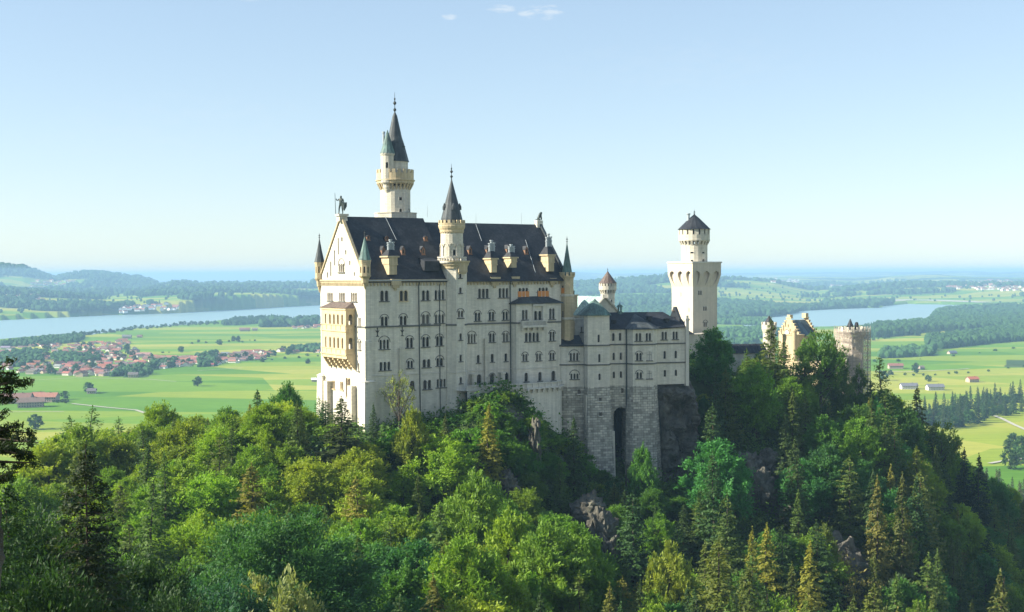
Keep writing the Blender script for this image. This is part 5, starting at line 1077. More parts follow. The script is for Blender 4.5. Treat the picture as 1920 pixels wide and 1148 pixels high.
def crown_decid(name, H, Rr, rs, nclump=75, per=110, ls=.42, low=.22, spread=1.0, flat=1.0):
    C = []; T = []
    while len(C) < nclump:
        u = rs.uniform(-1, 1, 3); r = np.linalg.norm(u)
        if r > 1 or r < .35: continue
        z = (u[2]+1)/2; prof = math.sqrt(max(0, 1-(abs(z-.42)/.60)**2.2)) if z > .42 else math.sqrt(max(.1, 1-(abs(z-.42)/.52)**2))
        C.append((u[0]*Rr*prof*spread, u[1]*Rr*prof*spread, H*(low+(1-low)*z*.97)))
    C = np.array(C); cen = np.array([0, 0, H*.45]); V = []
    for c in C:
        out = (c-cen)/np.linalg.norm(c-cen); nt = 9; k = max(3, int(per*rs.uniform(.7, 1.3)/nt)); rad = Rr*rs.uniform(.24, .40)
        D = out*.55+np.array([0, 0, .45])+rs.normal(0, .55, (nt, 3)); D /= np.linalg.norm(D, axis=1, keepdims=True); D = np.repeat(D, k, 0); u = rs.uniform(.05, 1.0, (nt*k, 1))**.7; ln = np.repeat(rs.uniform(.6, 1.25, (nt, 1)), k, 0)*rad
        p = c-out*rad*.4+D*u*ln*1.15*np.array([1, 1, flat])+rs.normal(0, .17, (nt*k, 3))*rad*(1.2-u*.6); p[:, 2] -= u[:, 0]**2*rad*.15
        E = D+rs.normal(0, .5, D.shape); E /= np.linalg.norm(E, axis=1, keepdims=True); N = np.array([0, 0, .9])+out*.5+rs.normal(0, .45, D.shape); V.append(sprays(p, E, N, ls*rs.uniform(.6, 1.35, nt*k), rs))
    V = np.concatenate(V); return np_mesh(name, V, quads(V), LM, False, False), C
def trunk_mesh(name, H, C, rs, r0=.32, n=16, m=None, top=.85):
    k = MB(); pts = [Vector((0, 0, -3))]
    for i in range(1, 6): pts.append(Vector((rs.normal(0, .12)*i*.5, rs.normal(0, .12)*i*.5, H*top*i/5)))
    for i in range(5): k.tube(pts[i], pts[i+1], r0*(1.15-i*.2), 7, r0*(1.15-(i+1)*.2))
    if C is not None:
        for c in C[rs.choice(len(C), min(n, len(C)), False)]:
            z = max(H*.15, c[2]-rs.uniform(1.5, 4)); i = min(4, int(z/(H*top/5))); a = pts[i].lerp(pts[i+1], .5); a.z = min(z, H*top); k.tube(a, Vector(c), r0*.32, 5, .04)
    me_o = k.build(name, m or bark); me = me_o.data; bpy.data.objects.remove(me_o); return me
def crown_spruce(name, H, Rb, rs, step=.62, nb=11, per=9, ls=.5, low=.08, droop=.35, ragged=.25, pw=.85):
    V = []; z = H*low; k = 0
    while z < H*.985:
        f = 1-(z-H*low)/(H*(1-low)); R_ = Rb*f**pw*(1+.12*math.sin(k*1.7)); n = max(4, int(nb*(.45+.55*f)))
        for b in range(n):
            a = rs.uniform(0, 6.283); L = max(.25, R_*rs.uniform(1-ragged*1.6, 1+ragged*.5)); m = max(3, int(per*(.3+.7*L/Rb))); tt = np.sqrt(rs.uniform(.03, 1, m)); dr = droop*rs.uniform(.6, 1.3)
            side = rs.normal(0, .13, m)*L*.9; x = math.cos(a)*L*tt-math.sin(a)*side; y = math.sin(a)*L*tt+math.cos(a)*side; zz = z-dr*L*tt**1.3+.18*L*tt**3+rs.normal(0, .07, m)
            P = np.stack([x, y, zz], 1); N = np.tile([math.cos(a)*.45, math.sin(a)*.45, .9], (m, 1)); V.append(leaves(P, N, ls*(.55+.5*f)*rs.uniform(.6, 1.25, m), rs, .5, .38))
        z += step*rs.uniform(.8, 1.2)*(.6+.4*f); k += 1
    P = np.stack([rs.normal(0, .05, 10), rs.normal(0, .05, 10), np.linspace(H*.95, H*1.02, 10)], 1); V.append(leaves(P, np.tile([1., 0, .3], (10, 1)), np.full(10, .22), rs))
    V = np.concatenate(V); return np_mesh(name, V, quads(V), LM, False, False)
rs = np.random.RandomState(11)
PRO = {}
def addp(kind, H, cm, tm): PRO.setdefault(kind, []).append((H, cm, tm))
for i in range(4):
    c, C = crown_decid('crown', 15, 5.4, rs, 115, 210, .25, .10); addp('beech_tree', 15, c, trunk_mesh('trunk', 15, C, rs))
for i in range(3):
    c, C = crown_decid('crown', 15, 4.9, rs, 90, 220, .26, .14, flat=1.15); addp('maple_tree', 15, c, trunk_mesh('trunk', 15, C, rs))
for i in range(2):
    c, C = crown_decid('crown', 18, 4.8, rs, 64, 150, .25, .36); addp('ash_tree', 18, c, trunk_mesh('trunk', 18, C, rs, .36, 22))
for i in range(4):
    addp('spruce_tree', 20, crown_spruce('crown', 20, 4.3, rs, .5, 14, 14, .42, .04, .38, .22, .72), trunk_mesh('trunk', 20, None, rs, .26, top=.97))
for i in range(2):
    addp('fir_tree', 20, crown_spruce('crown', 20, 5.2, rs, .6, 13, 17, .48, .03, .20, .30, .6), trunk_mesh('trunk', 20, None, rs, .3, top=.97))
for i in range(2):
    addp('larch_tree', 20, crown_spruce('crown', 20, 4.6, rs, .6, 12, 14, .38, .04, .02, .38, .55), trunk_mesh('trunk', 20, None, rs, .25, top=.97))
for i in range(2):
    c, C = crown_decid('crown', 4, 2.6, rs, 34, 90, .22, .0); addp('shrub', 4, c, trunk_mesh('trunk', 4, C, rs, .08, 8))
c, C = crown_decid('crown', 9, 3.4, rs, 40, 20, .20, .30); addp('young_tree', 9, c, trunk_mesh('trunk', 9, C, rs, .16, 34))
c, C = crown_decid('crown', 15, 5.4, rs, 150, 430, .13, .10); addp('near_beech', 15, c, trunk_mesh('trunk', 15, C, rs))
addp('near_fir', 20, crown_spruce('crown', 20, 5.2, rs, .42, 17, 30, .24, .03, .20, .30, .6), trunk_mesh('trunk', 20, None, rs, .3, top=.97))
# lighter versions for trees a kilometre and more away
for i in range(3):
    c, C = crown_decid('crown', 12, 5.0, rs, 34, 36, .9, .0); addp('field_tree', 12, c, trunk_mesh('trunk', 12, C, rs, .3, 4))
for i in range(3):
    addp('field_spruce', 24, crown_spruce('crown', 24, 5.0, rs, 1.2, 10, 7, 1.2, .02, .3, .25, .75), trunk_mesh('trunk', 24, None, rs, .3, top=.95))
PCAT = {'shrub': 'shrub'}
NAMES = {'near_beech': 'beech_tree', 'near_fir': 'fir_tree', 'field_tree': 'broadleaf_tree', 'field_spruce': 'spruce_tree'}
def plant(kind, x, y, z, h, col, label, group=None, wide=1.0, rz=None, crown_only=False):
    H, cm, tm = PRO[kind][random.randrange(len(PRO[kind]))]; s = h/H
    o = thing(NAMES.get(kind, kind), label, PCAT.get(kind, 'tree'), (x, y, z), group); rz = random.uniform(0, 6.28) if rz is None else rz
    for nm, me in (('trunk', tm), ('crown', cm)):
        if crown_only and nm == 'trunk': continue
        p = bpy.data.objects.new(nm, me); COL.objects.link(p); p.parent = o; p.scale = (s*wide, s*wide, s); p.rotation_euler = (0, 0, rz); p.color = (*col, 1)
    return o
HX = lambda x, y: float(hill_full(np.array([x]), np.array([y]))[0])
def tree_at(kind, px, ytop, Y, col, label, wide=1.0, hmin=5, hmax=42, group=None):
    p = atY(px, ytop, Y); g = HX(p.x, Y); h = min(hmax, max(hmin, p.z-g)); return plant(kind, p.x, Y, p.z-h, h, col, label, group, wide)
# colour families of the leaves, sun and shade partly put into them
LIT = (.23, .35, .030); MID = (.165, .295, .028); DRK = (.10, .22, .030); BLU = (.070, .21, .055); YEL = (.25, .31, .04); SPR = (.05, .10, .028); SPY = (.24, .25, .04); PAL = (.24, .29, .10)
NAMED = [('spruce_tree', 640, 745, 284, (.07, .10, .03), 'slim spruce standing just below the sunlit west gable wall', 1.35), ('spruce_tree', 700, 757, 290, SPR, 'narrow dark spruce against the shaded corner of the palace', .62),
 ('maple_tree', 772, 765, 286, YEL, 'bright yellow-green maple directly below the palace downpipe', .62), ('young_tree', 748, 697, 299, PAL, 'thin nearly bare young tree leaning before the shaded palace wall', .85),
 ('spruce_tree', 835, 778, 292, (.09, .12, .03), 'spruce with sunny tips below the stair tower foot', .7), ('spruce_tree', 917, 758, 290, SPY, 'sunlit yellow spruce spire below the terrace', .75), ('spruce_tree', 1076, 782, 306, SPR, 'dark spruce rising before the left footing of the wing', .75),
 ('maple_tree', 1205, 838, 306, (.10, .25, .04), 'round bright green maple under the rubble footing and passage arch', .62), ('beech_tree', 1336, 616, 352, (.07, .20, .045), 'dense round dark green beech in front of the square tower foot', .92),
 ('spruce_tree', 1446, 598, 378, (.10, .14, .03), 'very tall ragged spruce covering the gatehouse left corner', 1.05), ('ash_tree', 1540, 612, 384, (.10, .21, .03), 'tall open ash with bare double trunk in front of the gatehouse forecourt', .85), ('ash_tree', 1560, 640, 388, (.08, .16, .03), 'second open ash beside the double trunk, half hiding the forecourt', .6),
 ('fir_tree', 1400, 655, 366, (.10, .18, .03), 'broad sunny fir between beech and tall gatehouse spruce', .8), ('fir_tree', 1500, 680, 380, (.06, .12, .03), 'bushy fir below the yellow gatehouse wall', .75),
 ('larch_tree', 1650, 668, 400, (.10, .14, .03), 'loose larch just right of the scaffolded tower', .8), ('ash_tree', 1610, 690, 392, (.08, .15, .03), 'thin ash in front of the scaffold netting', .6), ('beech_tree', 1580, 735, 388, MID, 'beech under the forecourt wall of the gatehouse', .6),
 ('beech_tree', 1690, 760, 380, (.06, .15, .03), 'broad dark beech right below the scaffolded tower', .8), ('spruce_tree', 1720, 725, 398, (.06, .08, .02), 'brown-green spruce on the skyline right of the round gate tower', .9), ('ash_tree', 1765, 785, 394, (.12, .20, .03), 'airy light green ash on the ridge before the meadow', .8),
 ('spruce_tree', 1808, 842, 390, (.02, .045, .02), 'first of two black-green spruces on the ridge before the lower meadow', .8), ('spruce_tree', 1836, 853, 386, (.02, .045, .02), 'second of two black-green spruces on the ridge before the lower meadow', .8),
 ('spruce_tree', 1438, 984, 262, SPY, 'tallest yellow spruce above the gorge, one of a close pair', .8), ('spruce_tree', 1410, 992, 266, SPY, 'slimmer yellow spruce of the close pair above the gorge', .6), ('spruce_tree', 1519, 1017, 256, SPY, 'yellow-tipped spruce between the close pair and the rocky ledge', .8), ('spruce_tree', 1485, 1058, 258, (.10, .13, .03), 'short spruce tucked between the yellow spruces', .7),  # yellow leaf colours hold the sun on these spruces
 ('spruce_tree', 1645, 895, 298, (.17, .17, .04), 'tall ochre-green spruce high on the slope below the gatehouse', .6), ('spruce_tree', 1692, 890, 303, (.10, .12, .03), 'olive spruce next to the ochre-green one on the slope', .6), ('spruce_tree', 1876, 1072, 268, (.11, .13, .03), 'olive spruce at the lower corner of the slope', .75), ('spruce_tree', 1640, 1040, 275, (.11, .14, .03), 'small pale spruce beside the rocky rib', .55), ('maple_tree', 1545, 985, 290, (.14, .19, .04), 'small yellowish round tree above the rocky ledge', .6), ('young_tree', 1575, 1040, 285, (.24, .22, .08), 'sparse straw-coloured tree leaning over the rocky ledge', 1.3),
 ('maple_tree', 1255, 1026, 250, YEL, 'bright yellow-topped maple low in the gorge', .7), ('maple_tree', 1215, 1125, 235, (.16, .25, .04), 'light green maple at the bottom of the gorge', .8), ('maple_tree', 1690, 1080, 285, (.14, .21, .10), 'pale grey-green whitebeam low on the slope', .7), ('shrub', 1520, 800, 352, (.30, .34, .22), 'white flowering tree on the slope under the gatehouse', 1.0),
 ('maple_tree', 890, 893, 232, (.17, .29, .04), 'bright crowned maple below the sunlit spruce spire', .8), ('maple_tree', 950, 965, 215, LIT, 'sunlit maple in the middle of the gorge rim', .9), ('maple_tree', 1030, 985, 208, (.16, .28, .035), 'large bright maple nearest the grey scree', 1.0), ('maple_tree', 1080, 990, 214, (.13, .25, .03), 'bright maple touching the grey scree', .8), ('beech_tree', 870, 1010, 190, MID, 'green beech below the bright gorge maples', 1.0),
 ('larch_tree', 130, 782, 330, (.07, .15, .035), 'pointed larch farthest out at the forest edge', 1.0), ('larch_tree', 174, 764, 338, (.075, .16, .035), 'tall pointed larch on the forest edge above the meadow', .9), ('larch_tree', 222, 784, 330, (.07, .15, .035), 'pointed larch right of the tall forest edge larch', .9), ('beech_tree', 300, 757, 330, LIT, 'sunlit beech bulging over the forest edge', .9), ('beech_tree', 538, 719, 334, (.075, .20, .035), 'tall round beech nearest to the palace west side on the skyline', .75), ('spruce_tree', 482, 733, 332, (.06, .13, .03), 'conifer left of the tall round skyline beech', 1.0), ('larch_tree', 598, 745, 318, (.06, .14, .03), 'conifer leaning on the far palace corner', .9), ('fir_tree', 610, 752, 306, (.04, .11, .03), 'dark fir in front of the west gable foot', 1.1), ('beech_tree', 425, 765, 322, (.10, .21, .03), 'beech under the skyline halfway along the forest edge', .9),
 ('ash_tree', 1508, 655, 380, (.11, .21, .03), 'open ash before the stepped clock gable wall', .8), ('fir_tree', 1470, 640, 374, (.10, .16, .03), 'sunny fir just right of the tall ragged gatehouse spruce', .8), ('ash_tree', 1582, 700, 388, (.10, .19, .03), 'airy ash between forecourt and scaffolding', .7), ('fir_tree', 1420, 668, 370, (.12, .19, .03), 'yellow-green fir left of the tall ragged gatehouse spruce', .8), ('fir_tree', 1478, 700, 372, (.06, .12, .03), 'dark fir directly under the tall ragged gatehouse spruce', .8), ('beech_tree', 1515, 720, 376, MID, 'round beech left of the bare double trunk', .65), ('fir_tree', 1560, 752, 380, (.05, .11, .03), 'dark fir under the forecourt terrace', .8), ('beech_tree', 1592, 762, 384, MID, 'beech in the gap under the scaffolded tower', .7), ('fir_tree', 1632, 712, 390, (.07, .13, .03), 'fir pressed against the right side of the scaffolding', .8), ('beech_tree', 1612, 735, 386, (.08, .16, .03), 'beech hiding the foot of the scaffolded tower', .6), ('beech_tree', 1660, 738, 388, (.07, .17, .03), 'beech just right of the scaffolded tower foot', .7), ('fir_tree', 1360, 700, 350, (.04, .12, .035), 'dark fir at the foot of the dense round beech', .9), ('beech_tree', 1390, 700, 356, (.08, .2, .035), 'beech right of the dense round beech', .7), ('fir_tree', 1430, 690, 362, (.09, .16, .03), 'fir between beech and the tall gatehouse spruce', .8), ('beech_tree', 1320, 745, 340, (.05, .15, .04), 'beech beside the top of the bare cliff', .5), ('fir_tree', 1330, 800, 328, (.04, .12, .04), 'dark fir hugging the right side of the bare cliff', .7),
 ('near_beech', 520, 935, 175, (.06, .16, .04), 'big shaded beech in the lower middle of the forest', 1.2), ('ash_tree', 515, 1055, 150, (.26, .30, .12), 'pale leaved ash poking up among dark crowns', .7), ('near_beech', 420, 1060, 150, (.035, .11, .05), 'bluish dark beech beside the pale leaved ash', 1.1)]
placed = []
for kd, px, yt, Y, col, lab, wd in NAMED:
    if kd in ('larch_tree', 'fir_tree', 'spruce_tree'): wd *= 1.45 if px < 1000 else 1.25
    tree_at(kd, px, yt, Y, col, lab, wd); p = atY(px, yt, Y); placed.append((p.x, Y, 3.0))
SK = np.array([(-300, 850), (0, 900), (60, 860), (80, 815), (150, 790), (230, 800), (300, 772), (400, 775), (480, 748), (540, 735), (590, 765), (620, 788), (640, 806), (690, 818), (715, 808), (750, 800), (800, 798), (850, 782), (880, 770), (905, 758), (925, 742), (945, 736), (965, 742), (985, 760), (1010, 790), (1050, 805), (1100, 860), (1130, 895), (1190, 905), (1225, 905), (1245, 925), (1290, 905), (1308, 800), (1322, 700), (1345, 668), (1380, 668), (1430, 650), (1500, 715), (1530, 735), (1590, 760), (1630, 730), (1660, 715), (1700, 765), (1750, 800), (1800, 850), (1850, 880), (1920, 925), (2100, 1000)], float)
def blocked(x, y):
    q = Vector((x, y, 0))-O; u = q.dot(pd); v = q.dot(pn)
    if -3.5 < u < uE+3 and -2.5 < v < PWID+14: return True
    q = Vector((x, y, 0))-B0; a = q.dot(d2); o = -q.dot(n2)
    if -3 < a < 41 and -45 < o < 7: return True
    if 1230 < proj((x, y, -40))[0] < 1300 and 318 < y < 340: return True
    px = proj((x, y, -40))[0]
    if y > 335 and 602 < px < 1300: return True
    if 1000 < px < 1060 and y > 307 or 840 < px < 1010 and y > 311: return True
    for g, r in (((130, 428), 12), (atY(1560, 700, 415).to_2d(), 11), (atY(1598, 660, 410).to_2d(), 10), (atY(1495, 660, 430).to_2d(), 14), (atY(1400, 680, 402).to_2d(), 8), (atY(1330, 700, 378).to_2d(), 10)):
        if math.hypot(x-g[0], y-g[1]) < r: return True
    return False
def zone(px, py, Y):
    if px < 600: return 'on the sunny forest edge left of the palace' if py < 850 else ('on the wooded slope below and left of the palace' if py < 980 else 'in the shaded forest at the bottom left')
    if px < 880: return 'at the foot of the palace walls' if py < 880 else 'in the dense wood below the palace'
    if px < 1120: return 'on the knoll below the terrace' if py < 900 else 'along the gorge below the terrace'
    if px < 1320: return 'under the wing footings' if py < 960 else 'deep in the gorge below the wing'
    if px < 1620: return 'crowding the ridge before the gatehouse' if py < 820 else 'on the rocky slope below the gatehouse'
    return 'on the ridge falling away right of the gatehouse' if py < 900 else 'on the shaded lower right slope'
TONE = {'LIT': 'bright green', 'MID': 'mid green', 'DRK': 'dark green', 'BLU': 'bluish green', 'SPR': 'dark', 'SPY': 'yellowish', 'OLV': 'olive'}
PALT = {'LIT': LIT, 'MID': MID, 'DRK': DRK, 'BLU': BLU, 'SPR': SPR, 'SPY': (.16, .19, .035), 'OLV': (.095, .15, .03)}
KN = {'beech_tree': 'beech', 'maple_tree': 'maple', 'spruce_tree': 'spruce', 'fir_tree': 'fir', 'larch_tree': 'larch', 'ash_tree': 'ash', 'shrub': 'shrub'}
rs = np.random.RandomState(5); cells = {}
def okdist(x, y, r):
    for i in range(-2, 3):
        for j in range(-2, 3):
            for (a, b, q) in cells.get((int(x//8)+i, int(y//8)+j), ()):
                if (a-x)**2+(b-y)**2 < ((r+q)/2)**2: return False
    return True
for x, y, r in placed: cells.setdefault((int(x//8), int(y//8)), []).append((x, y, r))
cand = np.stack([rs.uniform(-190, 200, 26000), rs.uniform(95, 470, 26000)], 1); ch_ = hill_full(cand[:, 0], cand[:, 1]); ntree = 0
for (x, y), g in zip(cand, ch_):
    px = proj((x, y, g))[0]
    if px < -60 or px > 1990: continue
    right = px > 1090
    r = rs.uniform(6.2, 9.0) if not right else rs.uniform(5.2, 8.2)
    if right and y > 280 and px < 1750 and fbm(x/22, y/22, 2, 31) < .47 and rs.rand() < .75: continue
    if not okdist(x, y, r) or blocked(x, y): continue
    pyb = proj((x, y, g))[1]; ymin = np.interp(px, SK[:, 0], SK[:, 1])
    q = rs.rand()
    if px < 860: kd = 'beech_tree' if q < .55 else 'maple_tree' if q < .76 else 'spruce_tree' if q < .86 else 'larch_tree' if q < .92 else 'fir_tree'
    elif px < 1120: kd = 'maple_tree' if q < .5 and y < 270 else 'beech_tree' if q < .75 else 'fir_tree' if q < .88 else 'spruce_tree'
    else: kd = 'beech_tree' if q < .30 else 'fir_tree' if q < .55 else 'spruce_tree' if q < .80 else 'maple_tree' if q < .9 else 'larch_tree'
    con = kd in ('spruce_tree', 'fir_tree', 'larch_tree')
    h = rs.uniform(15, 23) if con else rs.uniform(12, 18)
    if 1330 < px < 1760: h *= 1.3
    if px < 640 and y > 285: h *= 1.4
    if 860 < px < 1130 and y > 280: h *= .55
    if px > 1120 and y > 290 and px < 1320: h *= .6
    zmax = zat(x, y, ymin+rs.uniform(0, 14)); h2 = zmax-g
    if h > h2: h = h2*rs.uniform(.9, 1.0)
    if h < 1.8: continue
    if h < 6: kd = 'shrub'; con = False
    top = proj((x, y, g+h))[1]
    if top > 1160: continue
    if any(abs(px-cx_) < hw_ and top < yb_ and pyb > yt_ and y < yr_+4 for cx_, yt_, yb_, hw_, yr_ in ((1125, 950, 1075, 26, 300), (1105, 925, 960, 30, 303), (1420, 850, 950, 48, 338), (1575, 1035, 1115, 42, 308))): continue
    t_ = fbm(x/30, y/30, 2, 77)
    if con: tn = 'SPR' if q*7 % 1 < .30 else 'OLV' if q*7 % 1 < .75 else 'SPY'
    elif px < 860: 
        sun_ = (1020-top)/250+(t_-.5)*1.2+rs.normal(0, .18); tn = 'LIT' if sun_ > .45 else 'MID' if sun_ > .05 else 'DRK' if rs.rand() < .5 else 'BLU'  # sun and shade of the left wood are set by leaf colour
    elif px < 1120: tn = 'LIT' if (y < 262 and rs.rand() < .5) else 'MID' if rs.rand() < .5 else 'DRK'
    else: tn = 'DRK' if rs.rand() < .22 else 'BLU' if rs.rand() < .35 else 'MID' if rs.rand() < .65 else 'LIT'  # lighter leaf mix stands in for brighter light on the shadowed slope
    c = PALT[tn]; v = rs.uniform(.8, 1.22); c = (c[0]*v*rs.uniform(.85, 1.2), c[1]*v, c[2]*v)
    sz = 'tall' if h > 17 else 'low' if h < 8 else 'medium'
    lab = f"{sz} {TONE[tn]} {KN[kd]} {zone(px, top, y)}"
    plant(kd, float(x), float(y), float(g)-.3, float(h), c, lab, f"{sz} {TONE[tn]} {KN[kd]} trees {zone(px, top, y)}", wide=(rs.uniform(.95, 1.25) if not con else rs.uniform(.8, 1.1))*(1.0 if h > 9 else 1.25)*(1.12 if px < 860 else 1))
    cells.setdefault((int(x//8), int(y//8)), []).append((x, y, r)); ntree += 1
print('trees', ntree)
KN_ = [(888, 748, 305, 3.5), (905, 742, 305, 4), (925, 736, 306, 4.5), (945, 733, 306, 4.5), (962, 738, 307, 4), (978, 748, 308, 4.5), (992, 765, 309, 5), (1004, 785, 310, 6), (895, 770, 301, 5), (915, 780, 299, 5), (950, 775, 300, 5), (975, 790, 301, 5.5), (1000, 815, 303, 6), (870, 775, 303, 4.5), (850, 780, 303, 5), (825, 785, 301, 5), (800, 792, 300, 5), (1020, 805, 311, 6), (1040, 815, 314, 7), (1058, 835, 316, 7), (1085, 850, 318, 8), (1100, 868, 319, 8), (1120, 880, 321, 8), (1138, 890, 322, 7.5), (1165, 905, 322, 6), (1185, 902, 323, 6), (1222, 900, 325, 6), (1245, 915, 325, 7), (1265, 915, 325, 5), (1285, 905, 326, 6), (1110, 905, 312, 8), (1145, 925, 313, 7), (1075, 880, 310, 8), (1045, 860, 305, 8), (1025, 845, 302, 7), (935, 805, 296, 6), (890, 800, 296, 6), (960, 820, 296, 6), (985, 835, 297, 7), (700, 822, 290, 6), (725, 818, 292, 6), (740, 805, 296, 5), (665, 830, 286, 7)]
for i, (px, yt, Y, h) in enumerate(KN_):
    p = atY(px, yt, Y); g = HX(p.x, Y); h = max(3.0, min(h*1.5, p.z-g+1)); kd = 'shrub' if h < 6.5 else 'beech_tree'
    w_ = 'on the knoll under the terrace' if px < 1025 and px > 780 else 'along the foot of the palace wall' if px < 790 else 'at the foot of the rubble footings'
    plant(kd, p.x, Y, p.z-h, h, tuple(v*random.uniform(.8, 1.2) for v in (DRK if i % 3 else MID)), ('bushy green shrub ' if kd == 'shrub' else 'small dark beech ')+w_, ('shrubs ' if kd == 'shrub' else 'small dark beeches ')+w_, 1.5 if kd == 'shrub' else 1.25)
# undergrowth over the slopes
n = 14000; P = np.stack([rs.uniform(-150, 200, n*3), rs.uniform(120, 450, n*3)], 1); g = hill_full(P[:, 0], P[:, 1]); keep = []
for i in range(len(P)):
    x, y = P[i]; a = proj((x, y, g[i]))
    if -40 < a[0] < 1960 and a[1] < 1200 and (fbm(x/12, y/12, 3, 41) > .46 or a[0] < 1000): keep.append(i)
    if len(keep) >= n: break
P = np.concatenate([P[keep], g[keep][:, None]], 1); k = 26; C = np.repeat(P, k, 0)+rs.normal(0, 1, (len(P)*k, 3))*np.array([1.5, 1.5, .9])*np.repeat(rs.uniform(.5, 1.3, len(P)), k)[:, None]+np.array([0, 0, .9])
V = leaves(C, np.tile([0, -.3, 1.], (len(C), 1)), rs.uniform(.25, .6, len(C)), rs); ug = np_mesh('undergrowth', V, quads(V), LM); ug.color = (.085, .17, .035, 1); struct(ug, 'stuff')

# near trees on the left
def near_spruce():
    r2 = np.random.RandomState(3); p = atY(160, 832, 62); g = HX(p.x, 62); H = p.z-g
    o = thing('spruce_tree', 'near thin half-bare spruce standing dark in front of the forest at lower left', 'tree', (p.x, 62, g))
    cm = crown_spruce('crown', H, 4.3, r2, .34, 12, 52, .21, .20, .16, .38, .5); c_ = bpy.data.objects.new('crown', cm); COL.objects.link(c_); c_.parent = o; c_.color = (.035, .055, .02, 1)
    k = MB(); k.tube((0, 0, -1), (0.1, 0, H*.5), .26, 8, .17); k.tube((.1, 0, H*.5), (0, 0, H), .17, 8, .02)
    for i in range(170):
        z = r2.uniform(.12, .97)*H; a = r2.uniform(0, 6.28); L = (3.9*(1-z/H)**.5+.3)*r2.uniform(.4, 1.1); q = Vector((math.cos(a)*L, math.sin(a)*L, z-L*r2.uniform(-.05, .3))); m_ = Vector((math.cos(a)*L*.5, math.sin(a)*L*.5, z+.05)); k.tube((0, 0, z), m_, .035, 4, .025); k.tube(m_, q, .025, 4, .008)
    t_ = k.build('trunk', bark); t_.parent = o
near_spruce()
def near_pine(px, py, Y, lab, seed, parts):
    r2 = np.random.RandomState(seed); base = atY(px, py, Y); g = min(base.z-6, HX(base.x, Y)); o = thing('pine_tree', lab, 'tree', (base.x, Y, g)); k = MB(); V = []
    top = max(z for _, _, z in parts); k.tube((0, 0, -1), (0, 0, zat(base.x, Y, top-60)-g), .22, 8, .06)
    for ex, ey, ez in parts:                               # limb ends given by picture place
        q = atY(ex, ez, Y+ey); e = q-Vector((base.x, Y, g)); s = Vector((0, 0, e.z-r2.uniform(.0, .8))); mid = s.lerp(e, .5)+Vector((0, 0, .15)); k.tube(s, mid, .06, 5, .04); k.tube(mid, e, .04, 5, .012)
        for j in range(5):
            c = mid.lerp(e, .2+j/5)+Vector(r2.normal(0, .09, 3)); m = 55; d = r2.normal(0, 1, (m, 3)); d /= np.linalg.norm(d, axis=1, keepdims=True); d[:, 2] *= .6
            V.append(leaves(np.array(c)+d*r2.uniform(.03, .19, (m, 1)), d, r2.uniform(.04, .08, m), r2, .25))
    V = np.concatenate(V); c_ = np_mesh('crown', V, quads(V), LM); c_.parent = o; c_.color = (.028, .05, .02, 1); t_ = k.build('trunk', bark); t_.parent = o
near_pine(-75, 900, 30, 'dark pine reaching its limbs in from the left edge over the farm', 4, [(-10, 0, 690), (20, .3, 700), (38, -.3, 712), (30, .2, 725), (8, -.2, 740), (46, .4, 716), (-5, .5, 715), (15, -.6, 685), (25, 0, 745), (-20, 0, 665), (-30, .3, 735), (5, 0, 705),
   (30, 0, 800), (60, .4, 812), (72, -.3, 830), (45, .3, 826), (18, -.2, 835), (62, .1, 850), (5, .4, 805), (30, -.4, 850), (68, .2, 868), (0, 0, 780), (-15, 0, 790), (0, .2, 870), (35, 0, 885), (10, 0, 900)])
r2 = np.random.RandomState(9)
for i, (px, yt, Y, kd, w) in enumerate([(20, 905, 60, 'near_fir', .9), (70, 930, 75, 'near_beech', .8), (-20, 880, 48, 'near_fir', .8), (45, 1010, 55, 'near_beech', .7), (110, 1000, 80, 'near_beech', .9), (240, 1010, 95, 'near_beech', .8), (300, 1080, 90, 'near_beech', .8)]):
    tree_at(kd, px, yt, Y, (.035, .08, .024), ['shaded fir behind the left edge pine', 'shaded beech beside the near thin spruce', 'fir cut by the left edge of the view', 'low dark beech at the bottom left corner', 'dark beech directly behind the thin spruce trunk', 'dark beech right of the thin spruce trunk', 'dark maple at the bottom right of the thin spruce'][i], w, 5, 20)  # dark leaf colour stands in for the shade over these near trees

# =================================================================== the plain, its lakes and the hills beyond
EYE = lambda px: EYEY+math.tan(R(ROLL))*(960-px)
# far ridges: radius, width towards and away, then (picture column, picture row of the crest)
RID = [(11500, 1700, 2500, [(-900, 520), (-300, 512), (-60, 506), (0, 503), (45, 506), (75, 515), (105, 523), (130, 516), (160, 512), (190, 512), (230, 517), (265, 521), (290, 528), (320, 560), (340, 640), (2200, 640)]),
       (9300, 1500, 2500, [(-900, 540), (250, 545), (300, 537), (330, 531), (350, 531), (375, 534), (410, 533), (460, 531), (520, 533), (600, 530), (700, 532), (900, 540), (1050, 534), (1075, 531), (1140, 530), (1180, 526), (1220, 521), (1265, 519), (1350, 524), (1400, 526), (1450, 530), (1520, 545), (1700, 540), (1920, 536), (2200, 540)]),
       (26000, 6000, 9000, [(-900, 530), (300, 536), (440, 530), (520, 527), (600, 525), (700, 522), (1000, 517), (1040, 511), (1075, 510), (1110, 512), (1150, 514), (1250, 513), (1350, 513), (1500, 512), (1600, 512), (1700, 511), (1800, 510), (1920, 510), (2800, 510)]),
       (16000, 3500, 6000, [(-900, 560), (300, 560), (600, 540), (1060, 528), (1150, 524), (1350, 523), (1500, 520), (1600, 522), (1680, 516), (1760, 514), (1850, 518), (1920, 520), (2800, 520)]),
       (6900, 1100, 2400, [(-900, 548), (0, 550), (100, 556), (200, 560), (300, 556), (400, 552), (500, 552), (600, 556), (700, 570), (1000, 585), (1100, 560), (1200, 556), (1300, 558), (1400, 562), (1500, 575), (1560, 640), (2800, 640)])]
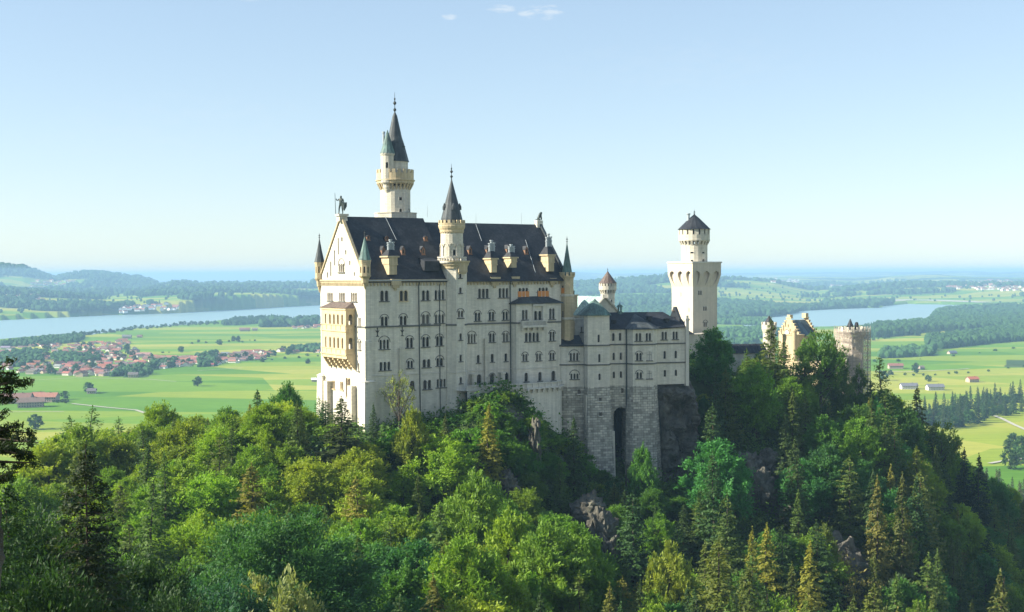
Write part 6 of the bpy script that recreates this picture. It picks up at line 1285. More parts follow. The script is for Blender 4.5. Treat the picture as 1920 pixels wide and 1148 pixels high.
def plain_h(X, Y):
    X = np.asarray(X, float); Y = np.asarray(Y, float); r = np.hypot(X, Y); px = 960+FPX*X/np.maximum(Y, 1.0); px = np.where(Y < 50, np.where(X < 0, -900, 2800), px)
    h = np.zeros_like(X)
    for R0, wn, wf, prof in RID:
        a = np.array(prof, float); y = np.interp(px, a[:, 0], a[:, 1]); top = (EYEY+math.tan(R(ROLL))*(960-px)-y)/FPX*R0-PLAIN; top = np.maximum(top, 0)
        w = np.where(r < R0, wn, wf); h = np.maximum(h, top*np.exp(-((r-R0)/w)**2)) 
    rough = (fbm(X/900, Y/900, 4, 3)-.5)
    far = sstep(5200, 8000, r); h = h+far*(rough*70+(fbm(X/260, Y/260, 3, 8)-.5)*14)*np.clip(h/60, .15, 1)
    und = (fbm(X/700, Y/700, 2, 21)-.5)*5*sstep(900, 1500, r)*(1-far)
    return PLAIN+np.maximum(h, 0)*1.0+und*0.6
def poly_ground(pts, z): 
    out = []
    for px, py in pts:
        d = ray(px, py); out.append(tuple((d*(z/d.z)).to_2d()))
    return out
LK = {'lake_west': [(-420, 612), (-200, 606), (0, 600.5), (100, 596), (180, 591.5), (330, 587), (400, 582.5), (450, 580), (520, 576), (600, 571.5), (760, 569), (900, 575), (900, 600), (700, 604), (596, 603), (509, 599), (411, 602), (361, 608), (300, 612), (250, 616), (170, 628), (120, 626), (70, 630), (0, 636), (-200, 650), (-420, 668)],
      'lake_east': [(1380, 604), (1430, 597), (1480, 590), (1500, 583.5), (1560, 580), (1650, 577), (1662, 573), (1700, 570), (1745, 570.5), (1800, 572), (1850, 573), (1920, 575), (2080, 577), (2080, 581), (1960, 579), (1850, 581), (1775, 585), (1758, 592), (1740, 600), (1700, 604), (1640, 608), (1560, 612), (1480, 614), (1400, 612)]}
LZ_ = PLAIN+.9
LPOLY = {k_: poly_ground(v, LZ_) for k_, v in LK.items()}
def inpoly(X, Y, poly):
    c = np.zeros(np.shape(X), bool); j = len(poly)-1
    for i in range(len(poly)):
        a, b = poly[i], poly[j]; cond = (a[1] > Y) != (b[1] > Y); xi = (b[0]-a[0])*(Y-a[1])/((b[1]-a[1]) if b[1] != a[1] else 1e-9)+a[0]; c ^= cond & (X < xi); j = i
    return c
az = np.concatenate([np.linspace(-75, -27, 60, endpoint=False), np.linspace(-27, 27, 760), np.linspace(27, 75, 60)[1:]]); rr_ = 150*np.exp(np.linspace(0, math.log(40000/150), 560))
AZ, RR = np.meshgrid(np.radians(az), rr_); PX_ = RR*np.sin(AZ); PY_ = RR*np.cos(AZ); PZ_ = plain_h(PX_, PY_)
inl = np.zeros(PX_.shape, bool)
for p in LPOLY.values(): inl |= inpoly(PX_, PY_, p)
from_l = inl; PZ_ = np.where(from_l, PLAIN-3, np.where((RR > 2500) & (RR < 7000), np.maximum(PZ_, PLAIN+1.3), PZ_))
# where woods stand
RRv = RR; WN = fbm(PX_/620, PY_/380, 5, 61)+.18*(fbm(PX_/2500, PY_/1500, 2, 62)-.5)
slope_h = PZ_-PLAIN; dark = sstep(.545, .575, WN+np.clip((slope_h-110)/500, 0, .22)+.05*sstep(11000, 20000, RR))*sstep(4300, 5600, RR)
MIDW = [[(1757, 590), (1850, 583), (1930, 581), (1990, 590), (1990, 622), (1925, 616), (1850, 620), (1740, 622), (1700, 630), (1640, 634), (1605, 629), (1640, 617), (1735, 613)], [(1738, 642), (1760, 640), (1850, 628), (1925, 611), (1990, 612), (1990, 634), (1925, 640), (1850, 646), (1762, 656), (1740, 652)], [(1650, 666), (1680, 662), (1752, 656), (1752, 668), (1700, 671), (1650, 674)],
        [(1340, 600), (1430, 603), (1440, 611), (1340, 609)], [(1345, 625), (1430, 620), (1470, 628), (1430, 636), (1345, 634)], [(1345, 645), (1420, 644), (1410, 652), (1345, 652)], [(1640, 612), (1700, 608), (1750, 604), (1755, 607), (1700, 611), (1650, 614)], [(415, 608), (440, 602), (510, 599), (522, 601), (512, 605), (450, 611), (420, 611)],
        [(0, 645), (60, 639), (90, 636), (148, 632), (158, 634), (150, 642), (80, 650), (0, 652)], [(0, 668), (55, 660), (85, 664), (80, 682), (40, 690), (0, 686)], [(85, 668), (150, 668), (190, 676), (170, 684), (110, 684)], [(205, 707), (232, 695), (262, 690), (280, 694), (280, 707), (245, 709)], [(370, 672), (405, 666), (410, 688), (372, 690)], [(545, 655), (610, 650), (610, 661), (548, 661)], [(1884, 690), (1930, 690), (1930, 676), (1888, 676)], [(285, 684), (330, 680), (326, 690), (288, 694)]]
MIDP = [poly_ground(p, PLAIN) for p in MIDW]
for p in MIDP: dark = np.maximum(dark, inpoly(PX_, PY_, p)*.9)
dark = np.where(from_l, 0, dark)
pm = mat('meadow', (.12, .2, .04), .95, .1); t = NT(pm); tc = t.n('TexCoord').outputs['Object']
def cells_(rot, sx, sy, seed, feat='F1'):
    m_ = t.n('Mapping'); m_.inputs['Rotation'].default_value = (0, 0, R(rot)); m_.inputs['Scale'].default_value = (sx, sy, 0); m_.inputs['Location'].default_value = (seed, seed*.7, 0); t.l(tc, m_.inputs[0]); v = t.n('TexVoronoi'); v.inputs['Scale'].default_value = 1.0; v.inputs['Randomness'].default_value = .85; v.voronoi_dimensions = '2D'; t.l(m_.outputs[0], v.inputs[0]); return v.outputs['Color']
sep = t.n('SeparateColor'); t.l(cells_(12, 1/520, 1/130, 3.1), sep.inputs[0]); sep2 = t.n('SeparateColor'); t.l(cells_(-20, 1/900, 1/330, 8.3), sep2.inputs[0])
f_ = t.math('ADD', t.math('MULTIPLY', sep.outputs[0], .55), t.math('MULTIPLY', sep2.outputs[1], .45))
g = t.ramp(f_, [(.15, (.085, .20, .012)), (.36, (.125, .25, .015)), (.48, (.18, .275, .020)), (.60, (.26, .31, .03)), (.75, (.34, .345, .055))])
g = t.mix(.5, g, t.ramp(t.noise(tc, .004, 6, .65), [(.3, (.8, .85, .8)), (.7, (1.18, 1.12, 1.1))]), 'MULTIPLY')
mp = t.n('Mapping'); mp.inputs['Scale'].default_value = (.012, .12, 0); mp.inputs['Rotation'].default_value = (0, 0, R(8)); t.l(tc, mp.inputs[0]); g = t.mix(.8, g, t.ramp(t.noise(mp.outputs[0], 1, 5, .7), [(.32, (.78, .84, .80)), (.66, (1.14, 1.10, 1.05))]), 'MULTIPLY'); g = t.mix(.5, g, t.ramp(t.noise(tc, .05, 5, .75), [(.3, (.8, .84, .8)), (.7, (1.15, 1.12, 1.1))]), 'MULTIPLY')
at = t.n('Attribute'); at.attribute_name = 'wood'; sepw = t.n('SeparateColor'); t.l(at.outputs['Color'], sepw.inputs[0])
g = t.mix(sepw.outputs[0], g, t.ramp(t.noise(tc, .02, 4), [(.3, (.018, .045, .018)), (.7, (.04, .085, .03))])); t.col(g)
plo = grid_mesh('meadow_plain', PX_, PY_, PZ_, pm); ca = plo.data.attributes.new('wood', 'FLOAT_COLOR', 'POINT'); dd = np.zeros((dark.size, 4), 'f'); dd[:, 0] = dark.ravel(); dd[:, 3] = 1; ca.data.foreach_set('color', dd.ravel()); struct(plo)
wm_ = mat('lake_water', (.24, .36, .37), .35, .35); t = NT(wm_); tc = t.n('TexCoord').outputs['Object']; mp = t.n('Mapping'); mp.inputs['Scale'].default_value = (1, .35, 1); t.l(tc, mp.inputs[0]); t.bump(t.noise(mp.outputs[0], .03, 6, .7), 1.2, .6)
for nme, poly in LPOLY.items():
    pts = [];  n = len(poly)
    for i in range(n):
        a, b = poly[i], poly[(i+1) % n]; m = 6
        for j in range(m):
            q = j/m; x, y = a[0]+(b[0]-a[0])*q, a[1]+(b[1]-a[1])*q; d = math.dist(a, b)*.03; pts.append((x+(fbm(x/150, y/150, 3, 5)-.5)*d, y+(fbm(x/150, y/150, 3, 6)-.5)*d))
    k = MB(); k.mesh([(x, y, LZ_) for x, y in pts], [tuple(range(len(pts)))]); o = k.build(nme, wm_)
    if o.data.polygons[0].normal.z < 0: o.data.flip_normals()
    struct(o)
# pale gravel shore of the eastern lake and roads
rdm = mat('gravel', (.42, .40, .33), .95, .1)
def strip(name, pts, w, m=rdm, dz=.35):
    G = []; 
    for px, py in pts: d = ray(px, py); G.append((d*((PLAIN+1)/d.z)).to_2d())
    R_ = []
    for i in range(len(G)-1):
        for j in range(8): R_.append(G[i].lerp(G[i+1], j/8))
    R_.append(G[-1]); k = MB(); L = []
    for i, p in enumerate(R_):
        q = (R_[min(i+1, len(R_)-1)]-R_[max(i-1, 0)]).normalized(); nn = Vector((-q.y, q.x))*w/2; L.append((p-nn, p+nn))
    for i in range(len(L)-1):
        P = [L[i][0], L[i+1][0], L[i+1][1], L[i][1]]; Z = np.maximum(plain_h(np.array([q.x for q in P]), np.array([q.y for q in P])), PLAIN)+dz+.4; k.face([(q.x, q.y, z) for q, z in zip(P, Z)])
    o = k.build(name, m); struct(o); return o
strip('road', [(135, 757), (200, 764), (255, 769), (276, 776), (290, 786)], 5); strip('road', [(1865, 779), (1880, 785), (1900, 795), (1925, 806), (1990, 835)], 5); strip('path', [(40, 715), (140, 709), (280, 712), (330, 716)], 3)
strip('road', [(1640, 695), (1700, 697), (1800, 692), (1925, 683)], 5); strip('path', [(370, 695), (450, 690), (600, 683)], 3); strip('path', [(0, 773), (60, 772), (120, 772)], 3); strip('road', [(1855, 868), (1890, 862), (1925, 858)], 5); strip('path', [(1880, 659), (1905, 650), (1930, 642)], 5)
shore = strip('shore', [(1662, 569.5), (1700, 568.3), (1745, 568.8), (1800, 570.2), (1850, 571.5)], 110, rdm, .6)

# =================================================================== distant woods as masses of single crowns
def tmpl_round(seed):
    bm = bmesh.new(); bmesh.ops.create_icosphere(bm, subdivisions=2, radius=1)
    V = []; 
    for v in bm.verts: c = v.co; d = 1+.35*mnoise.noise(c*1.7+Vector((seed*9, 0, 0)))+.2*mnoise.noise(c*4+Vector((0, seed*5, 0))); V.append((c.x*.42*d, c.y*.42*d, .5+c.z*.5*d))
    F = [[v.index for v in f.verts] for f in bm.faces]; bm.free(); return np.array(V), np.array(F)
def tmpl_cone(seed):
    r2 = np.random.RandomState(seed); V = []; F = []; n = 7
    for L in range(4):
        z0 = .06+L*.22; z1 = min(1, z0+.42-.02*L); r = .24*(1-L*.22); i0 = len(V)
        for k in range(n): a = 6.283*k/n+r2.uniform(-.2, .2); q = r*r2.uniform(.7, 1.2); V.append((q*math.cos(a), q*math.sin(a), z0-r2.uniform(0, .06)))
        V.append((0, 0, z1)); F += [(i0+k, i0+(k+1) % n, i0+n) for k in range(n)]
    return np.array(V), np.array(F)
TR = [tmpl_round(i) for i in range(4)]; TC_ = [tmpl_cone(i) for i in range(4)]
fm = mat('far_leaves', (.05, .1, .03), .9, .1); t = NT(fm); tc = t.n('TexCoord').outputs['Object']; oi = t.n('ObjectInfo'); t.col(t.mix(1.0, oi.outputs['Color'], t.ramp(t.noise(tc, .03, 5, .8), [(.3, (.55, .65, .7)), (.7, (1.5, 1.35, 1.1))]), 'MULTIPLY')); t.bump(t.noise(tc, .35, 3, .7), 1.5, 1.0)
def mass(name, P, Hs, T, col, label=None, wide=1.0):
    if len(P) == 0: return None
    VV = []; FF = []; off = 0; groups = rs.randint(0, len(T), len(P))
    for gi, (tv, tf) in enumerate(T):
        s = np.where(groups == gi)[0]; n = len(s)
        if n == 0: continue
        a = rs.uniform(0, 6.28, n); ca_, sa = np.cos(a), np.sin(a); x = tv[:, 0][None]*ca_[:, None]-tv[:, 1][None]*sa[:, None]; y = tv[:, 0][None]*sa[:, None]+tv[:, 1][None]*ca_[:, None]; h = Hs[s][:, None]; w = h*wide*rs.uniform(.8, 1.25, (n, 1))
        V = np.stack([x*w+P[s, 0][:, None], y*w+P[s, 1][:, None], tv[:, 2][None]*h+P[s, 2][:, None]], -1).reshape(-1, 3); F = (tf[None]+(np.arange(n)*len(tv))[:, None, None]).reshape(-1, 3)+off
        VV.append(V); FF.append(F); off += len(V)
    o = np_mesh(name, np.concatenate(VV), np.concatenate(FF), fm, False); o.color = (*col, 1); struct(o, 'stuff'); return o
def polyscatter(poly, step):
    xs = [p[0] for p in poly]; ys = [p[1] for p in poly]; A = (max(xs)-min(xs))*(max(ys)-min(ys)); n = int(min(60000, A/step**2)); X = rs.uniform(min(xs), max(xs), n); Y = rs.uniform(min(ys), max(ys), n); m = inpoly(X, Y, poly); X, Y = X[m], Y[m]; return np.stack([X, Y, plain_h(X, Y)-.5], 1)
P1 = np.concatenate([polyscatter(MIDP[i], 9) for i in (0, 1)]); h = rs.uniform(17, 29, len(P1)); mass('east_woods', P1, h, TC_+TR[:2], (.035, .085, .028))
P2 = np.concatenate([polyscatter(MIDP[i], 10) for i in (2, 3, 4, 5, 6)]); mass('meadow_woods', P2, rs.uniform(12, 22, len(P2)), TC_[:2]+TR, (.045, .11, .035))
P3 = polyscatter(MIDP[7], 10); mass('lakeside_wood', P3, rs.uniform(11, 17, len(P3)), TC_+TR[:1], (.03, .075, .03))
P4 = np.concatenate([polyscatter(MIDP[i], 11) for i in (8, 9, 10, 11, 12, 13, 15)]); mass('village_woods', P4, rs.uniform(9, 15, len(P4)), TR+TC_[:1], (.04, .10, .035))
# woods beyond 4.3 km, standing where the ground is wooded
n = 260000; A_ = rs.uniform(-23.5, 23.5, n); rr0 = 4400*np.exp(rs.uniform(0, math.log(13500/4400), n)); X = rr0*np.sin(np.radians(A_)); Y = rr0*np.cos(np.radians(A_))
Z = plain_h(X, Y); WNn = fbm(X/620, Y/380, 5, 61)+.18*(fbm(X/2500, Y/1500, 2, 62)-.5); sel = (WNn+np.clip((Z-PLAIN-110)/500, 0, .22)+.05*sstep(11000, 20000, rr0) > .558)
for p in LPOLY.values(): sel &= ~inpoly(X, Y, p)
sel &= (rs.rand(n) < np.clip(7000/rr0, .3, 1)*.42); X, Y, Z, rr0 = X[sel], Y[sel], Z[sel], rr0[sel]; print('far trees', len(X))
mass('distant_woods', np.stack([X, Y, Z-1], 1), rs.uniform(16, 28, len(X))*(1+rr0/26000), TC_+TR, (.035, .085, .032), wide=1.25)
# scattered hedges of the far fields
n = 1500; A_ = rs.uniform(-23, 23, n); rr0 = rs.uniform(4600, 9000, n); X = rr0*np.sin(np.radians(A_)); Y = rr0*np.cos(np.radians(A_)); k_ = np.ones(n, bool)
for p in LPOLY.values(): k_ &= ~inpoly(X, Y, p)
X, Y = X[k_], Y[k_]; mass('distant_hedges', np.stack([X, Y, plain_h(X, Y)-1], 1), rs.uniform(10, 18, len(X)), TR, (.04, .09, .035))

# =================================================================== single trees of the plain
def gpt(px, py): d = ray(px, py); p = d*(PLAIN/d.z); return p.x, p.y, float(plain_h(np.array([p.x]), np.array([p.y]))[0])
def row(pts, n, jit=3):
    out = []; 
    for i in range(n):
        q = (i+rs.uniform(-.3, .3))/max(1, n-1)*(len(pts)-1); q = min(max(q, 0), len(pts)-1.001); j = int(q); a, b = pts[j], pts[j+1]; out.append((a[0]+(b[0]-a[0])*(q-j), a[1]+(b[1]-a[1])*(q-j)+rs.uniform(-jit, jit)))
    return out
def ptree(kd, px, py, h, col, label, group=None, wide=1.0):
    x, y, z = gpt(px, py); return plant(kd, x, y, z-.4, h, tuple(v*rs.uniform(.85, 1.2) for v in col), label, group, wide)
GT = (.05, .12, .035)
for px, py, h, lab in [(370, 725, 17, 'lone dark tree in the middle of the meadow'), (166, 738, 17, 'lone tree beside a small barn above the farm'), (122, 750, 13, 'round tree just right of the farm'), (448, 677, 13, 'left one of two lone trees below the hamlet'), (492, 680, 12, 'right one of two lone trees below the hamlet'), (577, 683, 12, 'lone tree near the palace corner in the far meadow'), (411, 648, 17, 'tree alone above the hamlet'), (340, 661, 16, 'tree at the upper end of the village'), (239, 657, 17, 'slim tree at the upper right of the village'),
                       (66, 806, 19, 'dark tree cluster at the left on the meadow'), (1657, 713, 17, 'round tree left of the white roofed houses'), (1669, 703, 10, 'small round tree on the meadow right of the scaffold'), (1717, 700, 14, 'round bush on the eastern meadow'), (1741, 715, 12, 'tree right of the eastern hamlet'), (1716, 693, 14, 'round dark tree beside the eastern road'), (372, 643, 9, 'bush on the far field'), (438, 641, 16, 'left tree of a pair on the far field'), (446, 640, 16, 'right tree of a pair on the far field')]:
    ptree('field_tree', px, py, h, GT, lab, None, 1.1)
for px, py in row([(120, 632), (175, 628), (250, 619), (330, 612), (410, 608)], 46, 1.5): ptree('field_tree', px, py, rs.uniform(9, 17), GT, 'small tree in the line along the near shore of the western lake', 'trees lining the western lake shore', 1.2)
for px, py in row([(520, 604), (560, 602), (600, 604)], 14, 1.5): ptree('field_tree', px, py, rs.uniform(14, 22), GT, 'tree at the lakeside hamlet next to the palace', 'trees around the lakeside hamlet', 1.2)
for pl_, n_b in (([(150, 668), (250, 668), (340, 662)], 10), ([(600, 668), (520, 675), (470, 676)], 8), ([(360, 646), (440, 643), (480, 640)], 8), ([(1650, 700), (1730, 705), (1800, 700), (1925, 690)], 12), ([(1640, 680), (1740, 675), (1860, 660), (1925, 650)], 8), ([(100, 755), (124, 756)], 4), ([(10, 748), (30, 746)], 3)):
    for px, py in row(pl_, n_b, 1.5): ptree('field_tree', px, py, rs.uniform(3.5, 8), GT, 'low bush in a loose hedgerow across the meadows', 'bushes of the meadow hedgerows', 1.4)
VPOLY = [[(0, 655), (60, 645), (150, 648), (250, 652), (260, 668), (330, 672), (335, 690), (285, 694), (230, 702), (200, 706), (120, 707), (60, 703), (0, 695)], [(330, 675), (400, 668), (500, 660), (515, 672), (490, 676), (400, 688), (330, 690)], [(500, 662), (560, 655), (600, 652), (600, 662), (560, 666), (510, 670)], [(532, 610), (600, 608), (600, 617), (540, 618)], [(150, 645), (245, 641), (250, 646), (200, 652)]]
def inside_px(poly):
    xs = [p[0] for p in poly]; ys = [p[1] for p in poly]
    while True:
        x, y = rs.uniform(min(xs), max(xs)), rs.uniform(min(ys), max(ys))
        if inpoly(np.array(x), np.array(y), poly): return x, y
for i in range(115):
    px, py = inside_px(VPOLY[rs.choice(3, p=[.7, .2, .1])]); ptree('field_tree', px, py, rs.uniform(9, 17), GT, 'dark round tree between the red roofs of the village', 'trees among the village houses', 1.05)
E4 = [(1700, 800), (1722, 782), (1760, 776), (1830, 752), (1925, 742), (1925, 772), (1885, 782), (1840, 792), (1800, 802), (1740, 812)]
for i in range(105):
    px, py = inside_px(E4); kd = 'field_spruce' if rs.rand() < .72 else 'field_tree'
    ptree(kd, px, py, rs.uniform(19, 31) if kd == 'field_spruce' else rs.uniform(10, 18), (.05, .10, .03) if kd == 'field_spruce' else (.06, .14, .035), ('tall spruce' if kd == 'field_spruce' else 'round tree')+' in the belt of trees above the lower right meadow', ('spruces' if kd == 'field_spruce' else 'broadleaf trees')+' in the belt above the lower right meadow')
for px, py in row([(1700, 600), (1760, 598)], 2): pass
for i in range(46):
    px, py = row([(1610, 640), (1660, 634), (1720, 628), (1800, 622)], 46, 3)[i]; ptree('field_spruce' if rs.rand() < .6 else 'field_tree', px, py, rs.uniform(16, 28), (.04, .10, .035), 'tree in the row before the eastern wood', 'row of trees before the eastern wood')
for i in range(60):
    px, py = row([(1346, 668), (1375, 660), (1425, 655)], 60, 10)[i]; ptree('field_spruce' if rs.rand() < .5 else 'field_tree', px, py, rs.uniform(10, 20), (.045, .11, .035), 'tree on the meadows behind the long low courtyard roof', 'trees on the meadows behind the courtyard roof')
for px, py, h in ((1372, 672, 26), (1388, 674, 20), (1414, 668, 26), (1412, 672, 18)): ptree('field_spruce', px, py+4, h, (.04, .08, .03), 'dark conifer peeping over the long low courtyard roof', 'conifers over the courtyard roof')
for px, py, h in [(1895, 880, 20), (1905, 868, 16), (1915, 850, 18), (1925, 842, 17), (1898, 840, 16), (1918, 870, 18), (1890, 845, 12)]: ptree('field_tree', px, py, h, (.07, .15, .04), 'bushy tree at the right edge beside the lower meadow', 'bushy trees at the right edge')
for i in range(70):
    px = rs.uniform(1830, 1960); py = rs.uniform(940, 1010)+(px-1850)*.15; ptree('field_spruce', px, py, rs.uniform(20, 30), (.08, .10, .03), 'brownish spruce in the dense stand at the right edge below the road', 'spruces in the stand below the road', .9)

# =================================================================== houses
wl = mat('house_wall', (.72, .69, .62), .9); rfm = mat('house_roof', (.3, .1, .06), .85); t = NT(rfm); oi = t.n('ObjectInfo'); t.col(t.mix(.6, oi.outputs['Color'], t.ramp(t.noise(t.n('TexCoord').outputs['Object'], .8, 4), [(.3, (.6, .6, .6)), (.7, (1.3, 1.3, 1.3))]), 'MULTIPLY'))
t = NT(wl); oi = t.n('ObjectInfo'); t.col(t.mix(.8, oi.outputs['Color'], t.ramp(t.noise(t.n('TexCoord').outputs['Object'], .6, 4), [(.3, (.8, .8, .8)), (.7, (1.1, 1.1, 1.1))]), 'MULTIPLY'))
def house_meshes(w, d, h, rh):
    k = MB(); a, b = w/2, d/2; vs = [(-a, -b, -1), (a, -b, -1), (a, b, -1), (-a, b, -1), (-a, -b, h), (a, -b, h), (a, b, h), (-a, b, h), (-a, 0, h+rh), (a, 0, h+rh)]
    k.mesh(vs, [(0, 1, 5, 4), (2, 3, 7, 6), (3, 0, 4, 8, 7), (1, 2, 6, 9, 5)])
    for x in np.arange(-a+1.5, a-1, 2.6):
        for z in ([1.0, 3.6] if h > 4.5 else [1.0]):
            for s in (-1, 1): k.mesh([(x, s*(b+.04), z), (x+1.1, s*(b+.04), z), (x+1.1, s*(b+.04), z+1.3), (x, s*(b+.04), z+1.3)], [(0, 1, 2, 3)], 1)
    o = k.build('wall', [wl, M['glass']]); wm2 = o.data; bpy.data.objects.remove(o)
    k = MB(); e = 1.0; dz = rh/b*e
    for s in (-1, 1):
        k.face([(-a-e, s*(b+e), h-dz), (a+e, s*(b+e), h-dz), (a+e, 0, h+rh+.1), (-a-e, 0, h+rh+.1)][::s]); k.face([(-a-e, s*(b+e), h-dz-.25), (a+e, s*(b+e), h-dz-.25), (a+e, s*(b+e), h-dz), (-a-e, s*(b+e), h-dz)])
        for x in (-a-e, a+e): k.face([(x, s*(b+e), h-dz-.25), (x, s*(b+e), h-dz), (x, 0, h+rh+.1), (x, 0, h+rh-.15)])
    k.prism([(a*.4-.4, -.9), (a*.4+.4, -.9), (a*.4+.4, -.2), (a*.4-.4, -.2)], h+rh-1.0, h+rh+.9); o = k.build('roof', rfm); rm2 = o.data; bpy.data.objects.remove(o); return wm2, rm2
HM = [house_meshes(14, 10, 5.6, 3.0), house_meshes(18, 11, 5.8, 3.4), house_meshes(11, 9, 4.5, 2.8), house_meshes(26, 13, 6.2, 3.8)]
def house(px, py, kind, rz, rcol, wcol, label, group=None, name='house', s=1.0, cat='house'):
    x, y, z = gpt(px, py); o = thing(name, label, cat, (x, y, z), group); w_, r_ = HM[kind]
    for nm, me, c_ in (('wall', w_, wcol), ('roof', r_, rcol)): p = bpy.data.objects.new(nm, me); COL.objects.link(p); p.parent = o; p.rotation_euler = (0, 0, rz); p.scale = (s, s, s); p.color = (*c_, 1)
    return o
RC = [(.30, .12, .085), (.26, .11, .085), (.36, .15, .10), (.20, .11, .09), (.17, .13, .12), (.30, .15, .13), (.26, .26, .28)]
WC = [(.80, .77, .70), (.72, .66, .55), (.55, .42, .30), (.85, .83, .78), (.6, .5, .4)]
DEN = [(0, 190), (1, 48), (2, 14), (3, 26), (4, 16)]; used_ = []
for pi, cnt in DEN:
    for i in range(cnt):
        for tr_ in range(12):
            px, py = inside_px(VPOLY[pi]); x, y, _ = gpt(px, py)
            if all((x-a)**2+(y-b)**2 > 13**2 for a, b in used_): break
        used_.append((x, y)); lab, grp = [('small red roofed house in the large village on the plain', 'houses of the large village'), ('small red roofed house in the hamlet strung along the road', 'houses of the roadside hamlet'), ('house at the far end of the roadside hamlet near the palace', 'houses at the far end of the hamlet'), ('tiny red roofed house in the lakeside hamlet beside the palace', 'houses of the lakeside hamlet'), ('tiny house at the upper rim of the large village', 'houses at the upper village rim')][pi]
        rc = RC[rs.choice(len(RC), p=[.26, .2, .17, .12, .08, .12, .05])]; house(px, py, rs.choice(4, p=[.42, .26, .22, .10]), rs.uniform(-.5, .5)+(1.57 if rs.rand() < .4 else 0), tuple(v*rs.uniform(.8, 1.15) for v in rc), WC[rs.choice(5)], lab, grp, s=rs.uniform(.75, 1.0))
for px, py, kd, rz, rc, lab, s in [(33, 757, 3, .1, (.22, .12, .09), 'leftmost big brown barn of the farm on the meadow', 1.45), (58, 764, 3, .35, (.20, .14, .11), 'nearest grey-brown barn of the farm on the meadow', 1.3), (86, 754, 3, -.05, (.34, .15, .10), 'red roofed farmhouse at the right of the farm', 1.3), (72, 748, 0, .4, (.30, .13, .09), 'small farmhouse behind the red roofed one', 1.1)]: house(px, py, kd, rz, rc, (.42, .33, .25), lab, None, 'farm_building', s, 'barn')
for px, py, kd, rz, rc, lab, s in [(172, 739, 2, .1, (.15, .14, .14), 'small dark barn beside the lone meadow tree', 1.1), (250, 709, 0, .1, (.16, .14, .13), 'grey barn before the dark wood at the village', 1.1), (459, 622, 3, .1, (.22, .12, .10), 'dark barn alone on the field below the lake', 1.2), (478, 621, 0, .1, (.2, .16, .14), 'small shed right of the lone dark barn', 1.1), (238, 636, 1, .1, (.18, .18, .17), 'grey farm shed near the lake shore', 1.3), (262, 634, 2, .1, (.20, .12, .1), 'small brown hut near the lake shore', 1.2),
                                   (1679, 691, 3, -.05, (.26, .12, .09), 'long brown barn on the eastern meadow', 1.0), (1785, 665, 1, .3, (.12, .14, .18), 'blue-grey hut alone on the eastern meadow', 1.0), (1727, 692, 2, .5, (.25, .2, .15), 'tiny hut beside the eastern road', .9), (1823, 716, 1, .3, (.42, .13, .07), 'red barn among the spruces on the right', 1.0), (590, 716, 2, .1, (.75, .75, .75), 'small white shed near the palace corner', .9)]: house(px, py, kd, rz, rc, (.45, .36, .28), lab, None, 'barn', s, 'barn')
for px, py, kd, rz, lab in [(1704, 729, 3, .0, 'left grey roofed house of the eastern hamlet'), (1753, 731, 3, .05, 'long grey roofed house of the eastern hamlet'), ]: house(px, py, kd, rz, (.16, .16, .18), (.6, .58, .55), lab, None, 'house', .95)
def house_mass(name, polys, cnt, big=False):
    ks = MB(); ps = []
    for i in range(cnt):
        px, py = inside_px(polys[rs.choice(len(polys))]); d = ray(px, py)
        if big:
            r_a = 3500.0
            while r_a < 30000:
                p = d*(r_a/math.hypot(d.x, d.y))
                if p.z < float(plain_h(np.array([p.x]), np.array([p.y]))[0]): break
                r_a *= 1.015
            if r_a >= 30000: continue
            s = 1+r_a/13000
        else: p = Vector(gpt(px, py)); s = rs.uniform(.7, 1.0)
        z = float(plain_h(np.array([p.x]), np.array([p.y]))[0]); a = rs.uniform(-.5, .5)+(1.57 if rs.rand() < .4 else 0); w, dd_, h, rh = 8*s, 5.2*s, 5.2*s, 3*s; ca_, sa = math.cos(a), math.sin(a)
        W3 = lambda x, y, zz: (p.x+x*ca_-y*sa, p.y+x*sa+y*ca_, z+zz)
        m_ = int(rs.choice(3)); r_m = 3+int(rs.choice(4))
        ks.mesh([W3(-w, -dd_, -1), W3(w, -dd_, -1), W3(w, dd_, -1), W3(-w, dd_, -1), W3(-w, -dd_, h), W3(w, -dd_, h), W3(w, dd_, h), W3(-w, dd_, h), W3(-w, 0, h+rh), W3(w, 0, h+rh)], [(0, 1, 5, 4), (2, 3, 7, 6), (3, 0, 4, 8, 7), (1, 2, 6, 9, 5)], m_)
        e_ = 1.2*s; ks.mesh([W3(-w-e_, -dd_-e_, h-.5), W3(w+e_, -dd_-e_, h-.5), W3(w+e_, 0, h+rh+.2), W3(-w-e_, 0, h+rh+.2), W3(w+e_, dd_+e_, h-.5), W3(-w-e_, dd_+e_, h-.5)], [(0, 1, 2, 3), (3, 2, 4, 5)], r_m)
    if not ks.v: return
    o = ks.build(name, TM); struct(o, 'stuff')
TM = [mat('town_wall', c) for c in ((.8, .77, .7), (.7, .64, .54), (.84, .82, .78))]+[mat('town_roof', c) for c in ((.30, .12, .085), (.25, .11, .09), (.36, .16, .11), (.19, .14, .13))]
house_mass('distant_town', [[(1800, 535), (1860, 527), (1925, 530), (1925, 548), (1830, 545)], [(1775, 537), (1800, 535), (1800, 543), (1778, 543)]], 230, True)
house_mass('far_shore_houses', [[(205, 578), (330, 572), (335, 583), (215, 588)], [(0, 560), (60, 556), (90, 566), (30, 574)], [(60, 530), (140, 528), (140, 540), (60, 545)]], 110, True)
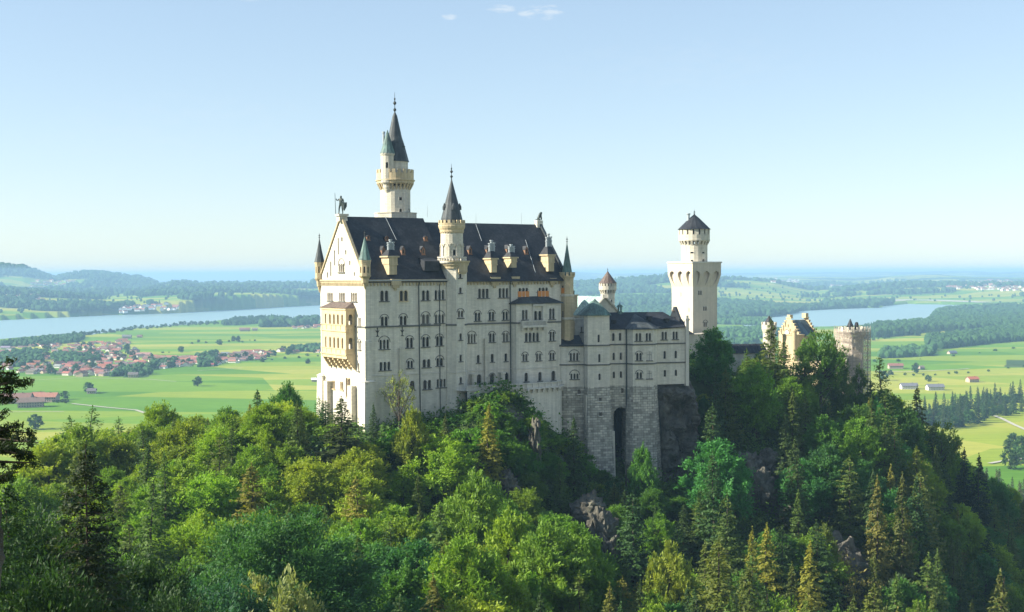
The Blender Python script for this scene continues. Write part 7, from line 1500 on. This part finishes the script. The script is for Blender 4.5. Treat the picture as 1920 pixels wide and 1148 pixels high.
house_mass('far_ridge_houses', [[(1440, 527), (1500, 525), (1500, 532), (1445, 533)], [(1560, 535), (1640, 534), (1640, 538), (1560, 540)], [(1130, 575), (1250, 560), (1255, 565), (1130, 580)]], 60, True)
house_mass('village_houses', [VPOLY[0], VPOLY[0], VPOLY[1]], 260)
# unseen valley and sunlit limestone mountains behind the viewpoint, added for bounced light
ba = np.radians(np.linspace(75, 285, 70)); br = 160*np.exp(np.linspace(0, math.log(9000/160), 60)); BA, BR = np.meshgrid(ba, br); BX, BY = BR*np.sin(BA), BR*np.cos(BA)
BZ = PLAIN+sstep(500, 3200, BR)*np.clip(-BY/np.maximum(BR, 1)+.15, 0, 1)*900*(.6+.8*fbm(BX/700, BY/700, 4, 91))+(fbm(BX/300, BY/300, 4, 92)-.5)*120*sstep(400, 1200, BR)
mm = mat('mountain_ground', (.36, .34, .30), .95, .1); t = NT(mm); t.col(t.ramp(t.noise(t.n('TexCoord').outputs['Object'], .004, 6, .7), [(.35, (.16, .22, .08)), (.55, (.40, .38, .33)), (.8, (.52, .50, .45))])); struct(grid_mesh('mountain', BX[::, ::-1], BY[::, ::-1], BZ[::, ::-1], mm))
# =================================================================== haze of the evening air
hz = bmesh.new(); bmesh.ops.create_cube(hz, size=1); me = bpy.data.meshes.new('haze'); hz.to_mesh(me); hz.free(); ho = bpy.data.objects.new('haze', me); COL.objects.link(ho)
HB = (-34000, 34000, -4000, 41000, PLAIN-12, 52.0); ho.location = ((HB[0]+HB[1])/2, (HB[2]+HB[3])/2, (HB[4]+HB[5])/2); ho.scale = (HB[1]-HB[0], HB[3]-HB[2], HB[5]-HB[4])
hm_ = bpy.data.materials.new('haze'); hm_.use_nodes = True; hn = hm_.node_tree; hn.nodes.clear(); pv = hn.nodes.new('ShaderNodeVolumePrincipled'); pv.inputs['Color'].default_value = (.43, .72, 1.0, 1); pv.inputs['Density'].default_value = HAZE; pv.inputs['Anisotropy'].default_value = 0.0
oo = hn.nodes.new('ShaderNodeOutputMaterial'); hn.links.new(pv.outputs[0], oo.inputs['Volume']); me.materials.append(hm_); struct(ho, 'stuff')
